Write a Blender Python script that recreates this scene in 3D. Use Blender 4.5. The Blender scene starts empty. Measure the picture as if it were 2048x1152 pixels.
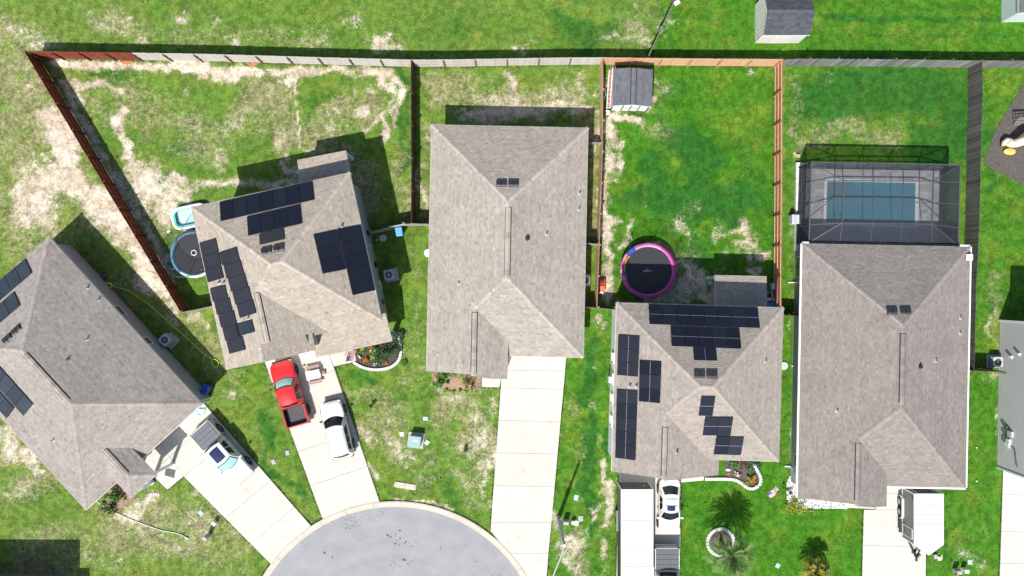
import bpy, bmesh, math, random
import numpy as np
from mathutils import Vector, Matrix
random.seed(11)
SC = bpy.context.scene
COL = SC.collection
# ------------------------------------------------------------------ camera, sky, sun
H = 60.0                 # flying height of the camera
S = 24.5                 # ground pixels per metre in a 2048 px wide picture
cam_d = bpy.data.cameras.new('camera')
cam = bpy.data.objects.new('camera', cam_d); COL.objects.link(cam)
cam.location = (0, 0, H); cam.rotation_euler = (0, 0, 0)
cam_d.sensor_fit = 'HORIZONTAL'; cam_d.sensor_width = 36.0
cam_d.lens = 36.0 * H / (2048 / S)
cam_d.clip_start = 0.5; cam_d.clip_end = 3000
SC.camera = cam
SUN = Vector((-0.26, -0.707, 1.0)).normalized()
elev = math.asin(SUN.z)
world = bpy.data.worlds.new('World'); SC.world = world; world.use_nodes = True
wn = world.node_tree
bg = wn.nodes['Background']
sky = wn.nodes.new('ShaderNodeTexSky'); sky.sky_type = 'NISHITA'; sky.sun_disc = False
sky.sun_elevation = elev; sky.sun_rotation = math.radians(200.2)
sky.altitude = 20; sky.air_density = 1.0; sky.dust_density = 1.5; sky.ozone_density = 1.0
wn.links.new(sky.outputs[0], bg.inputs[0]); bg.inputs[1].default_value = 0.10
sl = bpy.data.lights.new('sun', 'SUN'); sl.energy = 4.2; sl.angle = math.radians(0.53); sl.color = (1.0, 0.965, 0.91)
so = bpy.data.objects.new('sun', sl); COL.objects.link(so)
so.rotation_euler = SUN.to_track_quat('Z', 'Y').to_euler(); so.location = (-20, -50, 70)
vs = SC.view_settings
vs.view_transform = 'Standard'; vs.look = 'None'; vs.exposure = 0.6; vs.gamma = 1.0; vs.use_curve_mapping = False
SC.cycles.max_bounces = 6; SC.cycles.transparent_max_bounces = 12
SC.cycles.diffuse_bounces = 3; SC.cycles.glossy_bounces = 3

# ------------------------------------------------------------------ helpers
def w2(px, py, z=0.0):
    k = (H - z) / H / S
    return ((px - 1024) * k, (576 - py) * k)
def P(px, py, z=0.0):
    x, y = w2(px, py, z); return Vector((x, y, z))
def lin(r, g, b):
    f = lambda c: (c / 255) / 12.92 if c <= 10 else ((c / 255 + .055) / 1.055) ** 2.4
    return (f(r), f(g), f(b))

MATS = {}
def mat(name, col, rough=.7, var=.12, scale=3.0, bump=0.0, metal=0.0, spec=.5, alpha=1.0, coat=0.0, fine=0.0, col2=None):
    if name in MATS: return MATS[name]
    m = bpy.data.materials.new(name); m.use_nodes = True
    nt = m.node_tree; b = nt.nodes['Principled BSDF']
    b.inputs['Roughness'].default_value = rough; b.inputs['Metallic'].default_value = metal
    b.inputs['Specular IOR Level'].default_value = spec
    if coat: b.inputs['Coat Weight'].default_value = coat; b.inputs['Coat Roughness'].default_value = .05
    g = nt.nodes.new('ShaderNodeNewGeometry')
    n = nt.nodes.new('ShaderNodeTexNoise'); n.inputs['Scale'].default_value = scale; n.inputs['Detail'].default_value = 6
    n.inputs['Roughness'].default_value = .65
    nt.links.new(g.outputs['Position'], n.inputs['Vector'])
    mx = nt.nodes.new('ShaderNodeMix'); mx.data_type = 'RGBA'
    c2 = col2 or tuple(c * (1 + var) for c in col); c1 = col if col2 else tuple(c * (1 - var) for c in col)
    mx.inputs['A'].default_value = (*c1, 1); mx.inputs['B'].default_value = (*c2, 1)
    r = nt.nodes.new('ShaderNodeMapRange'); r.inputs['From Min'].default_value = .3; r.inputs['From Max'].default_value = .7
    nt.links.new(n.outputs['Fac'], r.inputs['Value']); nt.links.new(r.outputs['Result'], mx.inputs['Factor'])
    nt.links.new(mx.outputs['Result'], b.inputs['Base Color'])
    if bump:
        bp = nt.nodes.new('ShaderNodeBump'); bp.inputs['Strength'].default_value = bump; bp.inputs['Distance'].default_value = .02
        n2 = nt.nodes.new('ShaderNodeTexNoise'); n2.inputs['Scale'].default_value = scale * 8; n2.inputs['Detail'].default_value = 4
        nt.links.new(g.outputs['Position'], n2.inputs['Vector'])
        nt.links.new(n2.outputs['Fac'], bp.inputs['Height']); nt.links.new(bp.outputs[0], b.inputs['Normal'])
    if alpha < 1: b.inputs['Alpha'].default_value = alpha
    MATS[name] = m
    return m
def tone_mat(name, c_lo, c_hi, rough=.9, big=.12, bump=.15, spec=.3):
    """colour picked per face from the float attribute 'tone' (each shingle, stone or picket its own), with slow weathering on top"""
    if name in MATS: return MATS[name]
    m = bpy.data.materials.new(name); m.use_nodes = True
    nt = m.node_tree; b = nt.nodes['Principled BSDF']
    b.inputs['Roughness'].default_value = rough; b.inputs['Specular IOR Level'].default_value = spec
    at = nt.nodes.new('ShaderNodeAttribute'); at.attribute_name = 'tone'
    mx = nt.nodes.new('ShaderNodeMix'); mx.data_type = 'RGBA'
    mx.inputs['A'].default_value = (*c_lo, 1); mx.inputs['B'].default_value = (*c_hi, 1)
    nt.links.new(at.outputs['Fac'], mx.inputs['Factor'])
    g = nt.nodes.new('ShaderNodeNewGeometry')
    n = nt.nodes.new('ShaderNodeTexNoise'); n.inputs['Scale'].default_value = .5; n.inputs['Detail'].default_value = 8
    n.inputs['Roughness'].default_value = .7
    nt.links.new(g.outputs['Position'], n.inputs['Vector'])
    r = nt.nodes.new('ShaderNodeMapRange'); r.inputs['From Min'].default_value = .3; r.inputs['From Max'].default_value = .7
    r.inputs['To Min'].default_value = 1 - big; r.inputs['To Max'].default_value = 1 + big
    nt.links.new(n.outputs['Fac'], r.inputs['Value'])
    vm = nt.nodes.new('ShaderNodeVectorMath'); vm.operation = 'SCALE'
    nt.links.new(mx.outputs['Result'], vm.inputs[0]); nt.links.new(r.outputs['Result'], vm.inputs['Scale'])
    nt.links.new(vm.outputs[0], b.inputs['Base Color'])
    if bump:
        bp = nt.nodes.new('ShaderNodeBump'); bp.inputs['Strength'].default_value = bump; bp.inputs['Distance'].default_value = .01
        n2 = nt.nodes.new('ShaderNodeTexNoise'); n2.inputs['Scale'].default_value = 40; n2.inputs['Detail'].default_value = 3
        nt.links.new(g.outputs['Position'], n2.inputs['Vector'])
        nt.links.new(n2.outputs['Fac'], bp.inputs['Height']); nt.links.new(bp.outputs[0], b.inputs['Normal'])
    MATS[name] = m
    return m

def worg(o):
    v = Vector((0, 0, 0))
    while o is not None:
        v = v + o.location; o = o.parent
    return v
def props(o, label=None, cat=None, group=None, kind=None):
    if label: o['label'] = label
    if cat: o['category'] = cat
    if group: o['group'] = group
    if kind: o['kind'] = kind
    return o
def thing(name, loc, label, cat, group=None, kind=None):
    o = bpy.data.objects.new(name, None); COL.objects.link(o); o.location = loc
    o.empty_display_size = .3
    return props(o, label, cat, group, kind)
def inst(name, me, loc, rot=(0, 0, 0), parent=None, scale=None):
    o = bpy.data.objects.new(name, me); COL.objects.link(o)
    loc = Vector(loc)
    if parent is not None: o.parent = parent; loc = loc - worg(parent)
    o.location = loc; o.rotation_euler = rot
    if scale: o.scale = scale
    return o

class MB:
    def __init__(s, M=None): s.v = []; s.f = []; s.t = []; s.M = M
    def add(s, vs, fs, tone=.5):
        n = len(s.v)
        if s.M is not None: vs = [s.M @ Vector(v) for v in vs]
        s.v += [tuple(v) for v in vs]; s.f += [tuple(i + n for i in f) for f in fs]; s.t += [tone] * len(fs)
        return s
    def box(s, c, d, rz=0.0, R=None, tone=.5):
        x, y, z = d[0] / 2, d[1] / 2, d[2] / 2
        vs = [Vector((a * x, b * y, e * z)) for a in (-1, 1) for b in (-1, 1) for e in (-1, 1)]
        if R is None: R = Matrix.Rotation(rz, 3, 'Z')
        vs = [R @ v + Vector(c) for v in vs]
        return s.add(vs, [(0, 1, 3, 2), (4, 6, 7, 5), (0, 4, 5, 1), (2, 3, 7, 6), (0, 2, 6, 4), (1, 5, 7, 3)], tone)
    def bar(s, a, b, wd, ht, tone=.5):
        """box of width wd and height ht running from a to b (b may be higher)"""
        a, b = Vector(a), Vector(b); d = b - a; L = d.length
        if L < 1e-6: return s
        x = d / L; y = Vector((-x.y, x.x, 0))
        if y.length < 1e-4: y = Vector((0, 1, 0))
        y.normalize(); z = x.cross(y)
        R = Matrix((x, y, z)).transposed()
        return s.box((a + b) / 2, (L, wd, ht), R=R, tone=tone)
    def prism(s, poly, z0, z1, tone=.5):
        """poly: 2D points; z0, z1 numbers or functions of (x, y)"""
        a = sum(poly[i][0] * poly[(i + 1) % len(poly)][1] - poly[(i + 1) % len(poly)][0] * poly[i][1] for i in range(len(poly)))
        if a < 0: poly = poly[::-1]
        f0 = z0 if callable(z0) else (lambda x, y: z0); f1 = z1 if callable(z1) else (lambda x, y: z1)
        n = len(poly)
        vs = [(p[0], p[1], f0(p[0], p[1])) for p in poly] + [(p[0], p[1], f1(p[0], p[1])) for p in poly]
        fs = [tuple(range(n - 1, -1, -1)), tuple(range(n, 2 * n))] + [(i, (i + 1) % n, n + (i + 1) % n, n + i) for i in range(n)]
        return s.add(vs, fs, tone)
    def tube(s, pts, r, seg=6, cap=True, tone=.5, close=False):
        pts = [Vector(p) for p in pts]; n = len(pts); vs = []; fs = []
        up = Vector((0, 0, 1))
        for i, p in enumerate(pts):
            q = pts[(i + 1) % n] if (i < n - 1 or close) else p; o = pts[i - 1] if (i > 0 or close) else p
            d = (q - o)
            if d.length < 1e-9: d = Vector((0, 0, 1))
            d.normalize()
            u = up if abs(d.z) < .9 else Vector((1, 0, 0))
            a = d.cross(u).normalized(); b = d.cross(a)
            rr = r[i] if isinstance(r, (list, tuple)) else r
            for k in range(seg):
                t = 2 * math.pi * k / seg
                vs.append(p + (a * math.cos(t) + b * math.sin(t)) * rr)
        for i in range(n if close else n - 1):
            j = (i + 1) % n
            for k in range(seg):
                k2 = (k + 1) % seg
                fs.append((i * seg + k, i * seg + k2, j * seg + k2, j * seg + k))
        if cap and not close:
            fs.append(tuple(range(seg))); fs.append(tuple(range(n * seg - 1, (n - 1) * seg - 1, -1)))
        return s.add(vs, fs, tone)
    def cyl(s, c, r, h, seg=20, axis='Z', r2=None, tone=.5):
        r2 = r if r2 is None else r2; vs = []
        for zz, rr in ((-h / 2, r), (h / 2, r2)):
            for k in range(seg):
                t = 2 * math.pi * k / seg; p = (rr * math.cos(t), rr * math.sin(t), zz)
                if axis == 'Y': p = (p[0], p[2], p[1])
                if axis == 'X': p = (p[2], p[0], p[1])
                vs.append((p[0] + c[0], p[1] + c[1], p[2] + c[2]))
        fs = [tuple(range(seg - 1, -1, -1)), tuple(range(seg, 2 * seg))] + [(k, (k + 1) % seg, seg + (k + 1) % seg, seg + k) for k in range(seg)]
        return s.add(vs, fs, tone)
    def disc(s, c, r, seg=24, ry=None, tone=.5):
        ry = ry or r
        return s.add([(c[0] + r * math.cos(2 * math.pi * k / seg), c[1] + ry * math.sin(2 * math.pi * k / seg), c[2]) for k in range(seg)], [tuple(range(seg))], tone)
    def ring(s, c, r0, r1, z0, z1, seg=40, a0=0, a1=2 * math.pi, tone=.5):
        """annular slab from radius r0 to r1, z0 to z1"""
        full = abs(a1 - a0 - 2 * math.pi) < 1e-6; vs = []; fs = []
        n = seg if full else seg + 1
        for k in range(n):
            t = a0 + (a1 - a0) * k / seg; ct, st = math.cos(t), math.sin(t)
            for r, z in ((r0, z0), (r1, z0), (r1, z1), (r0, z1)): vs.append((c[0] + r * ct, c[1] + r * st, z))
        for k in range(seg):
            a = 4 * k; b = 4 * ((k + 1) % n)
            for e in range(4): fs.append((a + e, a + (e + 1) % 4, b + (e + 1) % 4, b + e))
        if not full: fs.append((0, 1, 2, 3)); fs.append((4 * seg + 3, 4 * seg + 2, 4 * seg + 1, 4 * seg))
        return s.add(vs, fs, tone)
    def patch(s, fn, nu, nv, tone=.5):
        vs = [fn(i / nu, j / nv) for i in range(nu + 1) for j in range(nv + 1)]
        fs = [(i * (nv + 1) + j, (i + 1) * (nv + 1) + j, (i + 1) * (nv + 1) + j + 1, i * (nv + 1) + j + 1) for i in range(nu) for j in range(nv)]
        return s.add(vs, fs, tone)
    def loft(s, rings, caps=True, tone=.5):
        n = len(rings[0]); vs = [p for r in rings for p in r]; fs = []
        for i in range(len(rings) - 1):
            for k in range(n):
                fs.append((i * n + k, i * n + (k + 1) % n, (i + 1) * n + (k + 1) % n, (i + 1) * n + k))
        if caps: fs.append(tuple(range(n - 1, -1, -1))); fs.append(tuple(range((len(rings) - 1) * n, len(rings) * n)))
        return s.add(vs, fs, tone)
    def mesh(s, name, m, org=None):
        me = bpy.data.meshes.new(name)
        v = s.v if org is None else [(a - org[0], b - org[1], c - org[2]) for a, b, c in s.v]
        me.from_pydata(v, [], s.f); me.materials.append(m)
        at = me.attributes.new('tone', 'FLOAT', 'FACE'); at.data.foreach_set('value', s.t)
        bm = bmesh.new(); bm.from_mesh(me); bmesh.ops.recalc_face_normals(bm, faces=bm.faces); bm.to_mesh(me); bm.free()
        return me
    def build(s, name, m, parent=None, smooth=False, sub=0, bevel=0.0, recalc=True, **kw):
        org = worg(parent) if parent is not None else Vector((0, 0, 0))
        if parent is None and s.v:
            a = np.array(s.v); lo = a.min(0); hi = a.max(0)
            org = Vector(((lo[0] + hi[0]) / 2, (lo[1] + hi[1]) / 2, lo[2]))
        me = bpy.data.meshes.new(name)
        me.from_pydata([(a - org[0], b - org[1], c - org[2]) for a, b, c in s.v], [], s.f); me.materials.append(m)
        at = me.attributes.new('tone', 'FLOAT', 'FACE'); at.data.foreach_set('value', s.t)
        if recalc:
            bm = bmesh.new(); bm.from_mesh(me); bmesh.ops.recalc_face_normals(bm, faces=bm.faces); bm.to_mesh(me); bm.free()
        if smooth:
            for p in me.polygons: p.use_smooth = True
        o = bpy.data.objects.new(name, me); COL.objects.link(o)
        if parent is not None: o.parent = parent
        else: o.location = org
        if bevel:
            md = o.modifiers.new('bevel', 'BEVEL'); md.width = bevel; md.segments = 2; md.limit_method = 'ANGLE'
        if sub:
            md = o.modifiers.new('sub', 'SUBSURF'); md.levels = sub; md.render_levels = sub
        return props(o, **kw)

def bez(pts, n=6):
    """Catmull-Rom through pts"""
    pts = [Vector(p) for p in pts]; out = []
    for i in range(len(pts) - 1):
        p0 = pts[max(i - 1, 0)]; p1 = pts[i]; p2 = pts[i + 1]; p3 = pts[min(i + 2, len(pts) - 1)]
        for k in range(n):
            t = k / n
            out.append(.5 * ((2 * p1) + (p2 - p0) * t + (2 * p0 - 5 * p1 + 4 * p2 - p3) * t * t + (3 * p1 - p0 - 3 * p2 + p3) * t ** 3))
    out.append(pts[-1]); return out
# ------------------------------------------------------------------ ground
def seg_dist(px, py, pts):
    d = np.full(px.shape, 1e9)
    if len(pts) == 1: return np.hypot(px - pts[0][0], py - pts[0][1])
    for (x0, y0), (x1, y1) in zip(pts[:-1], pts[1:]):
        dx, dy = x1 - x0, y1 - y0; L = dx * dx + dy * dy
        t = np.clip(((px - x0) * dx + (py - y0) * dy) / L, 0, 1)
        d = np.minimum(d, np.hypot(px - x0 - t * dx, py - y0 - t * dy))
    return d
def in_poly(px, py, poly):
    c = np.zeros(px.shape, bool); n = len(poly)
    for i in range(n):
        x0, y0 = poly[i]; x1, y1 = poly[(i + 1) % n]
        if y0 == y1: continue
        k = ((y0 > py) != (y1 > py)) & (px < (x1 - x0) * (py - y0) / (y1 - y0) + x0)
        c ^= k
    return c
# worn and bare places, in survey units: (points, radius, strength)
BARE = [
 ([(105, 235), (125, 285), (138, 330)], 22, .95), ([(130, 345), (165, 385), (200, 420), (250, 445)], 24, .95), ([(75, 400), (60, 385)], 46, .92), ([(110, 370)], 28, .85),
 ([(285, 520), (300, 550), (330, 585)], 22, .8), ([(345, 610)], 16, .6), ([(240, 460), (280, 500)], 20, .75), ([(30, 60), (80, 80)], 26, .45), ([(60, 150)], 40, .42), ([(170, 200), (140, 225)], 14, .4),
 ([(110, 126), (180, 129), (270, 131), (400, 138), (470, 141), (560, 144), (700, 141), (770, 143)], 8, .95), ([(340, 134), (480, 142)], 12, .8), ([(740, 142), (775, 150)], 13, .95),
 ([(145, 168), (160, 172), (205, 168), (243, 181)], 7, .95), ([(155, 185), (162, 205)], 7, .85),
 ([(122, 165), (150, 220), (185, 280), (215, 330), (250, 390), (290, 450), (320, 500), (350, 560)], 8, .95),
 ([(230, 225), (232, 255)], 10, .8), ([(228, 245), (250, 290), (258, 330), (262, 350)], 12, .8), ([(268, 350), (290, 375), (310, 395)], 30, .9), ([(300, 352), (350, 372), (372, 380)], 16, .95), ([(345, 400), (330, 425)], 22, .85),
 ([(360, 372), (420, 368), (476, 364)], 6, .95), ([(470, 365), (540, 372), (590, 362), (600, 345)], 8, .85), ([(585, 330), (600, 340)], 14, .8),
 ([(590, 148), (592, 200), (596, 250), (598, 300)], 2.6, .85), ([(375, 195)], 9, .6), ([(370, 185)], 5, .6), ([(410, 270)], 24, .4), ([(470, 260)], 30, .4), ([(440, 330)], 22, .42),
 ([(775, 150), (785, 175), (790, 205), (795, 245)], 9, .95), ([(785, 195), (772, 222), (745, 250), (728, 262)], 4, .85), ([(768, 235), (772, 275)], 7, .9), ([(712, 222)], 14, .75), ([(565, 165)], 13, .7),
 ([(753, 180)], 10, .5), ([(560, 275)], 20, .5), ([(670, 250)], 20, .45), ([(625, 290)], 14, .5), ([(550, 190)], 16, .45),
 ([(935, 225), (1000, 232), (1100, 228), (1160, 222)], 17, .85), ([(1010, 150), (1015, 190), (1040, 215)], 13, .7), ([(960, 195), (1010, 200)], 20, .6), ([(1170, 150), (1185, 175)], 14, .75), ([(1100, 185), (1150, 205)], 20, .6), ([(870, 235), (850, 280)], 14, .5), ([(845, 330), (848, 400)], 10, .5), ([(880, 190)], 16, .45), ([(1140, 130)], 10, .6), ([(1195, 220), (1190, 300)], 8, .6),
 ([(1215, 240), (1222, 300), (1214, 380), (1214, 470), (1222, 540), (1215, 600)], 13, .9), ([(1222, 235), (1250, 235), (1275, 232)], 10, .95), ([(1232, 130), (1218, 180)], 10, .85), ([(1300, 220), (1310, 195)], 6, .8),
 ([(1330, 575), (1380, 560), (1420, 585)], 34, .85), ([(1250, 600), (1300, 610)], 12, .9), ([(1360, 455)], 24, .62), ([(1345, 440), (1375, 475)], 14, .6), ([(1392, 415)], 12, .5), ([(1435, 470), (1475, 447), (1500, 475), (1495, 500)], 13, .72), ([(1262, 460), (1250, 480)], 10, .7), ([(1295, 410)], 8, .55), ([(1520, 512), (1535, 512)], 8, .9), ([(1450, 530)], 26, .6), ([(1510, 530)], 18, .7),
 ([(1504, 145)], 8, .7), ([(1310, 150), (1330, 180)], 12, .45), ([(1320, 250), (1370, 240)], 18, .4), ([(1250, 215)], 14, .5),
 ([(1595, 310)], 5, .8),
 ([(1985, 640), (1990, 670)], 14, .6), ([(2040, 590), (2030, 620)], 14, .4), ([(1980, 760)], 12, .5), ([(1998, 690), (1996, 900)], 4, .55),
 ([(15, 890), (50, 910)], 30, .6), ([(55, 925), (80, 940)], 16, .6), ([(20, 990), (60, 980)], 20, .42),
 ([(250, 1005), (300, 1000)], 14, .75), ([(235, 1035), (270, 1020)], 16, .7), ([(330, 1000)], 16, .45), ([(400, 1000), (430, 1010)], 18, .5), ([(270, 1060), (340, 1040), (400, 1060)], 30, .46), ([(330, 1110), (400, 1120)], 30, .4), ([(215, 1125), (260, 1130)], 26, .38), ([(440, 1050)], 10, .55), ([(165, 1110)], 10, .7),
 ([(450, 785), (460, 790)], 8, .7), ([(470, 820)], 14, .42), ([(340, 590), (345, 640)], 18, .45), ([(390, 630), (400, 650)], 12, .55), ([(545, 740), (555, 790)], 9, .5), ([(590, 870), (600, 890)], 5, .7),
 ([(900, 785), (980, 800), (970, 830)], 20, .52), ([(945, 810), (955, 850)], 14, .6), ([(930, 880), (985, 900), (965, 950)], 28, .55), ([(985, 920), (975, 985)], 12, .7), ([(910, 930), (930, 970)], 22, .5), ([(770, 870), (815, 900), (830, 920)], 14, .55), ([(780, 850)], 10, .45), ([(712, 855), (725, 870), (745, 890)], 10, .65), ([(740, 930), (755, 955)], 7, .75), ([(850, 950), (870, 930)], 14, .45), ([(810, 985)], 12, .6), ([(780, 775)], 12, .5), ([(695, 790)], 10, .5), ([(790, 1003), (860, 1003), (900, 1018)], 4, .8), ([(940, 1010), (975, 1010)], 12, .5), ([(860, 770), (890, 790)], 8, .5), ([(700, 790), (720, 780)], 8, .55),
 ([(1210, 920), (1215, 960)], 9, .85), ([(1222, 970), (1216, 1000)], 10, .85), ([(1215, 1020), (1210, 1050)], 7, .8), ([(1195, 1010), (1180, 1030)], 10, .75), ([(1190, 1015)], 13, .6), ([(1217, 1080), (1212, 1110)], 9, .8), ([(1210, 1130), (1195, 1140)], 9, .65), ([(1130, 1080), (1150, 1090), (1170, 1070)], 16, .7), ([(1120, 1105), (1150, 1130)], 20, .62), ([(1108, 1030), (1112, 1060)], 8, .75), ([(1170, 1140)], 10, .6), ([(1190, 805), (1180, 820)], 7, .7), ([(1118, 860), (1115, 890)], 5, .7), ([(1195, 870), (1200, 880)], 8, .5), ([(1195, 640), (1200, 660)], 9, .6), ([(1215, 715)], 9, .7), ([(1190, 735)], 6, .7),
 ([(750, 85), (775, 80)], 18, .7), ([(795, 85)], 9, .8), ([(700, 45), (720, 60)], 18, .5), ([(365, 30)], 14, .6), ([(440, 45)], 14, .45), ([(270, 82), (285, 80)], 8, .7), ([(460, 90)], 14, .5), ([(600, 80), (640, 85)], 18, .42), ([(1215, 85), (1240, 90), (1300, 85)], 12, .55), ([(1260, 50), (1285, 70)], 18, .5), ([(1290, 15), (1330, 40)], 34, .42), ([(1040, 92), (1100, 90)], 12, .45), ([(190, 40), (240, 50)], 22, .4), ([(1030, 95)], 6, .8),
 ([(1735, 1130), (1660, 1120)], 3, .3), ([(1610, 1000), (1640, 1030)], 14, .3), ([(1930, 1110), (1960, 1130)], 14, .55), ([(1940, 1045)], 8, .5), ([(1910, 1130)], 8, .55), ([(1865, 1090), (1885, 1120)], 6, .4), ([(1578, 640), (1580, 660)], 4, .5), ([(1580, 900), (1585, 860)], 3, .6),
]
DRY = [
 ([(20, 100), (60, 200), (40, 300), (20, 420), (60, 470)], 90, .62), ([(200, 60), (330, 70), (480, 80), (640, 60)], 26, .4), ([(250, 200), (330, 260), (420, 280), (500, 230), (540, 180)], 60, .55), ([(180, 220), (250, 330)], 50, .45), ([(640, 270), (700, 200), (740, 220)], 50, .6), ([(560, 200), (570, 290)], 40, .6),
 ([(700, 330), (740, 400), (720, 440)], 40, .7), ([(800, 330), (810, 420)], 25, .5), ([(870, 170), (960, 190), (1050, 200), (1150, 190)], 45, .6), ([(848, 250), (848, 420)], 18, .65), ([(1185, 250), (1185, 470)], 18, .6),
 ([(250, 560), (330, 620), (400, 690), (450, 760)], 45, .5), ([(100, 900), (60, 960)], 60, .5), ([(250, 1050), (350, 1050), (430, 1080)], 90, .62), ([(150, 1090), (60, 1130)], 70, .5), ([(470, 790), (500, 860)], 34, .4), ([(545, 780), (565, 830)], 20, .5),
 ([(740, 800), (800, 880), (860, 930)], 55, .5), ([(900, 820), (950, 880), (950, 980)], 55, .6), ([(760, 720), (830, 760)], 40, .42), ([(835, 500), (845, 620), (830, 700)], 25, .4), ([(690, 780), (720, 840)], 30, .4),
 ([(1150, 800), (1160, 860), (1140, 960)], 26, .35), ([(1140, 1080), (1160, 1130)], 40, .6), ([(1215, 950), (1212, 1120)], 14, .5), ([(1190, 650), (1195, 760)], 20, .35),
 ([(1630, 260), (1700, 265), (1790, 270)], 36, .42), ([(1590, 160), (1600, 280)], 24, .4), ([(1640, 150)], 40, .35), ([(1310, 200), (1300, 250), (1360, 260)], 40, .35), ([(1350, 440), (1390, 430)], 45, .35), ([(1500, 250), (1440, 330)], 60, .2),
 ([(1985, 560), (1990, 680)], 25, .45), ([(1580, 1010), (1660, 1080), (1640, 1130)], 60, .3), ([(1920, 1100), (1960, 1060)], 40, .4), ([(1780, 40), (1900, 60), (1960, 50)], 40, .28), ([(1880, 20), (1960, 25)], 30, .3), ([(1270, 40), (1310, 30)], 60, .45), ([(1590, 450), (1590, 600)], 14, .3),
]
LUSH = [  # lawn zones: polygon, depth of green 0..1
 ([(1210, 125), (1560, 125), (1560, 615), (1205, 615)], .78), ([(1570, 125), (1960, 125), (1945, 745), (1600, 640), (1560, 640)], .62), ([(1350, -60), (2150, -60), (2150, 118), (1290, 118)], .74), ([(1960, 122), (2150, 122), (2150, 745), (1945, 745)], .70),
 ([(1360, 860), (1600, 860), (1610, 990), (1730, 1020), (1726, 1300), (1355, 1300)], .90), ([(1850, 745), (2010, 745), (2000, 1300), (1845, 1300)], .72), ([(1130, 620), (1235, 620), (1235, 1300), (1090, 1300)], .66), ([(1560, 640), (1600, 640), (1590, 960), (1560, 960)], .66),
 ([(300, -60), (1350, -60), (1290, 118), (300, 118)], .46), ([(60, 110), (825, 125), (825, 460), (700, 440), (360, 620)], .44), ([(825, 125), (1205, 125), (1200, 615), (860, 615), (830, 450)], .42), ([(420, 615), (620, 720), (640, 1030), (450, 800)], .50), ([(740, 450), (860, 450), (1010, 760), (990, 1070), (760, 1010), (670, 740), (800, 680)], .47), ([(-100, 820), (200, 1010), (540, 1140), (540, 1300), (-100, 1300)], .38),
]
DEEP = [([(1330, 560), (1400, 500)], 30, .6), ([(1365, 290), (1400, 330), (1380, 420), (1470, 400)], 48, .95), ([(1285, 320), (1330, 400), (1270, 400)], 36, .8), ([(1330, 150), (1350, 200)], 30, .5), ([(1480, 300), (1530, 420)], 30, .5), ([(1640, 200), (1760, 170), (1900, 180), (1930, 260), (1860, 300)], 60, 1.0), ([(1600, 230), (1620, 190)], 24, .6), ([(1180, 680), (1175, 760), (1180, 850), (1170, 930), (1180, 960), (1185, 1060)], 18, .9), ([(1400, 980), (1390, 1130)], 30, .35), ([(1530, 1060), (1560, 1110)], 20, .3), ([(1215, 850), (1215, 900)], 12, .8),
 ([(640, 150), (700, 160), (620, 200)], 30, .5), ([(805, 150), (812, 260), (810, 340)], 12, .7), ([(200, 145), (260, 140), (230, 155)], 16, .7), ([(390, 240), (400, 300), (330, 300)], 18, .5), ([(480, 300), (560, 250)], 22, .4), ([(930, 30), (900, 80)], 40, .5), ([(1120, 40), (1200, 70), (1160, 90)], 40, .6), ([(50, 20), (120, 40)], 40, .3), ([(60, 1000), (80, 960), (100, 1010)], 24, .5), ([(520, 830), (540, 950), (600, 980)], 16, .7), ([(830, 880), (870, 960), (910, 1020)], 26, .5), ([(740, 800), (820, 810)], 20, .4), ([(1975, 320), (1985, 370), (1965, 330)], 14, .7), ([(1970, 620), (1965, 700)], 14, .5), ([(1740, 1000), (1690, 1080), (1715, 1130)], 18, .3), ([(1890, 1050), (1895, 1130)], 16, .6), ([(1870, 930), (1880, 970)], 18, .4), ([(470, 700), (440, 650), (425, 640)], 10, .5), ([(205, 310), (195, 320)], 12, .3), ([(470, 740), (500, 730)], 12, .6), ([(710, 745), (740, 760)], 14, .7), ([(775, 730)], 10, .6), ([(1450, 0), (1400, 60)], 40, .3), ([(1640, 30), (1740, 36), (2000, 40)], 8, .7), ([(1700, 70), (1860, 75), (2040, 68)], 6, .6)]
def frng(a, b, st): return list(np.arange(a, b, st))
gx = np.array([-420, -250, -150, -100, -75, -60] + frng(-50, 50.01, .19) + [60, 75, 100, 150, 250, 420])
gy = np.array([-420, -250, -150, -100, -75, -50, -40] + frng(-32, 32.01, .19) + [40, 50, 75, 100, 150, 250, 420])
GX, GY = np.meshgrid(gx, gy, indexing='ij')
QX = GX * S + 1024; QY = 576 - GY * S
# wobble so that no worn patch keeps a round outline
rng = np.random.default_rng(5)
def vnoise(x, y, f, seed):
    r = np.random.default_rng(seed); n = 128; tab = r.random((n, n))
    u = (x * f) % n; v = (y * f) % n; i = np.floor(u).astype(int) % n; j = np.floor(v).astype(int) % n
    a = u - np.floor(u); b = v - np.floor(v); a = a * a * (3 - 2 * a); b = b * b * (3 - 2 * b); i2 = (i + 1) % n; j2 = (j + 1) % n
    return (tab[i, j] * (1 - a) * (1 - b) + tab[i2, j] * a * (1 - b) + tab[i, j2] * (1 - a) * b + tab[i2, j2] * a * b)
def fbm(x, y, f, seed, o=4): return sum(vnoise(x, y, f * 2 ** k, seed + k) * .5 ** k for k in range(o)) / sum(.5 ** k for k in range(o))
w1 = (fbm(GX, GY, .55, 1) - .5) * 60; w2_ = (fbm(GX, GY, .55, 20) - .5) * 60; w3 = (fbm(GX, GY, 1.6, 31) - .5); w4 = (fbm(GX, GY, 1.6, 37) - .5)
WX = QX + w1 + w3 * 22; WY = QY + w2_ + w4 * 22; VX = QX + w1 * .12 + w3 * 14; VY = QY + w2_ * .12 + w4 * 14
THIN = np.clip(.45 + 1.2 * fbm(GX, GY, .8, 44, 3), .55, 1.2)
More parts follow.
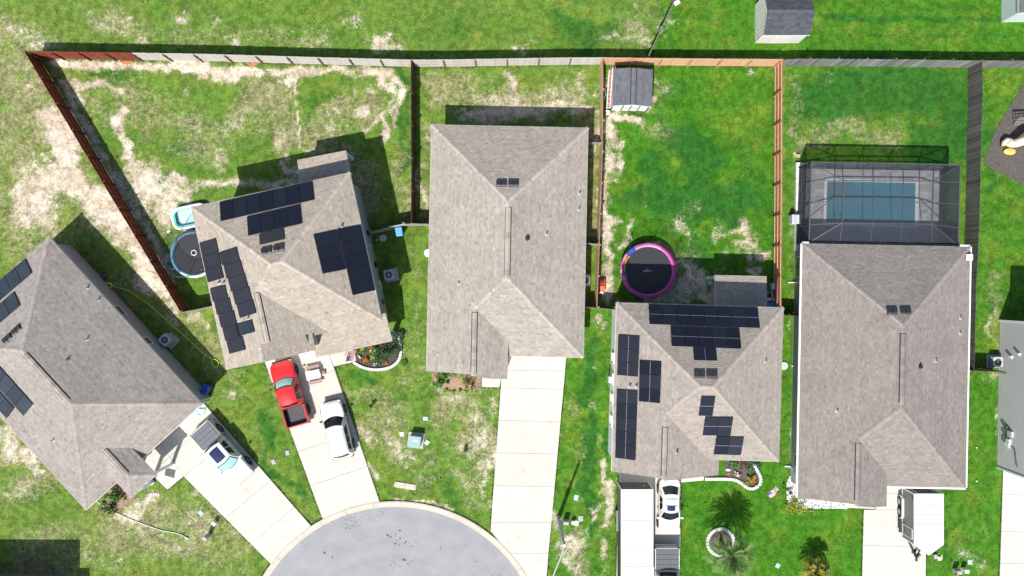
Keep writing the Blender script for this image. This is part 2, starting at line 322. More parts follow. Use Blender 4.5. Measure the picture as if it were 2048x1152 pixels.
def field(items, soft):
    out = np.zeros(QX.shape)
    for pts, r, st in items:
        if soft != 1.0 and (pts[0][1] > 640 or pts[0][0] > 860) and pts[0][0] > 140: st *= .78
        elif soft != 1.0 and r < 9.5: st *= .82
        x0 = min(p[0] for p in pts) - r * 3 - 20; x1 = max(p[0] for p in pts) + r * 3 + 20; y0 = min(p[1] for p in pts) - r * 3 - 20; y1 = max(p[1] for p in pts) + r * 3 + 20
        k = (QX > x0) & (QX < x1) & (QY > y0) & (QY < y1)
        if not k.any(): continue
        small = r < 9
        d = seg_dist((VX if small else WX)[k], (VY if small else WY)[k], pts)
        v = st * THIN[k] * np.clip(1.0 - (d - r * .4) / (r * soft), 0, 1)
        out[k] = np.maximum(out[k], v)
    return out
bare = field(BARE, 1.5); dry = field(DRY, 1.0); deep = field(DEEP, 1.0)
lush = np.full(QX.shape, .34)
for poly, v in LUSH: lush[in_poly(VX, VY, poly)] = v
ring = field(BARE, 2.6)
dry = np.maximum(dry, ring * .85)
dry = np.clip(dry + (fbm(GX, GY, .25, 60) - .5) * .5, 0, 1)
out_far = (np.abs(GX) > 52) | (np.abs(GY) > 34); dry[out_far] = .3; lush[out_far] = .45
nx_, ny_ = len(gx), len(gy)
gz = (fbm(GX, GY, .9, 90) - .5) * .05 - .03
gz[out_far] = -.03
verts = np.stack([GX.ravel(), GY.ravel(), gz.ravel()], 1)
ii = np.arange((nx_ - 1) * (ny_ - 1)); a = (ii // (ny_ - 1)) * ny_ + ii % (ny_ - 1)
faces = np.stack([a, a + ny_, a + ny_ + 1, a + 1], 1)
me = bpy.data.meshes.new('ground')
me.vertices.add(len(verts)); me.vertices.foreach_set('co', verts.ravel())
me.loops.add(faces.size); me.loops.foreach_set('vertex_index', faces.ravel().astype(np.int32))
me.polygons.add(len(faces)); me.polygons.foreach_set('loop_start', np.arange(0, faces.size, 4, dtype=np.int32)); me.polygons.foreach_set('loop_total', np.full(len(faces), 4, np.int32))
me.update(); me.validate()
for nm, arr in (('bare', bare), ('dry', dry), ('lush', lush), ('deep', deep)):
    at = me.attributes.new(nm, 'FLOAT', 'POINT'); at.data.foreach_set('value', arr.ravel().astype(np.float32))
me.polygons.foreach_set('use_smooth', np.ones(len(faces), bool))
ground = bpy.data.objects.new('ground', me); COL.objects.link(ground)
props(ground, 'patchy lawns with worn sandy soil between the houses', 'ground', kind='structure')
def ground_mat():
    m = bpy.data.materials.new('lawn'); m.use_nodes = True; nt = m.node_tree; L = nt.links; N = nt.nodes
    b = N['Principled BSDF']; b.inputs['Roughness'].default_value = .95; b.inputs['Specular IOR Level'].default_value = .12
    geo = N.new('ShaderNodeNewGeometry')
    def noise(sc, det=6, ro=.65, w=0):
        n = N.new('ShaderNodeTexNoise'); n.inputs['Scale'].default_value = sc; n.inputs['Detail'].default_value = det; n.inputs['Roughness'].default_value = ro
        if w:
            mp = N.new('ShaderNodeVectorMath'); mp.inputs[1].default_value = (w, -w, w * .3); L.new(geo.outputs['Position'], mp.inputs[0]); L.new(mp.outputs[0], n.inputs['Vector'])
        else: L.new(geo.outputs['Position'], n.inputs['Vector'])
        return n.outputs['Fac']
    def attr(nm): a = N.new('ShaderNodeAttribute'); a.attribute_name = nm; return a.outputs['Fac']
    def math_(op, x, y):
        n = N.new('ShaderNodeMath'); n.operation = op
        for k, q in enumerate((x, y)):
            if isinstance(q, (int, float)): n.inputs[k].default_value = q
            else: L.new(q, n.inputs[k])
        return n.outputs[0]
    def step(v, lo, hi, a=0, z=1):
        n = N.new('ShaderNodeMapRange'); n.interpolation_type = 'SMOOTHSTEP'; n.inputs['From Min'].default_value = lo; n.inputs['From Max'].default_value = hi
        n.inputs['To Min'].default_value = a; n.inputs['To Max'].default_value = z; L.new(v, n.inputs['Value']); return n.outputs[0]
    def mix(f, A, B):
        n = N.new('ShaderNodeMix'); n.data_type = 'RGBA'
        if isinstance(f, (int, float)): n.inputs['Factor'].default_value = f
        else: L.new(f, n.inputs['Factor'])
        for nm, q in (('A', A), ('B', B)):
            if isinstance(q, tuple): n.inputs[nm].default_value = (*q, 1)
            else: L.new(q, n.inputs[nm])
        return n.outputs['Result']
    fineA = noise(5.5, 8, .78); fineB = noise(6.0, 8, .8, 31); mid = noise(.85, 6, .6, 7); blade = noise(9, 6, .85, 13); mid2 = noise(1.7, 5, .7, 91); mottle = noise(3.2, 8, .76, 23)
    # green: dull olive -> saturated -> deep blue-green
    lv = math_('ADD', attr('lush'), math_('MULTIPLY', math_('SUBTRACT', mid, .5), .55))
    g1 = mix(step(lv, .25, .8), GRASS_DULL, GRASS_LUSH)
    yel = step(math_('ADD', noise(.45, 5, .6, 55), math_('MULTIPLY', math_('SUBTRACT', fineB, .5), .5)), .48, .72)
    g1 = mix(math_('MULTIPLY', yel, .55), g1, GRASS_YELLOW)
    dv = step(math_('ADD', attr('deep'), math_('MULTIPLY', math_('SUBTRACT', fineB, .5), .9)), .25, .85)
    g2 = mix(math_('MULTIPLY', dv, .85), g1, GRASS_DEEP)
    # dead blades mixed in
    amp = math_('MULTIPLY', step(attr('lush'), .4, .8, 3.9, 1.4), step(attr('dry'), .05, .5, .25, 1))
    df = step(math_('ADD', attr('dry'), math_('MULTIPLY', math_('SUBTRACT', mottle, .5), amp)), .35, .85)
    g3 = mix(math_('MULTIPLY', df, .85), g2, mix(step(fineB, .35, .65), STRAW_A, STRAW_B))
    # bare soil showing through
    nb_ = math_('ADD', math_('MULTIPLY', math_('SUBTRACT', fineB, .5), 1.7), math_('MULTIPLY', math_('SUBTRACT', mid2, .5), 1.2))
    bf = step(math_('ADD', attr('bare'), math_('MULTIPLY', nb_, step(attr('bare'), .0, .35))), .30, .82)
    bf = math_('MULTIPLY', bf, .93)
    soil = mix(step(noise(.5, 5, .6, 77), .35, .65), SOIL_A, SOIL_B)
    g4 = mix(bf, g3, soil)
    gr = math_('MULTIPLY', step(blade, .3, .7, .6, 1.4), step(noise(1.9, 6, .72, 41), .36, .64, .72, 1.28))
    vm = N.new('ShaderNodeVectorMath'); vm.operation = 'SCALE'; L.new(g4, vm.inputs[0]); L.new(gr, vm.inputs['Scale'])
    L.new(vm.outputs[0], b.inputs['Base Color'])
    bp = N.new('ShaderNodeBump'); bp.inputs['Strength'].default_value = .55; bp.inputs['Distance'].default_value = .06
    L.new(math_('ADD', math_('MULTIPLY', blade, .6), fineA), bp.inputs['Height']); L.new(bp.outputs[0], b.inputs['Normal'])
    return m
GRASS_DULL = (.120, .186, .034); GRASS_LUSH = (.044, .150, .009); GRASS_YELLOW = (.165, .205, .026); GRASS_DEEP = (.019, .100, .013)
STRAW_A = (.215, .180, .100); STRAW_B = (.335, .285, .180); SOIL_A = (.44, .36, .27); SOIL_B = (.58, .51, .41)
me.materials.append(ground_mat())

# ------------------------------------------------------------------ concrete drives, kerb, turning circle
def concrete_mat(name, c, dirt=.1):
    m = mat(name, tuple(v * (1 - dirt) for v in c), .85, 0, .8, .12, spec=.25, col2=tuple(min(v * (1 + dirt * .6), .9) for v in c))
    nt = m.node_tree; b = nt.nodes['Principled BSDF']; src = b.inputs['Base Color'].links[0].from_socket   # each slab its own tone, with blotchy stains
    oi = nt.nodes.new('ShaderNodeObjectInfo'); r = nt.nodes.new('ShaderNodeMapRange'); r.inputs['To Min'].default_value = .97; r.inputs['To Max'].default_value = 1.02; nt.links.new(oi.outputs['Random'], r.inputs['Value'])
    g = nt.nodes.new('ShaderNodeNewGeometry'); n = nt.nodes.new('ShaderNodeTexNoise'); n.inputs['Scale'].default_value = 1.6; n.inputs['Detail'].default_value = 9; n.inputs['Roughness'].default_value = .75; nt.links.new(g.outputs['Position'], n.inputs['Vector'])
    r2 = nt.nodes.new('ShaderNodeMapRange'); r2.inputs['From Min'].default_value = .25; r2.inputs['From Max'].default_value = .45; r2.inputs['To Min'].default_value = .86; r2.inputs['To Max'].default_value = 1.0; nt.links.new(n.outputs['Fac'], r2.inputs['Value'])
    mm = nt.nodes.new('ShaderNodeMath'); mm.operation = 'MULTIPLY'; nt.links.new(r.outputs[0], mm.inputs[0]); nt.links.new(r2.outputs[0], mm.inputs[1])
    v = nt.nodes.new('ShaderNodeVectorMath'); v.operation = 'SCALE'; nt.links.new(src, v.inputs[0]); nt.links.new(mm.outputs[0], v.inputs['Scale']); nt.links.new(v.outputs[0], b.inputs['Base Color'])
    return m
CON = concrete_mat('pale_concrete', (.53, .50, .445), .08)
CON2 = concrete_mat('kerb_concrete', (.47, .435, .36), .12)
JOINT = mat('joint_sand', (.27, .24, .19), .95, .2, 6)
def clip_half(poly, f):
    """keep the part of a 2D polygon where f >= 0 (f linear)"""
    out = []
    for i in range(len(poly)):
        p, q = poly[i], poly[(i + 1) % len(poly)]; a, b = f(p), f(q)
        if a >= 0: out.append(p)
        if (a > 0 > b) or (a < 0 < b):
            t = a / (a - b); out.append((p[0] + (q[0] - p[0]) * t, p[1] + (q[1] - p[1]) * t))
    return out
def shrink(poly, d):
    """inset a convex polygon by d"""
    a = sum(poly[i][0] * poly[(i + 1) % len(poly)][1] - poly[(i + 1) % len(poly)][0] * poly[i][1] for i in range(len(poly)))
    if a < 0: poly = poly[::-1]
    out = list(poly); n = len(poly)
    for i in range(n):
        x0, y0 = poly[i]; x1, y1 = poly[(i + 1) % n]; L = math.hypot(x1 - x0, y1 - y0)
        if L < 1e-6: continue
        nx, ny = -(y1 - y0) / L, (x1 - x0) / L
        out = clip_half(out, lambda p: (p[0] - x0) * nx + (p[1] - y0) * ny - d)
        if len(out) < 3: return []
    return out
DRIVES = []
def drive(name, label, polys_px, joints, ztop=.05):
    """polys_px: convex pieces of the drive; joints: list of (pixel a, pixel b) saw cuts; each slab between cuts is a piece of its own"""
    c = polys_px[0]; cx = sum(p[0] for p in c) / len(c); cy = sum(p[1] for p in c) / len(c)
    t = thing(name, P(cx, cy, 0), label, 'driveway', kind='structure')
    DRIVES.append([[w2(*p) for p in pp] for pp in polys_px]); bed = MB()
    for k, pp in enumerate(polys_px):
        base = [w2(*p) for p in pp]
        bed.prism(shrink(base, .004), -.2, .018)
        pieces = [base]
        for (a, b) in joints:
            ax, ay = w2(*a); bx, by = w2(*b); nx, ny = -(by - ay), bx - ax; nxt = []
            for q in pieces:
                u = clip_half(q, lambda p: (p[0] - ax) * nx + (p[1] - ay) * ny); v = clip_half(q, lambda p: -((p[0] - ax) * nx + (p[1] - ay) * ny))
                ok = [z for z in (u, v) if len(z) >= 3 and abs(sum(z[i][0] * z[(i + 1) % len(z)][1] - z[(i + 1) % len(z)][0] * z[i][1] for i in range(len(z)))) > .25]
                nxt += ok if ok else [q]
            pieces = nxt
        for q in pieces:
            s = shrink(q, .011)
            if len(s) >= 3: MB().prism(s, -.1, ztop + random.uniform(-.004, .004)).build('slab', CON, t)
    bed.build('joint_bed', JOINT, t)
    return t
YC = lambda *ys: ys
# cul-de-sac centre and radii
CCX, CCY, CR = 790, 1310, 308
def circ_y(x, r=CR): return CCY - math.sqrt(max(r * r - (x - CCX) ** 2, 0))
drive('driveway', 'long diagonal concrete driveway under the silver pickup', [
    [(404, 802), (316, 880), (368, 953), (545, 1131), (622, 1051)], [(298, 903), (316, 880), (368, 953), (336, 980), (286, 932)]],
    [((368, 952), (520, 830)), ((372, 880), (440, 810)), ((450, 1037), (560, 945)), ((498, 1090), (600, 1005)), ((316, 933), (350, 905))])
drive('driveway', 'concrete driveway under the red pickup and white suv', [
    [(521, 700), (645, 1037), (760, 1003.5), (668, 733), (650, 690)], [(650, 690), (668, 733), (712, 723), (708, 700)]],
    [((598, 903), (664, 880)), ((624, 970), (736, 932)), ((575, 770), (690, 735)), ((664, 725), (652, 690))])
drive('driveway', 'empty straight concrete driveway of the middle house', [
    [(1016, 700), (1134, 700), (1103, 1045), (982, 1045), (1003, 755)], [(982, 1045), (1103, 1045), (1097, 1106), (1017, 1106), (981, 1062)], [(1017, 1106), (1097, 1106), (1092, 1172), (1062, 1172)], [(1062, 1172), (1092, 1172), (1090, 1240), (1088, 1240)], [(964, 745), (1006, 742), (1003, 755), (1001.4, 775), (964, 774)]],
    [((1000, 740), (1140, 742)), ((960, 774), (1140, 779)), ((990, 840), (1140, 844)), ((980, 905), (1130, 908)), ((980, 970.5), (1130, 974))])
drive('driveway', 'concrete driveway beside the bright lawn, filled with trailer and cars', [
    [(1238, 925), (1362, 935), (1358, 1300), (1229, 1300)], [(1362, 940), (1409, 945), (1407, 961), (1362, 965)]],
    [((1309, 900), (1303, 1300)), ((1220, 1028), (1370, 1030)), ((1220, 1105), (1370, 1107))])
drive('driveway', 'wide concrete driveway under the grey sided trailer', [
    [(1727, 1019), (1852, 1019), (1850, 1300), (1720, 1300)], [(1757, 960), (1852, 960), (1852, 1019), (1750, 1019)], [(1690, 990), (1749, 990), (1749, 1018), (1690, 1015.5)]],
    [((1715, 1090), (1860, 1094)), ((1770, 986), (1860, 988)), ((1720, 1170), (1860, 1172))])
drive('driveway', 'narrow strip of concrete driveway at the right margin', [
    [(2006, 930), (2160, 930), (2160, 1300), (1994, 1300)]],
    [((1990, 988), (2160, 992)), ((1990, 1062), (2160, 1066)), ((1990, 1126), (2160, 1129))])
# asphalt turning circle
asp = MB(); asp.prism([w2(CCX + (CR - 12) * math.cos(t), CCY - (CR - 12) * math.sin(t)) for t in np.linspace(0, 2 * math.pi, 97)[:-1]], -.15, .0)
m = mat('worn_asphalt', lin(143, 144, 145), .9, .1, .6, .25, spec=.25)
nt = m.node_tree; b = nt.nodes['Principled BSDF']; src = b.inputs['Base Color'].links[0].from_socket
g_ = nt.nodes.new('ShaderNodeNewGeometry'); n_ = nt.nodes.new('ShaderNodeTexNoise'); n_.inputs['Scale'].default_value = 6; n_.inputs['Detail'].default_value = 3; nt.links.new(g_.outputs['Position'], n_.inputs['Vector'])
vd = nt.nodes.new('ShaderNodeVectorMath'); vd.operation = 'SUBTRACT'; vd.inputs[1].default_value = (P(CCX, CCY)); nt.links.new(g_.outputs['Position'], vd.inputs[0])
ln = nt.nodes.new('ShaderNodeVectorMath'); ln.operation = 'LENGTH'; nt.links.new(vd.outputs[0], ln.inputs[0])
n3 = nt.nodes.new('ShaderNodeTexNoise'); n3.noise_dimensions = '1D'; n3.inputs['Scale'].default_value = .9; n3.inputs['Detail'].default_value = 3; nt.links.new(ln.outputs['Value'], n3.inputs['W'])
r3 = nt.nodes.new('ShaderNodeMapRange'); r3.inputs['From Min'].default_value = .3; r3.inputs['From Max'].default_value = .7; r3.inputs['To Min'].default_value = .96; r3.inputs['To Max'].default_value = 1.04; nt.links.new(n3.outputs['Fac'], r3.inputs['Value'])
n4 = nt.nodes.new('ShaderNodeTexNoise'); n4.inputs['Scale'].default_value = .35; n4.inputs['Detail'].default_value = 2; nt.links.new(g_.outputs['Position'], n4.inputs['Vector'])
ad = nt.nodes.new('ShaderNodeMath'); ad.operation = 'MULTIPLY'; nt.links.new(n_.outputs['Fac'], ad.inputs[0]); nt.links.new(n4.outputs['Fac'], ad.inputs[1])
rs = nt.nodes.new('ShaderNodeMapRange'); rs.inputs['From Min'].default_value = .385; rs.inputs['From Max'].default_value = .42; rs.inputs['To Min'].default_value = 1; rs.inputs['To Max'].default_value = .62; nt.links.new(ad.outputs[0], rs.inputs['Value'])
mm = nt.nodes.new('ShaderNodeMath'); mm.operation = 'MULTIPLY'; nt.links.new(r3.outputs[0], mm.inputs[0]); nt.links.new(rs.outputs[0], mm.inputs[1])
v5 = nt.nodes.new('ShaderNodeVectorMath'); v5.operation = 'SCALE'; nt.links.new(src, v5.inputs[0]); nt.links.new(mm.outputs[0], v5.inputs['Scale']); nt.links.new(v5.outputs[0], b.inputs['Base Color'])
asp.build('road', m, kind='structure', label='grey asphalt turning circle with dark oil spots', cat='road')
# tar spots lying on the asphalt
TAR = mat('tar_patch', (.07, .072, .075), .8, .2, 8)
sp = MB()
for (x, y, r) in [(790, 1068, 5), (800, 1078, 4), (779, 1072, 3.5), (812, 1083, 3), (790, 1086, 3), (799, 1090, 2.6), (881, 1095, 2.6), (950, 1123, 2.6), (650, 1103, 4), (664, 1115, 2.6), (810, 1120, 4), (818, 1127, 3), (800, 1132, 3), (826, 1122, 2), (738, 1088, 1.6), (935, 1090, 2.4), (790, 1127, 2), (830, 1080, 2)]:
    cx, cy = w2(x, y)
    for q in range(3):
        a0 = random.uniform(0, 6.28); rr = r / S * random.uniform(.25, .6); ox, oy = (random.gauss(0, r / S * .8) for _ in range(2))
        n = 9; sp.add([(cx + ox + rr * random.uniform(.6, 1.2) * math.cos(a0 + k * 2 * math.pi / n), cy + oy + rr * random.uniform(.6, 1.2) * math.sin(a0 + k * 2 * math.pi / n), .0045 + .0009 * q) for k in range(n)], [tuple(range(n))])
sp.build('tar_spots', TAR, kind='stuff', label='small dark tar and oil spots on the turning circle', cat='oil spots')
kb = thing('kerb', P(CCX, 1009, 0), 'pale rolled concrete kerb round the turning circle', 'kerb', kind='structure')
kc = w2(CCX, CCY); nK = 34
for k in range(nK):
    a0 = 2 * math.pi * k / nK + .05; a1 = 2 * math.pi * (k + 1) / nK + .05 - .0014
    seg = 8; mb = MB(); rings = []
    for q in range(seg + 1):
        t = a0 + (a1 - a0) * q / seg; ct, st_ = math.cos(t), math.sin(t)
        prof = [((CR - 13) / S, -.12), ((CR) / S, -.12), (CR / S, .075), ((CR - 3) / S, .08), ((CR - 7) / S, .03), ((CR - 12) / S, .004)]
        rings.append([(kc[0] + r * ct, kc[1] + r * st_, z) for r, z in prof])
    mb.loft(rings).build('kerb_stone', CON2, kb)
# ------------------------------------------------------------------ houses
def pip(x, y, poly):
    c = False; n = len(poly)
    for i in range(n):
        x0, y0 = poly[i]; x1, y1 = poly[(i + 1) % n]
        if (y0 > y) != (y1 > y) and x < (x1 - x0) * (y - y0) / (y1 - y0) + x0: c = not c
    return c
SOFFIT = mat('white_trim', (.74, .74, .72), .5, .03, 2)
DARKV = mat('black_vent', (.022, .023, .026), .55, .2, 6)
VENTPIPE = mat('lead_flashing', (.46, .45, .43), .7, .15, 5, spec=.2)
BLACKHOLE = mat('black_rubber', (.012, .012, .012), .8, .1, 5)
PANEL = mat('solar_glass', (.0085, .010, .017), .17, .1, .5, spec=.5, coat=.0)
PANEL_L = mat('solar_glass_faded', (.026, .034, .044), .22, .25, .6, spec=.5)
def cells(m):
    nt = m.node_tree; b = nt.nodes['Principled BSDF']; src = b.inputs['Base Color'].links[0].from_socket
    tc = nt.nodes.new('ShaderNodeTexCoord'); br = nt.nodes.new('ShaderNodeTexBrick'); br.offset = 0; br.inputs['Scale'].default_value = 1; br.inputs['Brick Width'].default_value = .165; br.inputs['Row Height'].default_value = .165; br.inputs['Mortar Size'].default_value = .006; br.inputs['Mortar Smooth'].default_value = 1
    nt.links.new(tc.outputs['Object'], br.inputs['Vector'])
    mx = nt.nodes.new('ShaderNodeMix'); mx.data_type = 'RGBA'; nt.links.new(br.outputs['Fac'], mx.inputs['Factor']); nt.links.new(src, mx.inputs['A']); mx.inputs['B'].default_value = (.017, .019, .026, 1)
    oi = nt.nodes.new('ShaderNodeObjectInfo'); r = nt.nodes.new('ShaderNodeMapRange'); r.inputs['To Min'].default_value = .8; r.inputs['To Max'].default_value = 1.2; nt.links.new(oi.outputs['Random'], r.inputs['Value'])
    v = nt.nodes.new('ShaderNodeVectorMath'); v.operation = 'SCALE'; nt.links.new(mx.outputs['Result'], v.inputs[0]); nt.links.new(r.outputs[0], v.inputs['Scale']); nt.links.new(v.outputs[0], b.inputs['Base Color'])
    r2 = nt.nodes.new('ShaderNodeMapRange'); r2.inputs['To Min'].default_value = .14; r2.inputs['To Max'].default_value = .32; nt.links.new(oi.outputs['Random'], r2.inputs['Value']); nt.links.new(r2.outputs[0], b.inputs['Roughness'])
cells(PANEL); cells(PANEL_L)
PFRAME = mat('black_aluminium', (.016, .016, .018), .4, .1, 4, metal=.5)
BUSBAR = mat('silver_busbar', (.32, .34, .37), .4, .1, 4, metal=.4)
GLASS = mat('window_glass', (.018, .024, .03), .05, .05, 2, spec=.8)
shared = {}
class House:
    def __init__(s, name, label, cat, tl, theta, ze=2.8, slope=.42, roofc=None, wallm=None, tl_z=None, group=None, k=1.0):
        s.k = k; s.th = math.radians(theta); s.ze = ze; s.s = slope
        s.o = w2(tl[0], tl[1], ze) if tl_z is None else w2(tl[0], tl[1], tl_z)
        s.eu = (math.cos(s.th), math.sin(s.th)); s.ev = (math.sin(s.th), -math.cos(s.th))
        s.faces = []; s.t = thing(name, (s.o[0], s.o[1], 0), label, cat, group)
        s.roofm = roofc; s.wallm = wallm
    def xy(s, u, v):
        u, v = u * s.k, v * s.k
        return (s.o[0] + u * s.eu[0] + v * s.ev[0], s.o[1] + u * s.eu[1] + v * s.ev[1])
    def uv(s, x, y):
        dx, dy = x - s.o[0], y - s.o[1]
        return ((dx * s.eu[0] + dy * s.eu[1]) / s.k, (dx * s.ev[0] + dy * s.ev[1]) / s.k)
    def pl(s, px, py, z): return s.uv(*w2(px, py, z))
    def fit(s, pts):
        """height plane through three plan points (u, v, z)"""
        (u0, v0, a), (u1, v1, b), (u2, v2, c) = pts; d = (u1 - u0) * (v2 - v0) - (u2 - u0) * (v1 - v0)
        p = ((b - a) * (v2 - v0) - (c - a) * (v1 - v0)) / d; q = ((c - a) * (u1 - u0) - (b - a) * (u2 - u0)) / d
        return (a - p * u0 - q * v0, p, q)
    def face(s, poly, pl):
        """pl = (a, b, c): height a + b u + c v over the plan polygon poly"""
        s.faces.append((poly, pl))
    def z(s, u, v, default=None):
        best = None
        for poly, (a, b, c) in s.faces:
            if pip(u, v, poly):
                q = a + b * u + c * v; best = q if best is None else max(best, q)
        return best if best is not None else (s.ze if default is None else default)
    def roof(s, exposure=.155, tab=.25):
        rf = MB(); sh = MB()
        for poly, (a, b, c) in s.faces:
            wp = [s.xy(*p) for p in poly]
            zf = lambda x, y, a=a, b=b, c=c: (lambda q: a + b * q[0] + c * q[1])(s.uv(x, y))
            rf.prism(wp, lambda x, y: zf(x, y) - .17, lambda x, y: zf(x, y) - .004)
            g = math.hypot(b, c)
            if g < 1e-5: continue
            ux, vx = b / g, c / g            # up-slope in plan
            ex, ey = -vx, ux                 # along the eave
            k = exposure / math.sqrt(1 + g * g)
            T = [p[0] * ux + p[1] * vx for p in poly]; t0 = min(T); t = t0; row = 0
            nrm = Vector((s.eu[0] * b / s.k + s.ev[0] * c / s.k, s.eu[1] * b / s.k + s.ev[1] * c / s.k, -1)).normalized() * -1
            while t < max(T) - 1e-4:
                strip = clip_half(poly, lambda p: p[0] * ux + p[1] * vx - t)
                if len(strip) >= 3: strip = clip_half(strip, lambda p: t + k - (p[0] * ux + p[1] * vx))
                if len(strip) >= 3:
                    E = [p[0] * ex + p[1] * ey for p in strip]; e = min(E) - random.random() * tab; em = max(E)
                    rowtone = random.uniform(-.06, .06)
                    while e < em:
                        wd = tab * random.choice((.55, .8, 1.0, 1.25)); q = strip
                        if e > min(E): q = clip_half(q, lambda p: p[0] * ex + p[1] * ey - e)
                        if len(q) >= 3 and e + wd < em: q = clip_half(q, lambda p: e + wd - (p[0] * ex + p[1] * ey))
                        if len(q) >= 3:
                            up = random.choice((.012, .02, .02)); vs = []
                            for p in q:
                                f = (p[0] * ux + p[1] * vx - t) / k; x, y = s.xy(*p)
                                vs.append(Vector((x, y, a + b * p[0] + c * p[1])) + nrm * (up * (1 - f) + .002))
                            tone = min(max(random.gauss(.5, .115) + rowtone, 0), 1)
                            n = len(q); sh.add(vs, [tuple(range(n))], tone)
                            lo = [i for i in range(n) if abs(q[i][0] * ux + q[i][1] * vx - t) < 1e-5]
                            if len(lo) == 2:
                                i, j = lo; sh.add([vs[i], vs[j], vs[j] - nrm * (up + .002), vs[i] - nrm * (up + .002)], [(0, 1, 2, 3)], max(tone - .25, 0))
                        e += wd
                t += k; row += 1
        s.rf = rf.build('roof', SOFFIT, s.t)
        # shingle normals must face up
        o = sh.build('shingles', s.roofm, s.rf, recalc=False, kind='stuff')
        bm = bmesh.new(); bm.from_mesh(o.data)
        for f in bm.faces:
            if f.normal.z < 0: f.normal_flip()
        bm.to_mesh(o.data); bm.free()
        return s.rf
    def plane(s, i): return s.faces[i][1]
    def caps(s, runs, wid=.15):
        """runs: (p, q, plane A, plane B): folded cap shingles along the line p-q of the plan"""
        mb = MB()
        for p, q, A, B in runs:
            L = math.hypot(q[0] - p[0], q[1] - p[1]); n = max(1, int(L / .2)); dx, dy = (q[0] - p[0]) / L, (q[1] - p[1]) / L
            nx, ny = -dy, dx
            zA = lambda u, v: A[0] + A[1] * u + A[2] * v; zB = lambda u, v: B[0] + B[1] * u + B[2] * v
            for k in range(n):
                t0 = L * k / n; t1 = L * (k + 1) / n; vs = []
                for t, up in ((t0, .045), (t1, .022)):
                    u, v = p[0] + dx * t, p[1] + dy * t
                    for sd in (-1, 0, 1):
                        uu, vv = u + nx * sd * wid, v + ny * sd * wid
                        zz = min(zA(uu, vv), zB(uu, vv))
                        x, y = s.xy(uu, vv); vs.append((x, y, zz + up))
                mb.add(vs, [(0, 1, 4, 3), (1, 2, 5, 4)], min(max(random.gauss(.74, .13), 0), 1.1))
        o = mb.build('ridge_cap', s.capm if hasattr(s, 'capm') else s.roofm, s.rf, kind='stuff')
    def walls(s, fp, wins=()):
        """fp: plan footprint (u, v); each wall rises to the underside of the roof"""
        mb = MB()
        for i in range(len(fp)):
            p, q = fp[i], fp[(i + 1) % len(fp)]; L = math.hypot(q[0] - p[0], q[1] - p[1]); n = max(1, int(L / .6)); vs = []; fs = []
            cx = sum(a[0] for a in fp) / len(fp); cy = sum(a[1] for a in fp) / len(fp)
            for k in range(n + 1):
                u = p[0] + (q[0] - p[0]) * k / n; v = p[1] + (q[1] - p[1]) * k / n
                uu = u + (cx - u) * .003; vv = v + (cy - v) * .003
                zz = s.z(uu, vv) - .165; x, y = s.xy(u, v); vs += [(x, y, -.1), (x, y, zz)]
            for k in range(n): fs.append((2 * k, 2 * k + 2, 2 * k + 3, 2 * k + 1))
            mb.add(vs, fs)
        s.wall = mb.build('wall', s.wallm, s.t)
    def siding(s, p, q, z0, z1, m, lap=.19):
        """lapped boards on the wall from p to q (plan), outside on the left of p->q seen from above"""
        L = math.hypot(q[0] - p[0], q[1] - p[1]); dx, dy = (q[0] - p[0]) / L, (q[1] - p[1]) / L; nx, ny = dy, -dx
        mb = MB(); z = z0
        while z < z1 - .02:
            h = min(lap, z1 - z); vs = []
            for (t, off, zz) in ((0, .028, z), (L, .028, z), (L, .006, z + h), (0, .006, z + h), (0, .002, z), (L, .002, z)):
                u, v = p[0] + dx * t + nx * off, p[1] + dy * t + ny * off; x, y = s.xy(u, v); vs.append((x, y, zz))
            mb.add(vs, [(0, 1, 2, 3), (4, 5, 1, 0)]); z += lap
        mb.build('siding', m, s.wall, kind='stuff')
    def trim(s, name, m, edges, wd, ht, dz, out=0.0):
        """boards or gutters along plan edges; each one piece"""
        for (p, q, zp, zq) in edges:
            L = math.hypot(q[0] - p[0], q[1] - p[1]); nx, ny = (q[1] - p[1]) / L, -(q[0] - p[0]) / L
            a = s.xy(p[0] + nx * out, p[1] + ny * out); b = s.xy(q[0] + nx * out, q[1] + ny * out)
            MB().bar((a[0], a[1], zp + dz), (b[0], b[1], zq + dz), wd, ht).build(name, m, s.rf)
    def hit(s, px, py, fi, off=0.0):
        """where the roof face fi lies in the picture: plan (u, v) and height"""
        a, b, c = s.faces[fi][1]; lo, hi = 0.0, 12.0
        for _ in range(40):
            m = (lo + hi) / 2; x, y = w2(px, py, m); u, v = s.uv(x, y)
            if a + b * u + c * v + off > m: lo = m
            else: hi = m
        return u, v, m
    def frame_on(s, fi):
        a, b, c = s.faces[fi][1]; b /= s.k; c /= s.k; g = math.hypot(b, c)
        gu = (s.eu[0] * b + s.ev[0] * c, s.eu[1] * b + s.ev[1] * c)
        n = Vector((-gu[0], -gu[1], 1)).normalized(); up = Vector((gu[0] / g, gu[1] / g, g)).normalized(); al = up.cross(n)
        return al, up, n
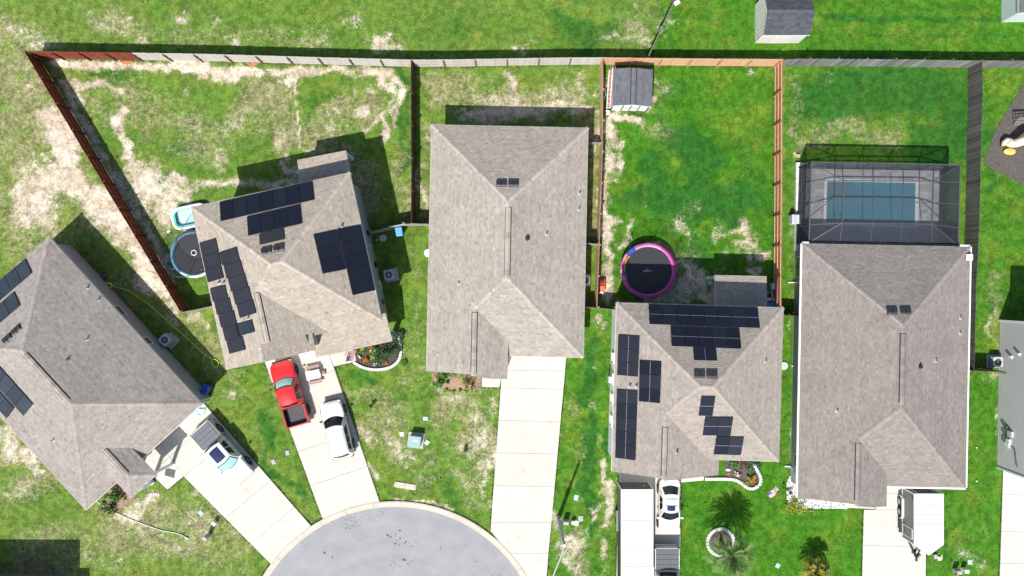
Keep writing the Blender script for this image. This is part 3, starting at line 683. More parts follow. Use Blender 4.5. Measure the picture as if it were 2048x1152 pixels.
    def panels(s, fi, quad, rows, cols, mid=None, m=None, group=None):
        """a field of solar modules; quad: four picture corners (row-major order), each module a part with its frame"""
        off = .11; al, up, n = s.frame_on(fi); pts = []
        for q in quad:
            u, v, zz = s.hit(q[0], q[1], fi, off); x, y = s.xy(u, v); pts.append(Vector((x, y, zz)))
        A, B, C, D = pts
        bil = lambda f, g: (A * (1 - f) + B * f) * (1 - g) + (D * (1 - f) + C * f) * g
        for r in range(rows):
            for c in range(cols):
                ce = bil((c + .5) / cols, (r + .5) / rows)
                ex = bil((c + 1) / cols, (r + .5) / rows) - bil(c / cols, (r + .5) / rows); ey = bil((c + .5) / cols, (r + 1) / rows) - bil((c + .5) / cols, r / rows)
                wx, wy = ex.length - .018, ey.length - .018; ax = ex.normalized(); nn = n; ay = nn.cross(ax).normalized()
                R = Matrix((ax, ay, nn)).transposed()
                key = (round(wx, 1), round(wy, 1), mid, m.name if m else '')
                if key not in shared:
                    x, y = key[0] / 2, key[1] / 2; f = MB(); f.box((0, 0, -.02), (2 * x, 2 * y, .036)); b_ = MB(); b_.box((0, 0, 0), (2 * x - .03, 2 * y - .03, .006))
                    bb = MB()
                    if mid == 'x': bb.box((0, 0, .004), (2 * x - .05, .022, .003))
                    if mid == 'y': bb.box((0, 0, .004), (.022, 2 * y - .05, .003))
                    shared[key] = (f.mesh('solar_panel', PFRAME), b_.mesh('cells', m or PANEL), bb.mesh('busbar', BUSBAR) if mid else None)
                fm, bm_, bb_ = shared[key]
                rot = R.to_euler()
                o = inst('solar_panel', fm, ce, rot, s.t); o.scale = (wx / key[0], wy / key[1], 1)
                g = bpy.data.objects.new('cells', bm_); COL.objects.link(g); g.parent = o
                if bb_: g = bpy.data.objects.new('busbar', bb_); COL.objects.link(g); g.parent = o
        rail = MB()
        for f in (.22, .78):   # mounting rails under the field
            for r in range(rows):
                g = (r + f) / rows; a_, b_ = bil(-.004, g) - n * .07, bil(1.004, g) - n * .07; rail.bar(a_, b_, .04, .05)
        rail.build('mounting_rail', PFRAME, s.t)
    def ridge_vent(s, a, b, A, B, zoff=.05):
        """shingled vent strip along a ridge between plan points"""
        mb = MB(); L = math.hypot(b[0] - a[0], b[1] - a[1]); dx, dy = (b[0] - a[0]) / L, (b[1] - a[1]) / L; nx, ny = -dy, dx
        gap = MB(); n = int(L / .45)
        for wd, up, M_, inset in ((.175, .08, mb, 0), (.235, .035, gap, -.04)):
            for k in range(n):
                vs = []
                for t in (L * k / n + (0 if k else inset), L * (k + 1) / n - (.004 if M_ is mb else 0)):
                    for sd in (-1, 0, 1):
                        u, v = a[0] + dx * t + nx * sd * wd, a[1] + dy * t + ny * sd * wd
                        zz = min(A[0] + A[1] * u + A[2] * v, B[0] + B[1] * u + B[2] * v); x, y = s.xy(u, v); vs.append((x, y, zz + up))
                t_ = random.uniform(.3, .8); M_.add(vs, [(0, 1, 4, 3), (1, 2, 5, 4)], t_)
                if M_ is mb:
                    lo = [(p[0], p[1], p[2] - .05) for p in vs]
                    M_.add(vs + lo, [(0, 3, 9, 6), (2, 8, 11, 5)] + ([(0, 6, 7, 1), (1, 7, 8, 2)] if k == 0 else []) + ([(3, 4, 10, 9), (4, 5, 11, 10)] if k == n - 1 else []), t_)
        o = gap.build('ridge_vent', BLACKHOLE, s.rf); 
        mb.build('ridge_vent', s.roofm, s.rf)
    def roof_vents(s, fi, pts, span=.78):
        al, up, n = s.frame_on(fi); R = Matrix((al, up, n)).transposed()
        for (px, py) in pts:
            u, v, zz = s.hit(px, py, fi, .1); x, y = s.xy(u, v); o = Vector((x, y, zz)) - n * .1
            mb = MB(Matrix.Translation(o) @ R.to_4x4())
            for sx in (-1, 1):
                c = sx * span * .255; hw = span * .24
                mb.add([(c - hw, -.27, .02), (c + hw, -.27, .02), (c + hw, .27, .02), (c - hw, .27, .02), (c - hw, -.24, .17), (c + hw, -.24, .17), (c + hw * .86, .16, .13), (c - hw * .86, .16, .13)],
                       [(0, 3, 2, 1), (4, 5, 6, 7), (0, 1, 5, 4), (1, 2, 6, 5), (2, 3, 7, 6), (3, 0, 4, 7)])
            mb.box((0, 0, .01), (span + .06, .62, .012))
            mb.build('roof_vent', DARKV, s.t, bevel=.012)
    def pipes(s, fi, pts, r=.055, h=.32, m=None):
        for (px, py) in pts:
            u, v, zz = s.hit(px, py, fi, .1); x, y = s.xy(u, v); z0 = zz - .1
            mb = MB(); mb.cyl((x, y, z0 + h / 2), r, h, 10); mb.cyl((x, y, z0 + .05), r * 2.0, .1, 10, r2=r * 1.1)
            al, up, n = s.frame_on(fi); R = Matrix((al, up, n)).transposed(); mb.box(Vector((x, y, z0)) + n * .012, (.26, .26, .012), R=R)
            o = mb.build('vent_pipe', m or VENTPIPE, s.t)
            MB().cyl((x, y, z0 + h + .004), r * .75, .008, 10).build('pipe_mouth', BLACKHOLE, o)
    def window(s, p, q, z0, z1, out=.03):
        """window on the wall line p->q (plan)"""
        L = math.hypot(q[0] - p[0], q[1] - p[1]); dx, dy = (q[0] - p[0]) / L, (q[1] - p[1]) / L; nx, ny = dy, -dx
        pt = lambda t, o, z: (*s.xy(p[0] + dx * t + nx * o, p[1] + dy * t + ny * o), z)
        f = MB()
        f.bar(pt(0, out, z0), pt(L, out, z0), .07, .09); f.bar(pt(0, out, z1), pt(L, out, z1), .07, .09); f.bar(pt(0, out, (z0 + z1) / 2), pt(L, out, (z0 + z1) / 2), .05, .05)
        f.bar(pt(.03, out, z0), pt(.03, out, z1), .07, .07); f.bar(pt(L - .03, out, z0), pt(L - .03, out, z1), .07, .07)
        o = f.build('window', SOFFIT, s.t)
        g = MB(); g.add([pt(.03, out + .0, z0), pt(L - .03, out, z0), pt(L - .03, out, z1), pt(.03, out, z1)], [(0, 1, 2, 3)]).build('pane', GLASS, o)
        return o
    def colm(s, u, v, z1, wd=.22, m=None):
        x, y = s.xy(u, v); mb = MB(); mb.box((x, y, z1 / 2), (wd, wd, z1), rz=s.th); mb.box((x, y, .1), (wd + .08, wd + .08, .2), rz=s.th); mb.build('porch_column', m or SOFFIT, s.t)

def shing(name, dark, light): return tone_mat(name, dark, light, .92, .10, .25, .2)
def std_house(h, W, L, Lw, ur, hipN=6.1, uwr=6.27, bend=True):
    """hip roof with a front gable wing at the left: faces 0 W, 1 W wing, 2 E, 3 N, 4 S, 5 S lower, 6 wing right"""
    ze, s = h.ze, h.s; r = W / 2; zr = ze + s * r; sN = s * r / hipN; va = L - r
    vw = L - ur; zw = ze + s * ur; vv = vw + (uwr - ur)
    Wp = (ze, s, 0); Ep = (ze + s * W, -s, 0); Np = (ze, 0, sN); Sp = (ze + s * L, 0, -s); Rp = (zw + s * ur, -s, 0)
    h.face([(0, 0), (r, hipN), (r, va), (ur, vw), (0, vw)], Wp)
    h.face([(0, vw), (ur, vw), (ur, Lw), (0, Lw)], Wp)
    h.face([(W, 0), (W, L), (r, va), (r, hipN)], Ep)
    h.face([(0, 0), (W, 0), (r, hipN)], Np)
    h.face([(r, va), (W, L), (uwr, L), (uwr, va + abs(uwr - r) * 1.0 if uwr > r else va)] if uwr > r else [(r, va), (W, L), (uwr, L), (uwr, va)], Sp)
    if uwr > r: h.face([(r, va), (uwr, va + (uwr - r)), (uwr, vv), (ur, vw)], Sp)
    else: h.face([(r, va), (uwr, vv), (ur, vw)], Sp)
    h.face([(ur, vw), (uwr, vv), (uwr, Lw + .42), (ur + (uwr - ur) * .5, Lw + .36), (ur, Lw + .12)], Rp)
    h.roof()
    h.caps([((0, 0), (r, hipN), Wp, Np), ((W, 0), (r, hipN), Ep, Np), ((r, hipN), (r, va), Wp, Ep), ((r, va), (W, L), Sp, Ep), ((r, va), (ur, vw), Sp, Wp), ((ur, vw), (ur, Lw + .1), Wp, Rp)])
    return dict(W=Wp, E=Ep, N=Np, S=Sp, R=Rp, r=r, va=va, vw=vw, zw=zw, zr=zr, vv=vv)

# ---- house 3: the middle house
SH3 = shing('taupe_shingle', (.198, .173, .146), (.415, .374, .322))
W3 = mat('beige_siding', (.46, .43, .38), .8, .05, 2)
h3 = House('house', 'middle house with bare taupe shingle hip roof and no solar panels, beside the empty driveway', 'house', (863, 249), -1.2, ze=3.25, roofc=SH3, wallm=W3)
k3 = std_house(h3, 12.1, 17.75, 19.05, 3.72)
h3.walls([(.42, .42), (11.68, .42), (11.68, 17.35), (5.85, 17.35), (5.85, 18.6), (.42, 18.6)])
h3.trim('fascia', SOFFIT, [((0, 0), (12.1, 0), 3.25, 3.25), ((12.1, 0), (12.1, 17.75), 3.25, 3.25), ((12.1, 17.75), (6.27, 17.75), 3.25, 3.25), ((0, 19.05), (0, 0), 3.25, 3.25)], .02, .16, -.09, .012)
h3.ridge_vent((6.1, 6.55), (6.1, 11.6), k3['W'], k3['E']); h3.ridge_vent((3.72, 14.4), (3.72, 18.9), k3['W'], k3['R'])
h3.roof_vents(3, [(1002.9, 366), (1027, 366)])
h3.pipes(2, [(1159, 387), (1158, 419), (1093, 468)]); h3.pipes(0, [(916.7, 567)])
h3.pipes(2, [(1054, 476)], .11, .28, DARKV)
h3.colm(6.0, 19.3, 3.0)

# ---- house 5: house with the screened pool
SH5 = shing('grey_brown_shingle', (.145, .127, .113), (.305, .271, .245))
W5 = mat('grey_stucco', (.36, .36, .35), .85, .05, 3)
h5 = House('house', 'house with grey brown shingle roof and white gutters, joined to the screened pool cage', 'house', (1605, 487), -1.1, ze=3.0, roofc=SH5, wallm=W5)
k5 = std_house(h5, 13.0, 18.7, 19.7, 3.87, uwr=6.66)
h5.walls([(.55, .5), (12.5, .5), (12.5, 18.2), (6.2, 18.2), (6.2, 19.2), (.55, 19.2)])
GUT = mat('white_gutter', (.78, .79, .76), .4, .03, 2)
h5.trim('gutter', GUT, [((0, 19.7), (0, 0), 3.0, 3.0), ((13.0, 0), (13.0, 18.7), 3.0, 3.0), ((13.0, 18.7), (6.66, 18.7), 3.0, 3.0), ((6.66, 20.0), (6.66, 17.5), k5['zw'] - .42 * 2.79, k5['zw'] - .42 * 2.79), ((0, 0), (.5, 0), 3.0, 3.0), ((12.2, 0), (13.0, 0), 3.0, 3.0)], .13, .12, -.06, .07)
h5.trim('fascia', PFRAME, [((.5, 0), (12.2, 0), 3.0, 3.0)], .14, .16, -.07, .075)
h5.ridge_vent((6.5, 6.7), (6.5, 11.8), k5['W'], k5['E']); h5.ridge_vent((3.87, 15.1), (3.87, 19.4), k5['W'], k5['R'])
h5.roof_vents(3, [(1784.7, 621), (1812, 621)])
h5.pipes(2, [(1873, 722), (1922, 636), (1922, 667)]); h5.pipes(0, [(1675, 822)]); h5.pipes(2, [(1841, 733)], .11, .28, DARKV)
o = MB(); x, y = h5.xy(12.75, .85); z = 3.35
o.cyl((x, y, 3.1), .03, .6, 8); o.box((x, y, z), (.5, .48, .05), rz=h5.th); o.build('antenna_panel', mat('white_plastic', (.82, .82, .8), .35, .02, 2), h5.t)
for (u, v) in ((-.0, 3.0), (0.0, 18.0)):   # downspouts at the left wall
    mb = MB(); mb.bar((*h5.xy(0, v), 2.68), (*h5.xy(-.02, v + .02), 2.6), .09, .07); mb.bar((*h5.xy(0, v), 2.66), (*h5.xy(.5, v), 2.35), .09, .07); mb.bar((*h5.xy(.48, v), 2.35), (*h5.xy(.48, v), .1), .09, .07); mb.bar((*h5.xy(.48, v), .1), (*h5.xy(.05, v), .06), .09, .07); mb.build('downspout', GUT, h5.t)
h5.window((.52, 2.6), (.52, .9), .5, 2.3); h5.window((.52, 17.9), (.52, 16.7), .9, 2.2)

# ---- house 4: house with the climbing dome and solar panels on three slopes
SH4 = shing('sand_shingle', (.190, .164, .140), (.382, .339, .297))
W4 = mat('white_siding', (.66, .66, .63), .7, .04, 2)
h4 = House('house', 'two storey house with black solar panels on three slopes, beside the pink trampoline', 'house', (1233, 605), -1.7, ze=5.2, k=.958, roofc=SH4, wallm=W4)
ze, s = h4.ze, h4.s; Wp = (ze, s, 0); Ep = (ze + 13 * s, -s, 0); Np = (ze, 0, s); Sp = (ze + 12 * s, 0, -s); zw = ze + s * 3.73; Rp = (zw + s * 3.73, -s, 0)
h4.face([(0, 0), (6, 6), (3.73, 8.27), (0, 8.27)], Wp); h4.face([(0, 8.27), (3.73, 8.27), (3.73, 13.2), (0, 13.15)], Wp)
h4.face([(13, 0), (13, 12), (7, 6)], Ep); h4.face([(0, 0), (13, 0), (7, 6), (6, 6)], Np); h4.face([(6, 6), (7, 6), (13, 12), (7.46, 12), (3.73, 8.27)], Sp)
h4.face([(3.73, 8.27), (7.46, 12.0), (8.45, 11.9), (8.45, 13.3), (3.73, 13.35)], Rp)
a4 = h4.pl(1430, 550, 2.55); b4 = h4.pl(1533, 552.5, 2.55); PT4 = (2.55 - .15 * a4[1], 0, .15); h4.face([a4, b4, (b4[0], .4), (a4[0], .4)], PT4)
h4.roof()
h4.caps([((0, 0), (6, 6), Wp, Np), ((13, 0), (7, 6), Ep, Np), ((6, 6), (7, 6), Np, Sp), ((7, 6), (13, 12), Sp, Ep), ((6, 6), (3.73, 8.27), Sp, Wp), ((3.73, 8.27), (3.73, 13.3), Wp, Rp)])
h4.walls([(.42, .4), (12.6, .4), (12.6, 11.6), (7.2, 11.6), (7.2, 12.8), (.42, 12.8)])
h4.trim('fascia', SOFFIT, [((0, 0), (13, 0), ze, ze), ((13, 0), (13, 12), ze, ze), ((13, 12), (8.5, 12), ze, ze), ((0, 13.1), (0, 0), ze, ze)], .02, .16, -.09, .012)
h4.ridge_vent((3.73, 9.3), (3.73, 13.0), Wp, Rp)
h4.roof_vents(3, [(1399.6, 748.3), (1424.2, 748.3)])
h4.pipes(2, [(1532, 723)]); h4.pipes(0, [(1260, 772), (1273, 772.5)], .08, .3); h4.pipes(5, [(1354, 905)], .07)
for u in (a4[0] + .15, b4[0] - .15): h4.colm(u, a4[1] + .2, 2.35)
h4.panels(3, [(1297, 608), (1515.8, 615), (1520.4, 655.8), (1299, 648)], 1, 8, 'x')
h4.panels(3, [(1340.8, 652), (1479, 656.7), (1483, 697.5), (1343.3, 692)], 1, 5, 'x')
h4.panels(3, [(1386.3, 695.8), (1433, 696.3), (1434, 721.3), (1387.7, 719.8)], 1, 1, 'y')
h4.panels(0, [(1236, 668.8), (1279.4, 671.9), (1275.8, 753.8), (1234, 750)], 3, 1, 'y')
h4.panels(0, [(1278.8, 720.4), (1323, 723), (1320, 806.9), (1277.3, 802.5)], 3, 1, 'y')
h4.panels(0, [(1233.2, 778.4), (1275.5, 781.3), (1271.2, 921.2), (1230, 915.6)], 5, 1, 'y')
h4.panels(4, [(1402.3, 792.1), (1430.7, 793), (1425.7, 832.3), (1397.5, 831.6)], 1, 1, 'x')
h4.panels(4, [(1410, 833.8), (1466.5, 834.4), (1461.5, 872.2), (1405.7, 870.7)], 1, 2, 'x')
h4.panels(4, [(1432.2, 872.8), (1487.5, 874), (1482.8, 910.8), (1427.9, 909)], 1, 2, 'x')
for v in (4.2, 5.9, 7.6, 9.4): h4.window((.4, v + .9), (.4, v), 1.0, 2.1); h4.window((.4, v + .9), (.4, v), 3.6, 4.7)
mb = MB(); x, y = h4.xy(.25, 6.5); mb.box((x, y, 1.25), (.28, .5, .7), rz=h4.th); mb.box((x, y, .6), (.1, .1, 1.2), rz=h4.th); mb.build('meter_box', mat('white_enamel', (.72, .73, .72), .4, .03, 3), h4.t)

# ---- house 2: turned house with the fenced dirt yard
SH2 = shing('cream_shingle', (.212, .180, .145), (.445, .392, .325))
W2m = mat('green_grey_siding', (.30, .325, .30), .8, .05, 2)
h2 = House('house', 'turned two storey house with cream shingle roof and solar panels, red pickup at its front', 'house', (382, 414), 12.3, ze=5.4, k=.955, roofc=SH2, wallm=W2m)
ze = 5.4
W_ = 12.64; L_ = 11.8; Wp = (ze, s, 0); Ep = (ze + W_ * s, -s, 0); Np = (ze, 0, s); Sp = (ze + L_ * s, 0, -s); ur = 4.2; zw = ze + s * ur; Rp = (zw + s * ur, -s, 0); R2 = (ze + s * 3.45 * 2, -s, 0)
h2.face([(0, 0), (5.9, 5.9), (4.2, 7.6), (0, 7.6)], Wp); h2.face([(0, 7.6), (4.2, 7.6), (4.2, 11.6), (0, 11.6)], Wp); h2.face([(0, 11.6), (3.45, 11.6), (3.45, 12.95), (0, 12.95)], Wp)
h2.face([(W_, 0), (W_, 11.8), (6.74, 5.9)], Ep); h2.face([(0, 0), (W_, 0), (6.74, 5.9), (5.9, 5.9)], Np); h2.face([(5.9, 5.9), (6.74, 5.9), (W_, 11.8), (8.4, 11.8), (4.2, 7.6)], Sp)
h2.face([(4.2, 7.6), (7.4, 10.8), (7.4, 11.6), (4.2, 11.6)], Rp); h2.face([(7.4, 10.8), (8.4, 11.8), (7.4, 11.8)], Rp)
h2.face([(3.45, 11.6), (7.06, 11.6), (7.06, 12.95), (3.45, 12.95)], R2)
q1, q2, q3, q4 = h2.pl(632, 715.5, 2.4), h2.pl(785, 682, 2.4), h2.pl(771, 626, 3.1), h2.pl(624, 668, 3.1); PF = h2.fit([(*q1, 2.4), (*q2, 2.4), (*q3, 3.1)]); h2.face([q1, q2, q3, (q1[0] + .2, q3[1])], PF)
b1, b2 = h2.pl(594, 320, 2.95), h2.pl(692, 301, 2.95); PB = h2.fit([(*b1, 2.95), (*b2, 2.95), (b1[0], .45, 3.3)]); h2.face([b1, b2, (b2[0], .45), (b1[0], .45)], PB)
h2.roof()
h2.caps([((0, 0), (5.9, 5.9), Wp, Np), ((W_, 0), (6.74, 5.9), Ep, Np), ((5.9, 5.9), (6.74, 5.9), Np, Sp), ((6.74, 5.9), (W_, 11.8), Sp, Ep), ((5.9, 5.9), (4.2, 7.6), Sp, Wp), ((4.2, 7.6), (4.2, 11.6), Wp, Rp), ((3.45, 11.6), (3.45, 12.9), Wp, R2)])
h2.walls([(.42, .42), (12.2, .42), (12.2, 11.5), (6.7, 11.5), (6.7, 12.6), (.42, 12.6)])
h2.trim('fascia', SOFFIT, [((W_, 0), (W_, 11.8), ze, ze), ((0, 12.95), (0, 0), ze, ze), ((0, 0), (W_, 0), ze, ze)], .02, .16, -.09, .012)
h2.ridge_vent((4.2, 7.75), (4.2, 11.5), Wp, Rp)
h2.roof_vents(4, [(532.5, 501.3), (557, 495.6)])
h2.pipes(0, [(438, 565), (447, 565.5)], .08, .3); h2.pipes(1, [(496, 636)], .06); h2.pipes(3, [(683, 453)], .07)
h2.panels(4, [(439.2, 404), (624.6, 361.7), (627.9, 399.2), (440.4, 442.1)], 1, 7)
h2.panels(4, [(494, 433.1), (600.2, 408.1), (603.8, 446.7), (495.4, 471.3)], 1, 4)
h2.panels(4, [(517.5, 468.5), (566.9, 457.1), (569, 477.9), (519.4, 489)], 1, 1, m=mat('solar_glass_brown', (.028, .028, .03), .3, .2, .6))
PB_ = mat('solar_glass_dusty', (.020, .019, .024), .28, .25, .5)
h2.panels(0, [(398.3, 485.7), (431, 476.3), (446.7, 555.7), (415, 565.7)], 3, 1, m=PB_)
h2.panels(0, [(436.7, 505), (471.7, 494), (513, 625.7), (480.3, 636.3)], 5, 1, m=PB_)
h2.panels(1, [(418.3, 577.3), (448.3, 569.7), (492, 699), (459.3, 708)], 5, 1, m=PB_)
h2.panels(1, [(469.3, 649), (503.3, 639), (509.3, 664), (475, 673.3)], 1, 1, m=PANEL_L)
h2.panels(3, [(627, 469), (674.3, 458.3), (692, 539), (645.3, 547.3)], 3, 1)
h2.panels(3, [(675.3, 457.3), (722, 449.3), (750.3, 580.7), (705.3, 590.7)], 5, 1)
for u in (b1[0] + .15, b2[0] - .2): h2.colm(u, b1[1] + .2, 2.75)
for q in ((q1[0] + .3, q1[1] - .3), (q2[0] - .3, q2[1] - .3)): h2.colm(*q, 2.3, .3)
dm = mat('meter_grey', (.10, .105, .11), .5, .1, 4)
for (v, r_, zc, m_) in ((4.45, .24, 1.5, BLACKHOLE), (7.1, .26, 1.1, BLACKHOLE), (10.3, .2, 1.5, dm)):
    x, y = h2.xy(12.3, v); mb = MB(Matrix.Translation((x, y, zc)) @ Matrix.Rotation(h2.th, 4, 'Z')); mb.cyl((0, 0, 0), r_, .12, 16, 'X'); mb.box((.06, 0, 0), (.08, .12, .2)); mb.build('hose_reel' if m_ is BLACKHOLE else 'meter', m_, h2.t)
for v, zc, sz in ((8.7, 1.2, .45), (9.05, 1.0, .3), (5.5, 1.8, .16)):
    x, y = h2.xy(12.3, v); MB().box((x, y, zc), (.16, sz, sz), rz=h2.th).build('meter_box', mat('pale_enamel', (.5, .53, .55), .4, .05, 4), h2.t)

# ---- house 1: diagonal house at the left
SH1 = shing('grey_taupe_shingle', (.172, .151, .134), (.374, .336, .304))
W1 = mat('blue_grey_siding', (.30, .31, .31), .8, .05, 2)
A1 = w2(97, 473, 3.0); th1 = 42.5; ze = 3.0; c_, s_ = math.cos(math.radians(th1)), math.sin(math.radians(th1))
tl1 = (A1[0] - 12.2 * c_, A1[1] - 12.2 * s_); kk = S * H / (H - 3.0)
h1 = House('house', 'diagonal house with grey taupe hip roof and a small hipped entry porch', 'house', (tl1[0] * kk + 1024, 576 - tl1[1] * kk), th1, ze=3.0, roofc=SH1, wallm=W1)
W_, L_, r_ = 12.2, 17.6, 6.1; va = L_ - r_; Wp = (ze, s, 0); Ep = (ze + s * W_, -s, 0); Np = (ze, 0, s); Sp = (ze + s * L_, 0, -s)
h1.face([(0, 0), (r_, r_), (r_, va), (0, L_)], Wp); h1.face([(W_, 0), (W_, L_), (r_, va), (r_, r_)], Ep); h1.face([(0, 0), (W_, 0), (r_, r_)], Np); h1.face([(r_, va), (W_, L_), (0, L_)], Sp)
zp = 3.46; ul, ur_ = 3.48, 6.09; um = (ul + ur_) / 2; vt = 15.2
PL = (zp - s * ul, s, 0); PR = (zp + s * ur_, -s, 0); PS = (zp + s * 19.35, 0, -s); vh = 19.35 - (um - ul); zt = zp + s * (um - ul); vt = L_ - (zt - ze) / s; ve = L_ - (zp - ze) / s
h1.face([(um, vt), (um, vh), (ul, 19.35), (ul, ve)], PL); h1.face([(um, vt), (ur_, ve), (ur_, 19.35), (um, vh)], PR); h1.face([(um, vh), (ur_, 19.35), (ul, 19.35)], PS)
h1.roof()
h1.caps([((0, 0), (r_, r_), Wp, Np), ((W_, 0), (r_, r_), Ep, Np), ((r_, r_), (r_, va), Wp, Ep), ((r_, va), (W_, L_), Sp, Ep), ((r_, va), (0, L_), Sp, Wp), ((um, vt), (um, vh), PL, PR), ((um, vh), (ur_, 19.35), PR, PS), ((um, vh), (ul, 19.35), PL, PS)])
h1.walls([(.4, .4), (11.85, .4), (11.85, 17.2), (.4, 17.2)])
for u in (ul + .2, ur_ - .2): h1.colm(u, 19.1, 3.1)
h1.trim('fascia', SOFFIT, [((0, 0), (W_, 0), ze, ze), ((W_, 0), (W_, L_), ze, ze), ((W_, L_), (0, L_), ze, ze), ((0, L_), (0, 0), ze, ze)], .02, .16, -.09, .012)
h1.ridge_vent((r_, r_ + .4), (r_, va - .3), Wp, Ep); h1.ridge_vent((um, vt + .2), (um, vh - .2), PL, PR)
h1.roof_vents(2, [(13.5, 677.7), (32, 660)])
h1.pipes(1, [(173.3, 576), (195.8, 600), (172.5, 678.5)]); h1.pipes(1, [(135, 718.5)], .05, .3, mat('copper_brown', (.18, .12, .10), .6, .1, 4)); h1.pipes(0, [(106, 880)])
h1.panels(2, [(-74, 622), (49, 517.3), (64, 545), (-59, 650)], 1, 6, m=PANEL_L)
h1.panels(2, [(-76, 671), (27, 583), (40, 610.4), (-63, 698)], 1, 5, m=PANEL_L)
h1.panels(0, [(-25, 707), (65, 807.3), (46.9, 832.7), (-43, 732)], 1, 5, m=PANEL_L)
h1.panels(0, [(-62, 716), (28, 816), (13, 837.5), (-77, 737)], 1, 5, m=PANEL_L)
h1.window((11.87, 7.0), (11.87, 8.1), 1.4, 2.35); h1.window((11.87, 10.4), (11.87, 11.2), 1.4, 2.35)
h1.siding((11.85, .4), (11.85, 17.2), .15, 2.6, W1)
h2.siding((12.2, .42), (12.2, 11.5), .15, 5.2, W2m)

# ---- house 6 (right margin) and house 0 (below the frame, its shadow falls in)
SH6 = shing('slate_shingle', (.10, .10, .105), (.2, .2, .2)); W6 = mat('pebble_siding', (.50, .50, .475), .75, .04, 2)
b6 = w2(1999, 641); h6 = House('house', 'grey sided house at the right margin with meters on its wall', 'house', (2084, 632), -1.0, ze=5.5, roofc=SH6, wallm=W6)
h6.face([(0, 0), (6, 6), (6, 9), (0, 13.2)], (5.5, s, 0)); h6.face([(0, 0), (12, 0), (6, 6)], (5.5, 0, s)); h6.face([(12, 0), (12, 13), (6, 9), (6, 6)], (5.5 + 12 * s, -s, 0)); h6.face([(6, 9), (12, 13), (0, 13.2)], (5.5 + s * 15, 0, -s))
h6.roof(); h6.walls([(.5, .57), (11.6, .57), (11.6, 12.8), (.5, 12.55)]); h6.siding((.5, 12.55), (.5, .57), .1, 5.3, W6, .2)
for v, zz, sz, m_ in ((3.1, 2.5, .18, SOFFIT), (3.4, 1.6, .2, SOFFIT), (9.1, 1.2, .3, dm), (9.5, 1.7, .42, MATS['pale_enamel']), (9.75, 1.3, .3, dm), (10.1, 1.5, .3, SOFFIT), (10.4, 1.4, .42, SOFFIT)):
    x, y = h6.xy(.41, v); MB().box((x, y, zz), (.2, sz, sz * 1.2), rz=h6.th).build('meter_box', m_, h6.t)
mb = MB(); mb.tube([(*h6.xy(.43, 10.5), 1.2), (*h6.xy(.43, 10.6), 2.2), (*h6.xy(.43, 12.0), 2.5)], .03); mb.build('conduit', dm, h6.t)
MB().box((*h6.xy(.5, 12.55), 2.6), (.14, .14, 5.2), rz=h6.th).build('corner_board', SOFFIT, h6.t); MB().box((*h6.xy(.5, .57), 2.6), (.14, .14, 5.2), rz=h6.th).build('corner_board', SOFFIT, h6.t)
h0 = House('house', 'house just below the lower left edge, only its shadow showing', 'house', (-264, 1161), 0, ze=3.0, roofc=SH1, wallm=mat('brown_siding', (.16, .14, .12), .85, .1, 2))
h0.face([(0, 0), (6, 6), (6, 8), (0, 14)], Wp); h0.face([(0, 0), (13.86, 0), (7.86, 6), (6, 6)], Np); h0.face([(13.86, 0), (13.86, 14), (7.86, 8), (7.86, 6)], (ze + 13.86 * s, -s, 0)); h0.face([(6, 8), (6, 6), (7.86, 6), (7.86, 8)], (ze + 6 * s, 0, .001)); h0.face([(6, 8), (7.86, 8), (13.86, 14), (0, 14)], (ze + 14 * s, 0, -s))
h0.face([(13.86, 1.85), (14.83, 1.85), (14.83, 8), (13.86, 8)], (ze + .05, -.05, 0))
h0.roof(); h0.walls([(.65, .65), (13.2, .65), (13.2, 13.2), (.65, 13.2)])

def garage(h, u0, u1, v, ht=2.2):
    """sectional garage door on a front wall"""
    pt = lambda u, o, z: (*h.xy(u, v + o), z)
    f = MB(); f.bar(pt(u0 - .08, .03, 0), pt(u0 - .08, .03, ht + .1), .1, .12); f.bar(pt(u1 + .08, .03, 0), pt(u1 + .08, .03, ht + .1), .1, .12); f.bar(pt(u0 - .1, .03, ht + .08), pt(u1 + .1, .03, ht + .08), .1, .14)
    d = f.build('garage_door', SOFFIT, h.t)
    for k in range(4):
        z = .08 + ht * k / 4; MB().add([pt(u0, .025, z), pt(u1, .025, z), pt(u1, .025, z + ht / 4 - .03), pt(u0, .025, z + ht / 4 - .03)], [(0, 1, 2, 3)]).build('door_panel', SOFFIT, d)
def front_door(h, u, v):
    pt = lambda a, o, z: (*h.xy(u + a, v + o), z)
    d = MB().box((*h.xy(u, v + .03), 1.05), (.95, .06, 2.1), rz=h.th).build('front_door', mat('dark_door', (.06, .045, .04), .5, .1, 4), h.t); MB().box((*h.xy(u + .36, v + .08), 1.0), (.05, .06, .12), rz=h.th).build('handle', VENTPIPE, d)
garage(h3, 6.6, 11.2, 17.35); front_door(h3, 5.2, 18.6); h3.window((1.2, 18.6), (2.9, 18.6), .9, 2.2)
garage(h5, 7.0, 12.0, 18.2); front_door(h5, 5.4, 19.2); h5.window((1.4, 19.2), (3.2, 19.2), .9, 2.2)
garage(h4, .8, 5.6, 12.8); front_door(h4, 6.5, 12.8); h4.window((8.6, 11.6), (10.4, 11.6), .9, 2.2); h4.window((8.6, 11.6), (10.4, 11.6), 3.5, 4.7); h4.window((2.4, 12.8), (4.2, 12.8), 3.5, 4.7)
garage(h2, 1.6, 6.2, 12.6); front_door(h2, 8.4, 11.5); h2.window((9.6, 11.5), (11.4, 11.5), .9, 2.2); h2.window((2.4, 12.6), (4.2, 12.6), 3.5, 4.7)
garage(h1, 7.0, 11.4, 17.2); front_door(h1, 4.8, 17.2); h1.window((1.0, 17.2), (2.7, 17.2), .9, 2.2)
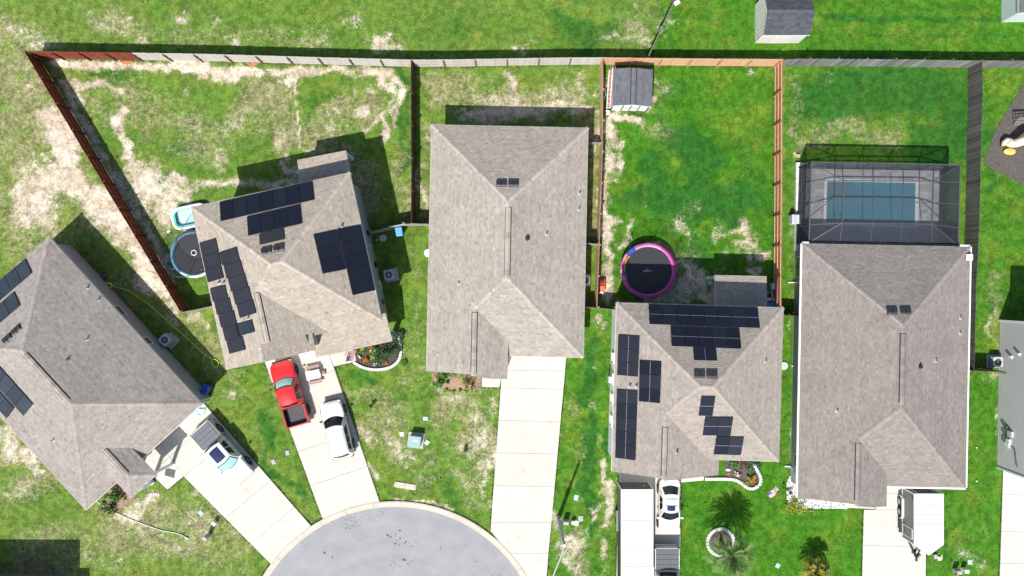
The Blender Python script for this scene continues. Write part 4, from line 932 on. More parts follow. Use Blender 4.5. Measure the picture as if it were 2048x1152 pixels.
# ------------------------------------------------------------------ fences
FH = 1.83
def fence(name, label, top_px, m_pick, m_post, side, bay=2.36, ht=FH, rails=3, m_rail=None, pw=.14, lean=0.0, jag=.02, group=None, first=0, pickets_out=True):
    """board fence whose top edge is seen along top_px; side = +1 posts on the left of the run, -1 on the right"""
    pts = []
    for (x, y) in top_px: pts.append(Vector((*w2(x, y, ht), 0)))
    L = [0]
    for a, b in zip(pts[:-1], pts[1:]): L.append(L[-1] + (b - a).length)
    def at(t):
        for i in range(len(pts) - 1):
            if t <= L[i + 1] + 1e-9:
                d = (pts[i + 1] - pts[i]); return pts[i] + d * ((t - L[i]) / max(L[i + 1] - L[i], 1e-6)), d.normalized()
        return pts[-1], (pts[-1] - pts[-2]).normalized()
    T = L[-1]; th = thing(name, pts[0], label, 'fence', group)
    pk = MB(); t = 0; k = 0
    while t < T - .03:
        p, d = at(min(t + pw / 2, T)); n = Vector((-d.y, d.x, 0)); R = Matrix((d, n, Vector((0, 0, 1)))).transposed()
        h = ht + random.uniform(-jag, jag); off = random.uniform(-.006, .006); tn = min(max(random.gauss(.5, .22), 0), 1)
        wv = random.uniform(-.02, .02) * 0.5
        c = p - n * side * (.02 + off)
        q = n * wv
        w_, e = pw / 2 - .004, .009
        vs = [c + R @ Vector((a * w_, b * e, 0)) for a in (-1, 1) for b in (-1, 1)] + [c + q + R @ Vector((a * w_, b * e, h)) for a in (-1, 1) for b in (-1, 1)]
        pk.add(vs, [(0, 2, 6, 4), (1, 5, 7, 3), (0, 4, 5, 1), (2, 3, 7, 6), (4, 6, 7, 5)], tn)
        t += pw; k += 1
    pk.build('picket', m_pick, th, kind='stuff')
    nb = max(1, round((T - first) / bay)); post = MB(); post.box((0, 0, ht / 2 - .03), (.09, .09, ht - .02)); pm = post.mesh('post', m_post)
    stops = [first + (T - first) * i / nb for i in range(nb + 1)] if first == 0 else [0] + [first + (T - first) * i / nb for i in range(nb + 1)]
    for sft in stops:
        p, d = at(sft); n = Vector((-d.y, d.x, 0)); o = inst('post', pm, p + n * side * .08, (0, 0, math.atan2(d.y, d.x)), th)
    for i in range(len(stops) - 1):
        a, da = at(stops[i]); b, db = at(stops[i + 1]); na = Vector((-da.y, da.x, 0)) * side; nb_ = Vector((-db.y, db.x, 0)) * side
        for j in range(rails):
            z = .25 + (ht - .45) * j / max(rails - 1, 1)
            MB().bar(a + na * .018 + Vector((0, 0, z)), b + nb_ * .018 + Vector((0, 0, z)), .04, .09).build('rail', m_rail or m_post, th)
    return th
F_RED = tone_mat('red_brown_stain', lin(112, 50, 34), lin(150, 74, 52), .8, .12)
F_REDD = mat('red_brown_post', lin(105, 52, 36), .8, .15, 4)
F_WHT = tone_mat('bleached_pine', (.40, .375, .35), (.56, .53, .50), .85, .08)
F_BRN = mat('brown_post', lin(122, 88, 66), .85, .2, 4)
F_TAN = tone_mat('honey_pine', lin(188, 146, 116), lin(212, 172, 142), .8, .08)
F_TANP = mat('honey_post', lin(184, 142, 112), .8, .12, 4)
F_ORG = tone_mat('orange_pine', lin(164, 116, 82), lin(188, 140, 104), .8, .08)
F_ORGP = mat('orange_post', lin(172, 116, 74), .8, .12, 4); F_ORGR = mat('orange_rail', lin(212, 168, 132), .8, .1, 4)
F_GRY = tone_mat('weathered_board', (.085, .083, .08), (.26, .255, .245), .9, .2)
F_GRYD = tone_mat('dark_weathered_board', (.075, .07, .062), (.17, .16, .145), .9, .2)
F_GRYP = mat('weathered_post', (.14, .135, .125), .9, .2, 4)
F_PALE = tone_mat('pale_grey_board', (.26, .245, .225), (.40, .38, .35), .9, .1)
F_PALEP = mat('pale_grey_post', (.25, .235, .215), .9, .15, 4)
A_ = (49, 102.5)
fence('fence', 'long red brown board fence running diagonally past the worn sand', [A_, (130, 238), (213, 377), (290, 505), (362, 624.7)], F_RED, F_REDD, 1)
fence('fence', 'short red brown stretch at the left end of the back fence', [A_, (160, 104.5), (262, 106)], F_RED, F_REDD, -1)
fence('fence', 'bleached whitish fence with brown posts behind the dirt yard', [(262, 106), (400, 108.3), (512, 111.5), (670, 116), (822, 120)], F_WHT, F_BRN, -1, m_rail=mat('bleached_rail', (.40, .37, .34), .85, .1, 4))
fence('fence', 'bleached whitish fence behind the middle house', [(822, 120), (900, 119.6), (1024, 117.5), (1110, 116), (1206, 115.3)], F_WHT, F_BRN, -1, m_rail=MATS['bleached_rail'])
fence('fence', 'honey tan fence behind the small dark roofed shed', [(1206, 115.5), (1307, 116.8), (1420, 118), (1565, 119)], F_TAN, F_TANP, -1, rails=2)
fence('fence', 'weathered grey back fence behind the pool house lawn', [(1565, 119.3), (1602, 117), (1700, 117.7), (1803, 118.5), (1900, 120), (1965, 121)], F_GRY, F_GRYP, 1, rails=2)
fence('fence', 'weathered grey back fence at the far right, beyond the corner', [(1965, 121), (2048, 121), (2150, 122)], F_GRY, F_GRYP, 1, rails=2)
fence('fence', 'brown fence between the turned house and the middle house', [(822, 120), (822, 230), (823, 340), (822.5, 446)], tone_mat('brown_board', (.10, .085, .07), (.2, .17, .14), .9, .15), F_REDD, 1)
fence('fence', 'honey tan fence beside the middle house, its top seen as one line', [(1206, 115.5), (1206, 200), (1205.7, 283), (1203.5, 350), (1200.7, 410), (1198, 520), (1194, 614.5)], F_TAN, F_TANP, 1)
fence('fence', 'orange fence with rails in view between the trampoline lawn and the pool house', [(1565, 119), (1564.6, 250), (1564.3, 384), (1563.4, 500), (1562.3, 616)], F_ORG, F_ORGP, -1, m_rail=F_ORGR)
fence('fence', 'weathered grey fence bending down the right side of the screened pool', [(1965, 121), (1966, 190), (1963, 283), (1961, 384), (1959.3, 450), (1952.7, 584), (1949.3, 742)], F_GRYD, F_GRYP, 1, rails=2)
fence('fence', 'short pale fence closing the dirt yard at its lower corner', [(362, 624.7), (392, 619), (432, 610)], F_PALE, F_PALEP, 1)
fence('fence', 'short pale grey fence from the turned house to the open gate', [(742, 464), (760, 459), (777, 454.5)], F_PALE, F_PALEP, 1, bay=1.6)
fence('gate', 'open pale gate leaf over the light blue bin', [(777, 454), (791, 450.5), (806, 447.5)], F_WHT, F_PALEP, 1, bay=1.3, ht=1.75)['category'] = 'gate'
fence('fence', 'pale fence from the open gate to the middle house wall', [(808, 448), (825, 446.5), (869, 448)], F_PALE, F_PALEP, 1, bay=2.0)
fence('fence', 'thin pale fence beside the air conditioner of the middle house', [(1164, 485.5), (1182, 486.5), (1197, 488)], F_PALE, F_PALEP, 1, bay=1.5)
fence('fence', 'dark low fence closing the yard at the pink trampoline', [(1158, 613), (1194, 616), (1238, 620)], F_PALE, F_PALEP, 1, bay=1.6)
fence('fence', 'thin white return fence near the top corner of the middle house', [(1172, 284), (1188, 284), (1204.5, 284.5)], F_PALE, F_PALEP, 1, bay=1.6, ht=1.2)
fence('fence', 'dark short fence between the two right hand houses, left of the pool house', [(1556, 629), (1580, 630.5), (1602, 631)], F_GRYD, F_REDD, 1, bay=1.2)
fence('fence', 'dark short fence from the grey fence to the house at the right margin', [(1936, 741.5), (1975, 743), (2014, 744.5)], F_GRYD, F_GRYP, -1, bay=1.6)
fence('fence', 'thin grey fence slanting up from the back fence at the top', [(1296, 115), (1322, 60), (1352, -5), (1380, -70)], F_GRYD, F_PALEP, 1, bay=2.4, ht=1.5)
# ------------------------------------------------------------------ vehicles
def paint(name, c, metal=0.0, rough=.28): return mat(name, c, rough, .015, 2, metal=metal, coat=.6)
WHITE = paint('white_paint', (.70, .70, .69)); RED = paint('red_paint', (.56, .012, .016), rough=.3); SILVER = paint('silver_white_paint', (.60, .61, .60), rough=.3)
CARGLASS = mat('car_glass', (.008, .012, .015), .10, .1, 1.5, spec=.35); TYRE = mat('tyre', (.018, .018, .018), .85, .2, 10); RIM = mat('alloy_rim', (.35, .36, .37), .35, .1, 8, metal=.7); RIMD = mat('dark_rim', (.05, .05, .055), .4, .1, 8, metal=.5)
CHROME = mat('chrome', (.6, .6, .6), .2, .03, 4, metal=.9); BLACKP = mat('black_plastic', (.02, .02, .021), .6, .15, 8); LAMP = mat('clear_lamp', (.6, .62, .64), .15, .05, 8); LAMPR = mat('red_lamp', (.35, .01, .01), .2, .1, 8)
SHADE = mat('aqua_sunshade', (.30, .62, .56), .35, .12, 5); BEDM = mat('bed_liner', (.05, .05, .053), .8, .2, 8); TONN = mat('grey_tonneau', (.105, .115, .135), .6, .1, 3)
def ring14(x, hw, zb, zt, crown, shoulder=.1):
    h = zt - zb
    half = [(0, zb), (hw * .8, zb), (hw * .97, zb + .1 * h), (hw, zb + .55 * h), (hw * .985, zt - shoulder), (hw * .93, zt - shoulder * .25), (hw * .8, zt + crown * .25), (hw * .4, zt + crown * .8), (0, zt + crown)]
    pts = [(x, y, z) for y, z in half] + [(x, -y, z) for y, z in half[-2:0:-1]]
    return pts
def hull(par, name, m, stations, M, sub=1, shoulder=.1):
    mb = MB(M); mb.loft([ring14(*st, shoulder) for st in stations]); o = mb.build(name, m, par, smooth=True, sub=sub); return o
class Cab:
    def __init__(s, xa, xb, xc, xd, hb, ht, zb, zr, bf=.28, br=.12, zd=None):
        s.xa, s.xb, s.xc, s.xd, s.hb, s.ht, s.zb, s.zr, s.bf, s.br, s.zd = xa, xb, xc, xd, hb, ht, zb, zr, bf, br, zb if zd is None else zd
    def fb(s, y): return Vector((s.xa - s.bf * y * y, s.hb * y, s.zb + .03 * (1 - y * y)))
    def ft(s, y): return Vector((s.xb - .12 * y * y, s.ht * y, s.zr - .07 * y * y))
    def rt(s, y): return Vector((s.xc + .10 * y * y, s.ht * y, s.zr - .07 * y * y - .02))
    def rb(s, y): return Vector((s.xd + s.br * y * y, s.hb * y, s.zd + .02 * (1 - y * y)))
    def wind(s, u, v): y = u * 2 - 1; return s.fb(y).lerp(s.ft(y), v) + Vector((.05, 0, .035)) * math.sin(math.pi * v) * (1 - y * y * .5)
    def roof(s, u, v): y = u * 2 - 1; return s.ft(y).lerp(s.rt(y), v) + Vector((0, 0, .035)) * math.sin(math.pi * v) * (1 - y * y * .4)
    def rear(s, u, v): y = u * 2 - 1; return s.rt(y).lerp(s.rb(y), v) + Vector((-.03, 0, .02)) * math.sin(math.pi * v)
    def side(s, sg, u, v):
        top = s.ft(sg).lerp(s.rt(sg), u); bot = s.fb(sg).lerp(s.rb(sg), u); return bot.lerp(top, v) + Vector((0, sg * .03 * math.sin(math.pi * v), 0))
    def body(s, par, m, M):
        mb = MB(M); mb.patch(s.wind, 12, 4); mb.patch(s.roof, 12, 8); mb.patch(s.rear, 12, 4)
        for sg in (-1, 1): mb.patch(lambda u, v: s.side(sg, u, v), 10, 4)
        return mb.build('cab', m, par, smooth=True)
    def glass(s, par, name, fn, u0, u1, v0, v1, off, m, M, nu=12, nv=4):
        mb = MB(M)
        def f(u, v):
            a = u0 + (u1 - u0) * u; b = v0 + (v1 - v0) * v; e = 1e-3
            p = fn(a, b); du = fn(min(a + e, 1), b) - fn(max(a - e, 0), b); dv = fn(a, min(b + e, 1)) - fn(a, max(b - e, 0)); n = du.cross(dv)
            if n.length < 1e-9: n = Vector((0, 0, 1))
            n.normalize()
            c = Vector(((s.xb + s.xc) / 2, 0, s.zb - .6))
            if n.dot(p - c) < 0: n = -n
            return p + n * off
        mb.patch(f, nu, nv); return mb.build(name, m, par, smooth=True)
def wheels(par, M, xs, hw, r=.37, wd=.24, rim=RIM):
    for x in xs:
        for sg in (-1, 1):
            t = MB(M); rings = []; y0 = sg * (hw - wd + .035); y1 = sg * (hw + .035)
            prof = [(r * .62, y0), (r * .94, y0), (r, y0 + (y1 - y0) * .15), (r, y0 + (y1 - y0) * .85), (r * .94, y1), (r * .66, y1)]
            n = 24
            for k in range(n): a = 2 * math.pi * k / n; rings.append([(x + q * math.cos(a), y, r + q * math.sin(a)) for q, y in prof])
            rings.append(rings[0]); t.loft(rings, caps=False); w = t.build('wheel', TYRE, par, smooth=True)
            rm = MB(M); rm.cyl((x, y1 - sg * .05, r), r * .66, .03, 20, 'Y')
            for k in range(5):
                a = 2 * math.pi * k / 5; rm.bar((x, y1 - sg * .02, r), (x + r * .6 * math.cos(a), y1 - sg * .025, r + r * .6 * math.sin(a)), .07, .05)
            rm.build('rim', rim, w)
def arches(par, M, xs, hw, r=.37, z=None):
    for x in xs:
        for sg in (-1, 1):
            mb = MB(M); n = 12; vs = []
            for k in range(n + 1):
                a = math.pi * k / n
                for q, y in ((r + .02, hw - .04), (r + .02, hw + .018), (r + .09, hw + .012), (r + .09, hw - .04)): vs.append((x + q * math.cos(a), sg * y, r + q * math.sin(a)))
            fs = [(4 * k + e, 4 * k + (e + 1) % 4, 4 * k + 4 + (e + 1) % 4, 4 * k + 4 + e) for k in range(n) for e in range(4)]
            mb.add(vs, fs); yield mb
def carM(px, py, z, deg): x, y = w2(px, py, z); return Vector((x, y, 0)), Matrix.Translation((x, y, 0)) @ Matrix.Rotation(math.radians(deg), 4, 'Z')
def mirrors(par, M, x, hw, z, m):
    for sg in (-1, 1):
        mb = MB(M); mb.box((x, sg * (hw + .12), z), (.14, .2, .15)); mb.box((x + .02, sg * (hw + .03), z - .04), (.06, .14, .05)); mb.build('mirror', m, par, bevel=.02)
def pickup(px, py, z, deg, label, pm, L=5.4, W=1.95, cover=None, shade=None, roofglass=None, tall=1.86, rim=RIM):
    loc, M = carM(px, py, z, deg); t = thing('pickup_truck', loc, label, 'pickup truck'); hw = W / 2; f = L / 2
    xb0 = -f; xc = -f + L * .30          # end of bed, start of cab
    hull(t, 'body', pm, [(xc - .02, hw * .98, .42, 1.12, .01), (xc + .02, hw * .985, .42, 1.14, .01), (xc + .9, hw, .4, 1.15, .02), (xc + 1.75, hw, .4, 1.14, .03), (f - 1.15, hw * .99, .42, 1.12, .06), (f - .55, hw * .985, .45, 1.08, .06), (f - .22, hw * .94, .5, 1.0, .05), (f - .06, hw * .84, .55, .9, .03), (f, hw * .74, .6, .8, .01)], M)
    c = Cab(f - 1.32, f - 2.05, xc + .28, xc + .04, hw * .93, hw * .74, 1.1, tall, .30, .05); c.body(t, pm, M)
    g = c.glass(t, 'windshield', c.wind, .05, .95, .05, .93, .008, CARGLASS, M)
    if shade: c.glass(g, 'sunshade', c.wind, .09, .91, .12, .86, .013, shade, M)
    c.glass(t, 'rear_window', c.rear, .08, .92, .1, .7, .008, CARGLASS, M)
    for sg in (-1, 1):
        for u0, u1 in ((.16, .50), (.55, .86)): c.glass(t, 'side_window', lambda u, v: c.side(sg, u, v), u0, u1, .12, .88, .01, CARGLASS, M, 6, 3)
    if roofglass: c.glass(t, 'sunroof', c.roof, .2, .8, .12, .86, .006, roofglass, M)
    # open load bed
    th = .13; zb = 1.13
    for sg in (-1, 1):
        mb = MB(M); y0, y1 = sg * (hw - th), sg * hw
        sec = [(sg * (hw - th), .62), (sg * (hw - th), zb), (sg * (hw - .03), zb + .01), (sg * hw * .985, zb - .06), (sg * hw, .8), (sg * hw * .97, .42), (sg * (hw - th), .42)]
        mb.loft([[(x, y, q) for y, q in sec] for x in (xb0 + .04, xb0 + .5, xc - .04)]); b_ = mb.build('bed_side', pm, t, bevel=.01)
    MB(M).box((xb0 + .06, 0, .85), (.09, W * .93, .56)).build('tailgate', pm, t, bevel=.02)
    MB(M).box(((xb0 + xc) / 2, 0, .6), (xc - xb0 - .14, W - .28, .06)).build('bed_floor', BEDM, t)
    MB(M).box((xc - .045, 0, .85), (.05, W * .9, .56)).build('bed_front', BEDM, t)
    for sg in (-1, 1): MB(M).box(((xb0 + xc) / 2, sg * (hw - th - .012), .86), (xc - xb0 - .16, .02, .5)).build('bed_liner', BLACKP, t)
    if cover:
        n = 4; w_ = (xc - xb0 - .12) / n
        for k in range(n): MB(M).box((xb0 + .09 + w_ * (k + .5), 0, zb + .035), (w_ - .018, W - .2, .03)).build('tonneau_panel', cover, t, bevel=.008)
        for sg in (-1, 1): MB(M).box(((xb0 + xc) / 2, sg * (hw - .11), zb + .03), (xc - xb0 - .12, .035, .045)).build('tonneau_rail', BLACKP, t)
    else:
        mb = MB(M)
        for k in range(11): mb.box(((xb0 + xc) / 2, -W * .34 + W * .68 * k / 10, .638), (xc - xb0 - .2, .05, .018))
        mb.build('bed_rib', mat('bed_rib', (.10, .10, .105), .7, .1, 8), t)
    MB(M).box((xb0 - .05, 0, .52), (.16, W * .92, .17)).build('rear_bumper', CHROME, t, bevel=.03)
    MB(M).box((f + .0, 0, .5), (.2, W * .82, .2)).build('front_bumper', CHROME if pm is not RED else BLACKP, t, bevel=.04)
    wheels(t, M, (f - .95, -f + 1.05), hw, .4, .27, rim)
    for k, mb in enumerate(arches(t, M, (f - .95, -f + 1.05), hw, .4)): mb.build('wheel_arch', BLACKP, t)
    mirrors(t, M, f - 1.55, hw * .95, 1.22, BLACKP if pm is RED else pm)
    for sg in (-1, 1):
        MB(M).box((f - .15, sg * hw * .76, .82), (.2, .22, .14)).build('headlight', LAMP, t, bevel=.03); MB(M).box((xb0 + .03, sg * (hw - .06), .9), (.1, .13, .36)).build('taillight', LAMPR, t, bevel=.02)
        for x in (xc + .55, xc + 1.45): MB(M).box((x, sg * (hw + .012), 1.02), (.2, .03, .03)).build('door_handle', BLACKP if pm is RED else CHROME, t)
    mb = MB(M); mb.tube([(f - 1.28, -.5, 1.165), (f - 1.32, 0, 1.175)], .012, 5); mb.tube([(f - 1.3, .05, 1.17), (f - 1.36, .55, 1.165)], .012, 5); mb.build('wiper', BLACKP, t)
    return t
NAVY = mat('navy_glass', (.02, .026, .075), .08, .1, 3, spec=.7)
pickup(578.5, 787, .9, 106.4, 'red pickup truck with open black bed and aqua sunshade', RED, 5.35, 1.95, shade=SHADE, rim=RIMD)
pickup(444, 906, .95, -48.5, 'silver white pickup truck with grey covered bed and dark blue sunroof', SILVER, 5.5, 1.98, cover=TONN, shade=SHADE, roofglass=NAVY, tall=1.88)
pickup(1334.5, 1168, 1.1, -90, 'silver pickup truck with charcoal bed cover at the bottom edge behind the white sedan', SILVER, 5.75, 2.0, cover=mat('charcoal_tonneau', (.095, .098, .108), .65, .1, 3))
def suv(px, py, z, deg):
    loc, M = carM(px, py, z, deg); t = thing('suv', loc, 'white suv with black windows parked below the red pickup', 'suv'); L, W = 4.72, 1.9; f, hw = L / 2, W / 2
    hull(t, 'body', WHITE, [(-f, hw * .78, .5, .86, .01), (-f + .08, hw * .88, .42, .98, .01), (-f + .35, hw * .97, .38, 1.02, .01), (-f + 1.2, hw, .36, 1.04, .02), (.4, hw, .36, 1.03, .03), (f - 1.25, hw * .99, .36, 1.02, .06), (f - .6, hw * .97, .38, .97, .07), (f - .25, hw * .88, .42, .88, .06), (f - .06, hw * .72, .46, .78, .03), (f, hw * .6, .5, .7, .01)], M)
    c = Cab(f - 1.18, f - 1.95, -f + .42, -f + .1, hw * .95, hw * .76, .99, 1.66, .34, .2); c.body(t, WHITE, M)
    c.glass(t, 'windshield', c.wind, .05, .95, .06, .94, .008, CARGLASS, M); c.glass(t, 'rear_window', c.rear, .1, .9, .12, .8, .008, CARGLASS, M)
    for sg in (-1, 1):
        for u0, u1 in ((.14, .42), (.44, .68), (.70, .9)): c.glass(t, 'side_window', lambda u, v: c.side(sg, u, v), u0, u1, .14, .88, .01, CARGLASS, M, 6, 3)
        mb = MB(M); mb.tube([(f - 2.25, sg * .62, 1.66), (f - 2.4, sg * .63, 1.70), (-f + .75, sg * .63, 1.69), (-f + .6, sg * .62, 1.64)], .018, 6); mb.build('roof_rail', CHROME, t)
        MB(M).box((f - .2, sg * hw * .70, .74), (.3, .3, .13)).build('headlight', LAMP, t, bevel=.04); MB(M).box((-f + .12, sg * hw * .84, .82), (.16, .2, .16)).build('taillight', LAMPR, t, bevel=.04)
        for x in (.75, -.35): MB(M).box((x, sg * (hw + .012), .93), (.2, .03, .03)).build('door_handle', CHROME, t)
    mb = MB(M); mb.box((-f + .72, 0, 1.70), (.14, .035, .05)); mb.build('antenna_fin', WHITE, t, bevel=.012)
    MB(M).box((-f + .0, 0, .5), (.14, W * .78, .16)).build('rear_bumper', BLACKP, t, bevel=.04); MB(M).box((f - .02, 0, .5), (.16, W * .6, .16)).build('front_bumper', BLACKP, t, bevel=.04)
    wheels(t, M, (f - .9, -f + .95), hw, .36, .24); mirrors(t, M, f - 1.42, hw * .93, 1.06, BLACKP)
    for mb in arches(t, M, (f - .9, -f + .95), hw, .36): mb.build('wheel_arch', BLACKP, t)
suv(673, 860, .9, 103.9)
def sedan(px, py, z, deg):
    loc, M = carM(px, py, z, deg); t = thing('sedan', loc, 'white sedan with a small sunroof, beside the long white trailer', 'car'); L, W = 4.5, 1.8; f, hw = L / 2, W / 2
    hull(t, 'body', WHITE, [(-f, hw * .72, .45, .82, .01), (-f + .08, hw * .84, .38, .9, .02), (-f + .4, hw * .95, .34, .93, .03), (-f + 1.1, hw, .32, .93, .03), (.3, hw, .32, .92, .03), (f - 1.2, hw * .99, .32, .90, .06), (f - .6, hw * .96, .34, .84, .07), (f - .25, hw * .86, .36, .76, .05), (f - .06, hw * .68, .4, .66, .03), (f, hw * .55, .44, .6, .01)], M)
    c = Cab(f - 1.2, f - 1.95, -f + 1.15, -f + .45, hw * .93, hw * .70, .9, 1.42, .32, .26, .91); c.body(t, WHITE, M)
    c.glass(t, 'windshield', c.wind, .05, .95, .05, .93, .008, CARGLASS, M); c.glass(t, 'rear_window', c.rear, .1, .9, .08, .9, .008, CARGLASS, M)
    c.glass(t, 'sunroof', c.roof, .24, .76, .10, .42, .006, NAVY, M); mb = MB(M); 
    for x in (f - 2.08 - .42, f - 2.08 - .95): mb.bar((x, -.52, 1.475), (x, .52, 1.475), .03, .018)
    mb.build('roof_seam', BLACKP, t)
    for sg in (-1, 1):
        for u0, u1 in ((.2, .5), (.53, .8)): c.glass(t, 'side_window', lambda u, v: c.side(sg, u, v), u0, u1, .14, .88, .01, CARGLASS, M, 6, 3)
        MB(M).box((f - .2, sg * hw * .68, .66), (.32, .28, .11)).build('headlight', LAMP, t, bevel=.04); MB(M).box((-f + .1, sg * hw * .76, .72), (.14, .24, .11)).build('taillight', LAMPR, t, bevel=.04)
        for x in (.55, -.45): MB(M).box((x, sg * (hw + .01), .83), (.19, .03, .03)).build('door_handle', CHROME, t)
    wheels(t, M, (f - .85, -f + .9), hw, .33, .22); mirrors(t, M, f - 1.4, hw * .95, .97, WHITE)
    for mb in arches(t, M, (f - .85, -f + .9), hw, .33): mb.build('wheel_arch', BLACKP, t)
sedan(1339, 1013, .75, -90.5)
# ---- enclosed trailers
TRW = mat('trailer_white', (.64, .655, .68), .4, .02, 1.5); TRG = mat('trailer_grey_skin', (.12, .122, .125), .35, .08, 1.5); TRD = mat('trailer_charcoal', (.045, .046, .048), .5, .12, 2); TRT = mat('trailer_trim', (.70, .70, .69), .35, .04, 4)
def trailer_grey():
    X0, X1 = 31.62, 33.9; Y0, Y1, YN = -16.19, -20.15, -20.98; z0, z1 = .42, 2.22; xm = (X0 + X1) / 2
    t = thing('enclosed_trailer', (xm, (Y0 + Y1) / 2, 0), 'enclosed cargo trailer with grey sides, white roof and pointed nose', 'trailer')
    poly = [(X0, Y0), (X0, Y1), (xm, YN), (X1, Y1), (X1, Y0)]
    MB().prism(poly, z0, z1).build('body', TRG, t)
    n = 5; ys = [Y0 + (Y1 - Y0) * k / n for k in range(n)] + [Y1]
    for k in range(n - 1): MB().prism([(X0 + .03, ys[k] - .025), (X0 + .03, ys[k + 1] + .02), (X1 - .03, ys[k + 1] + .02), (X1 - .03, ys[k] - .025)], z1, z1 + .035).build('roof_panel', TRW, t)
    MB().prism([(X0 + .03, ys[n - 1] - .012), (X0 + .03, Y1), (xm, YN + .03), (X1 - .03, Y1), (X1 - .03, ys[n - 1] - .012)], z1, z1 + .035).build('roof_panel', TRW, t)
    MB().prism([(X0 + .04, Y0 - .02), (X1 - .04, Y0 - .02), (X1 - .04, Y1), (xm, YN + .05), (X0 + .04, Y1)], z1 - .01, z1 + .02).build('roof_sheet', mat('seam_grey', (.28, .29, .33), .5, .05, 4), t)
    for i in range(5):
        a, b = poly[i], poly[(i + 1) % 5]; MB().bar((*a, z1 - .01), (*b, z1 - .01), .05, .09).build('roof_trim', TRT, t); MB().bar((*a, z0 + .04), (*b, z0 + .04), .035, .09).build('sill_trim', TRT, t)
        MB().box((a[0], a[1], (z0 + z1) / 2), (.06, .06, z1 - z0 + .02)).build('corner_post', TRT, t)
    dr = MB(); ya, yb = -19.05, -19.85
    for p, q in (((ya, .55), (yb, .55)), ((ya, 1.95), (yb, 1.95)), ((ya, .55), (ya, 1.95)), ((yb, .55), (yb, 1.95))): dr.bar((X0 - .012, p[0], p[1]), (X0 - .012, q[0], q[1]), .05, .05)
    d = dr.build('side_door', TRT, t); MB().box((X0 - .004, (ya + yb) / 2, 1.25), (.02, .72, 1.34)).build('door_leaf', TRG, d)
    MB().box((xm, Y0 + .02, (z0 + z1) / 2), (X1 - X0 - .16, .05, z1 - z0 - .16)).build('rear_door', TRD, t)
    for dx in (-.85, .85): MB().bar((xm + dx, Y0 + .06, .5), (xm + dx, Y0 + .06, 2.1), .04, .04).build('door_bar', TRT, t)
    MB().box((X0 - .02, Y0 - .35, 2.0), (.03, .18, .1)).build('side_vent', BLACKP, t)
    for sg, X in ((-1, X0), (1, X1)):
        fd = MB(); yc = -17.72; pr = [(-.95, .34), (-.92, .62), (-.72, .80), (.72, .80), (.92, .62), (.95, .34)]
        fd.loft([[(X + sg * .02, yc + a, b), (X + sg * .22, yc + a * .98, b - .02), (X + sg * .22, yc + a * .93, b - .06), (X + sg * .02, yc + a * .93, b - .06)] for a, b in pr]); fd.build('fender', mat('diamond_plate', (.62, .63, .64), .35, .06, 12, metal=.4), t)
        for dy in (-.42, .42):
            w = MB(); w.cyl((X + sg * .12, yc + dy, .35), .35, .2, 24, 'X'); o = w.build('wheel', TYRE, t, bevel=.03); r = MB(); r.cyl((X + sg * .225, yc + dy, .35), .22, .012, 18, 'X'); r.cyl((X + sg * .23, yc + dy, .35), .08, .03, 12, 'X'); r.build('rim', RIM, o)
    tg = MB(); tg.bar((xm - .7, Y1 - .2, .4), (xm, YN - .9, .42), .09, .1); tg.bar((xm + .7, Y1 - .2, .4), (xm, YN - .9, .42), .09, .1); tg.box((xm, YN - 1.0, .46), (.14, .3, .12)); tg.build('tongue', BLACKP, t)
    MB().cyl((xm, YN - .7, .45), .05, .8, 10).build('jack', BLACKP, t)
    st = MB(); st.box((X0 - .12, -19.0, .38), (.26, 1.6, .04)); st.build('side_step', BLACKP, t)
    # spare coupling post standing at the nose
    q = P(1829, 1106); h = thing('hitch_stand', q, 'small black hitch stand at the left of the grey trailer nose', 'hitch stand')
    m_ = MB(); m_.tube([q + Vector((-.25, .35, .06)), q + Vector((-.15, .1, .35)), q + Vector((0, -.05, .5)), q + Vector((.12, .05, .5))], .05, 8); m_.build('arm', BLACKP, h); m_ = MB(); m_.cyl(q + Vector((.12, .05, .5)), .1, .12, 12); m_.build('coupler', BLACKP, h); MB().box(q + Vector((-.1, .15, .04)), (.35, .3, .08)).build('base', BLACKP, h)
trailer_grey()
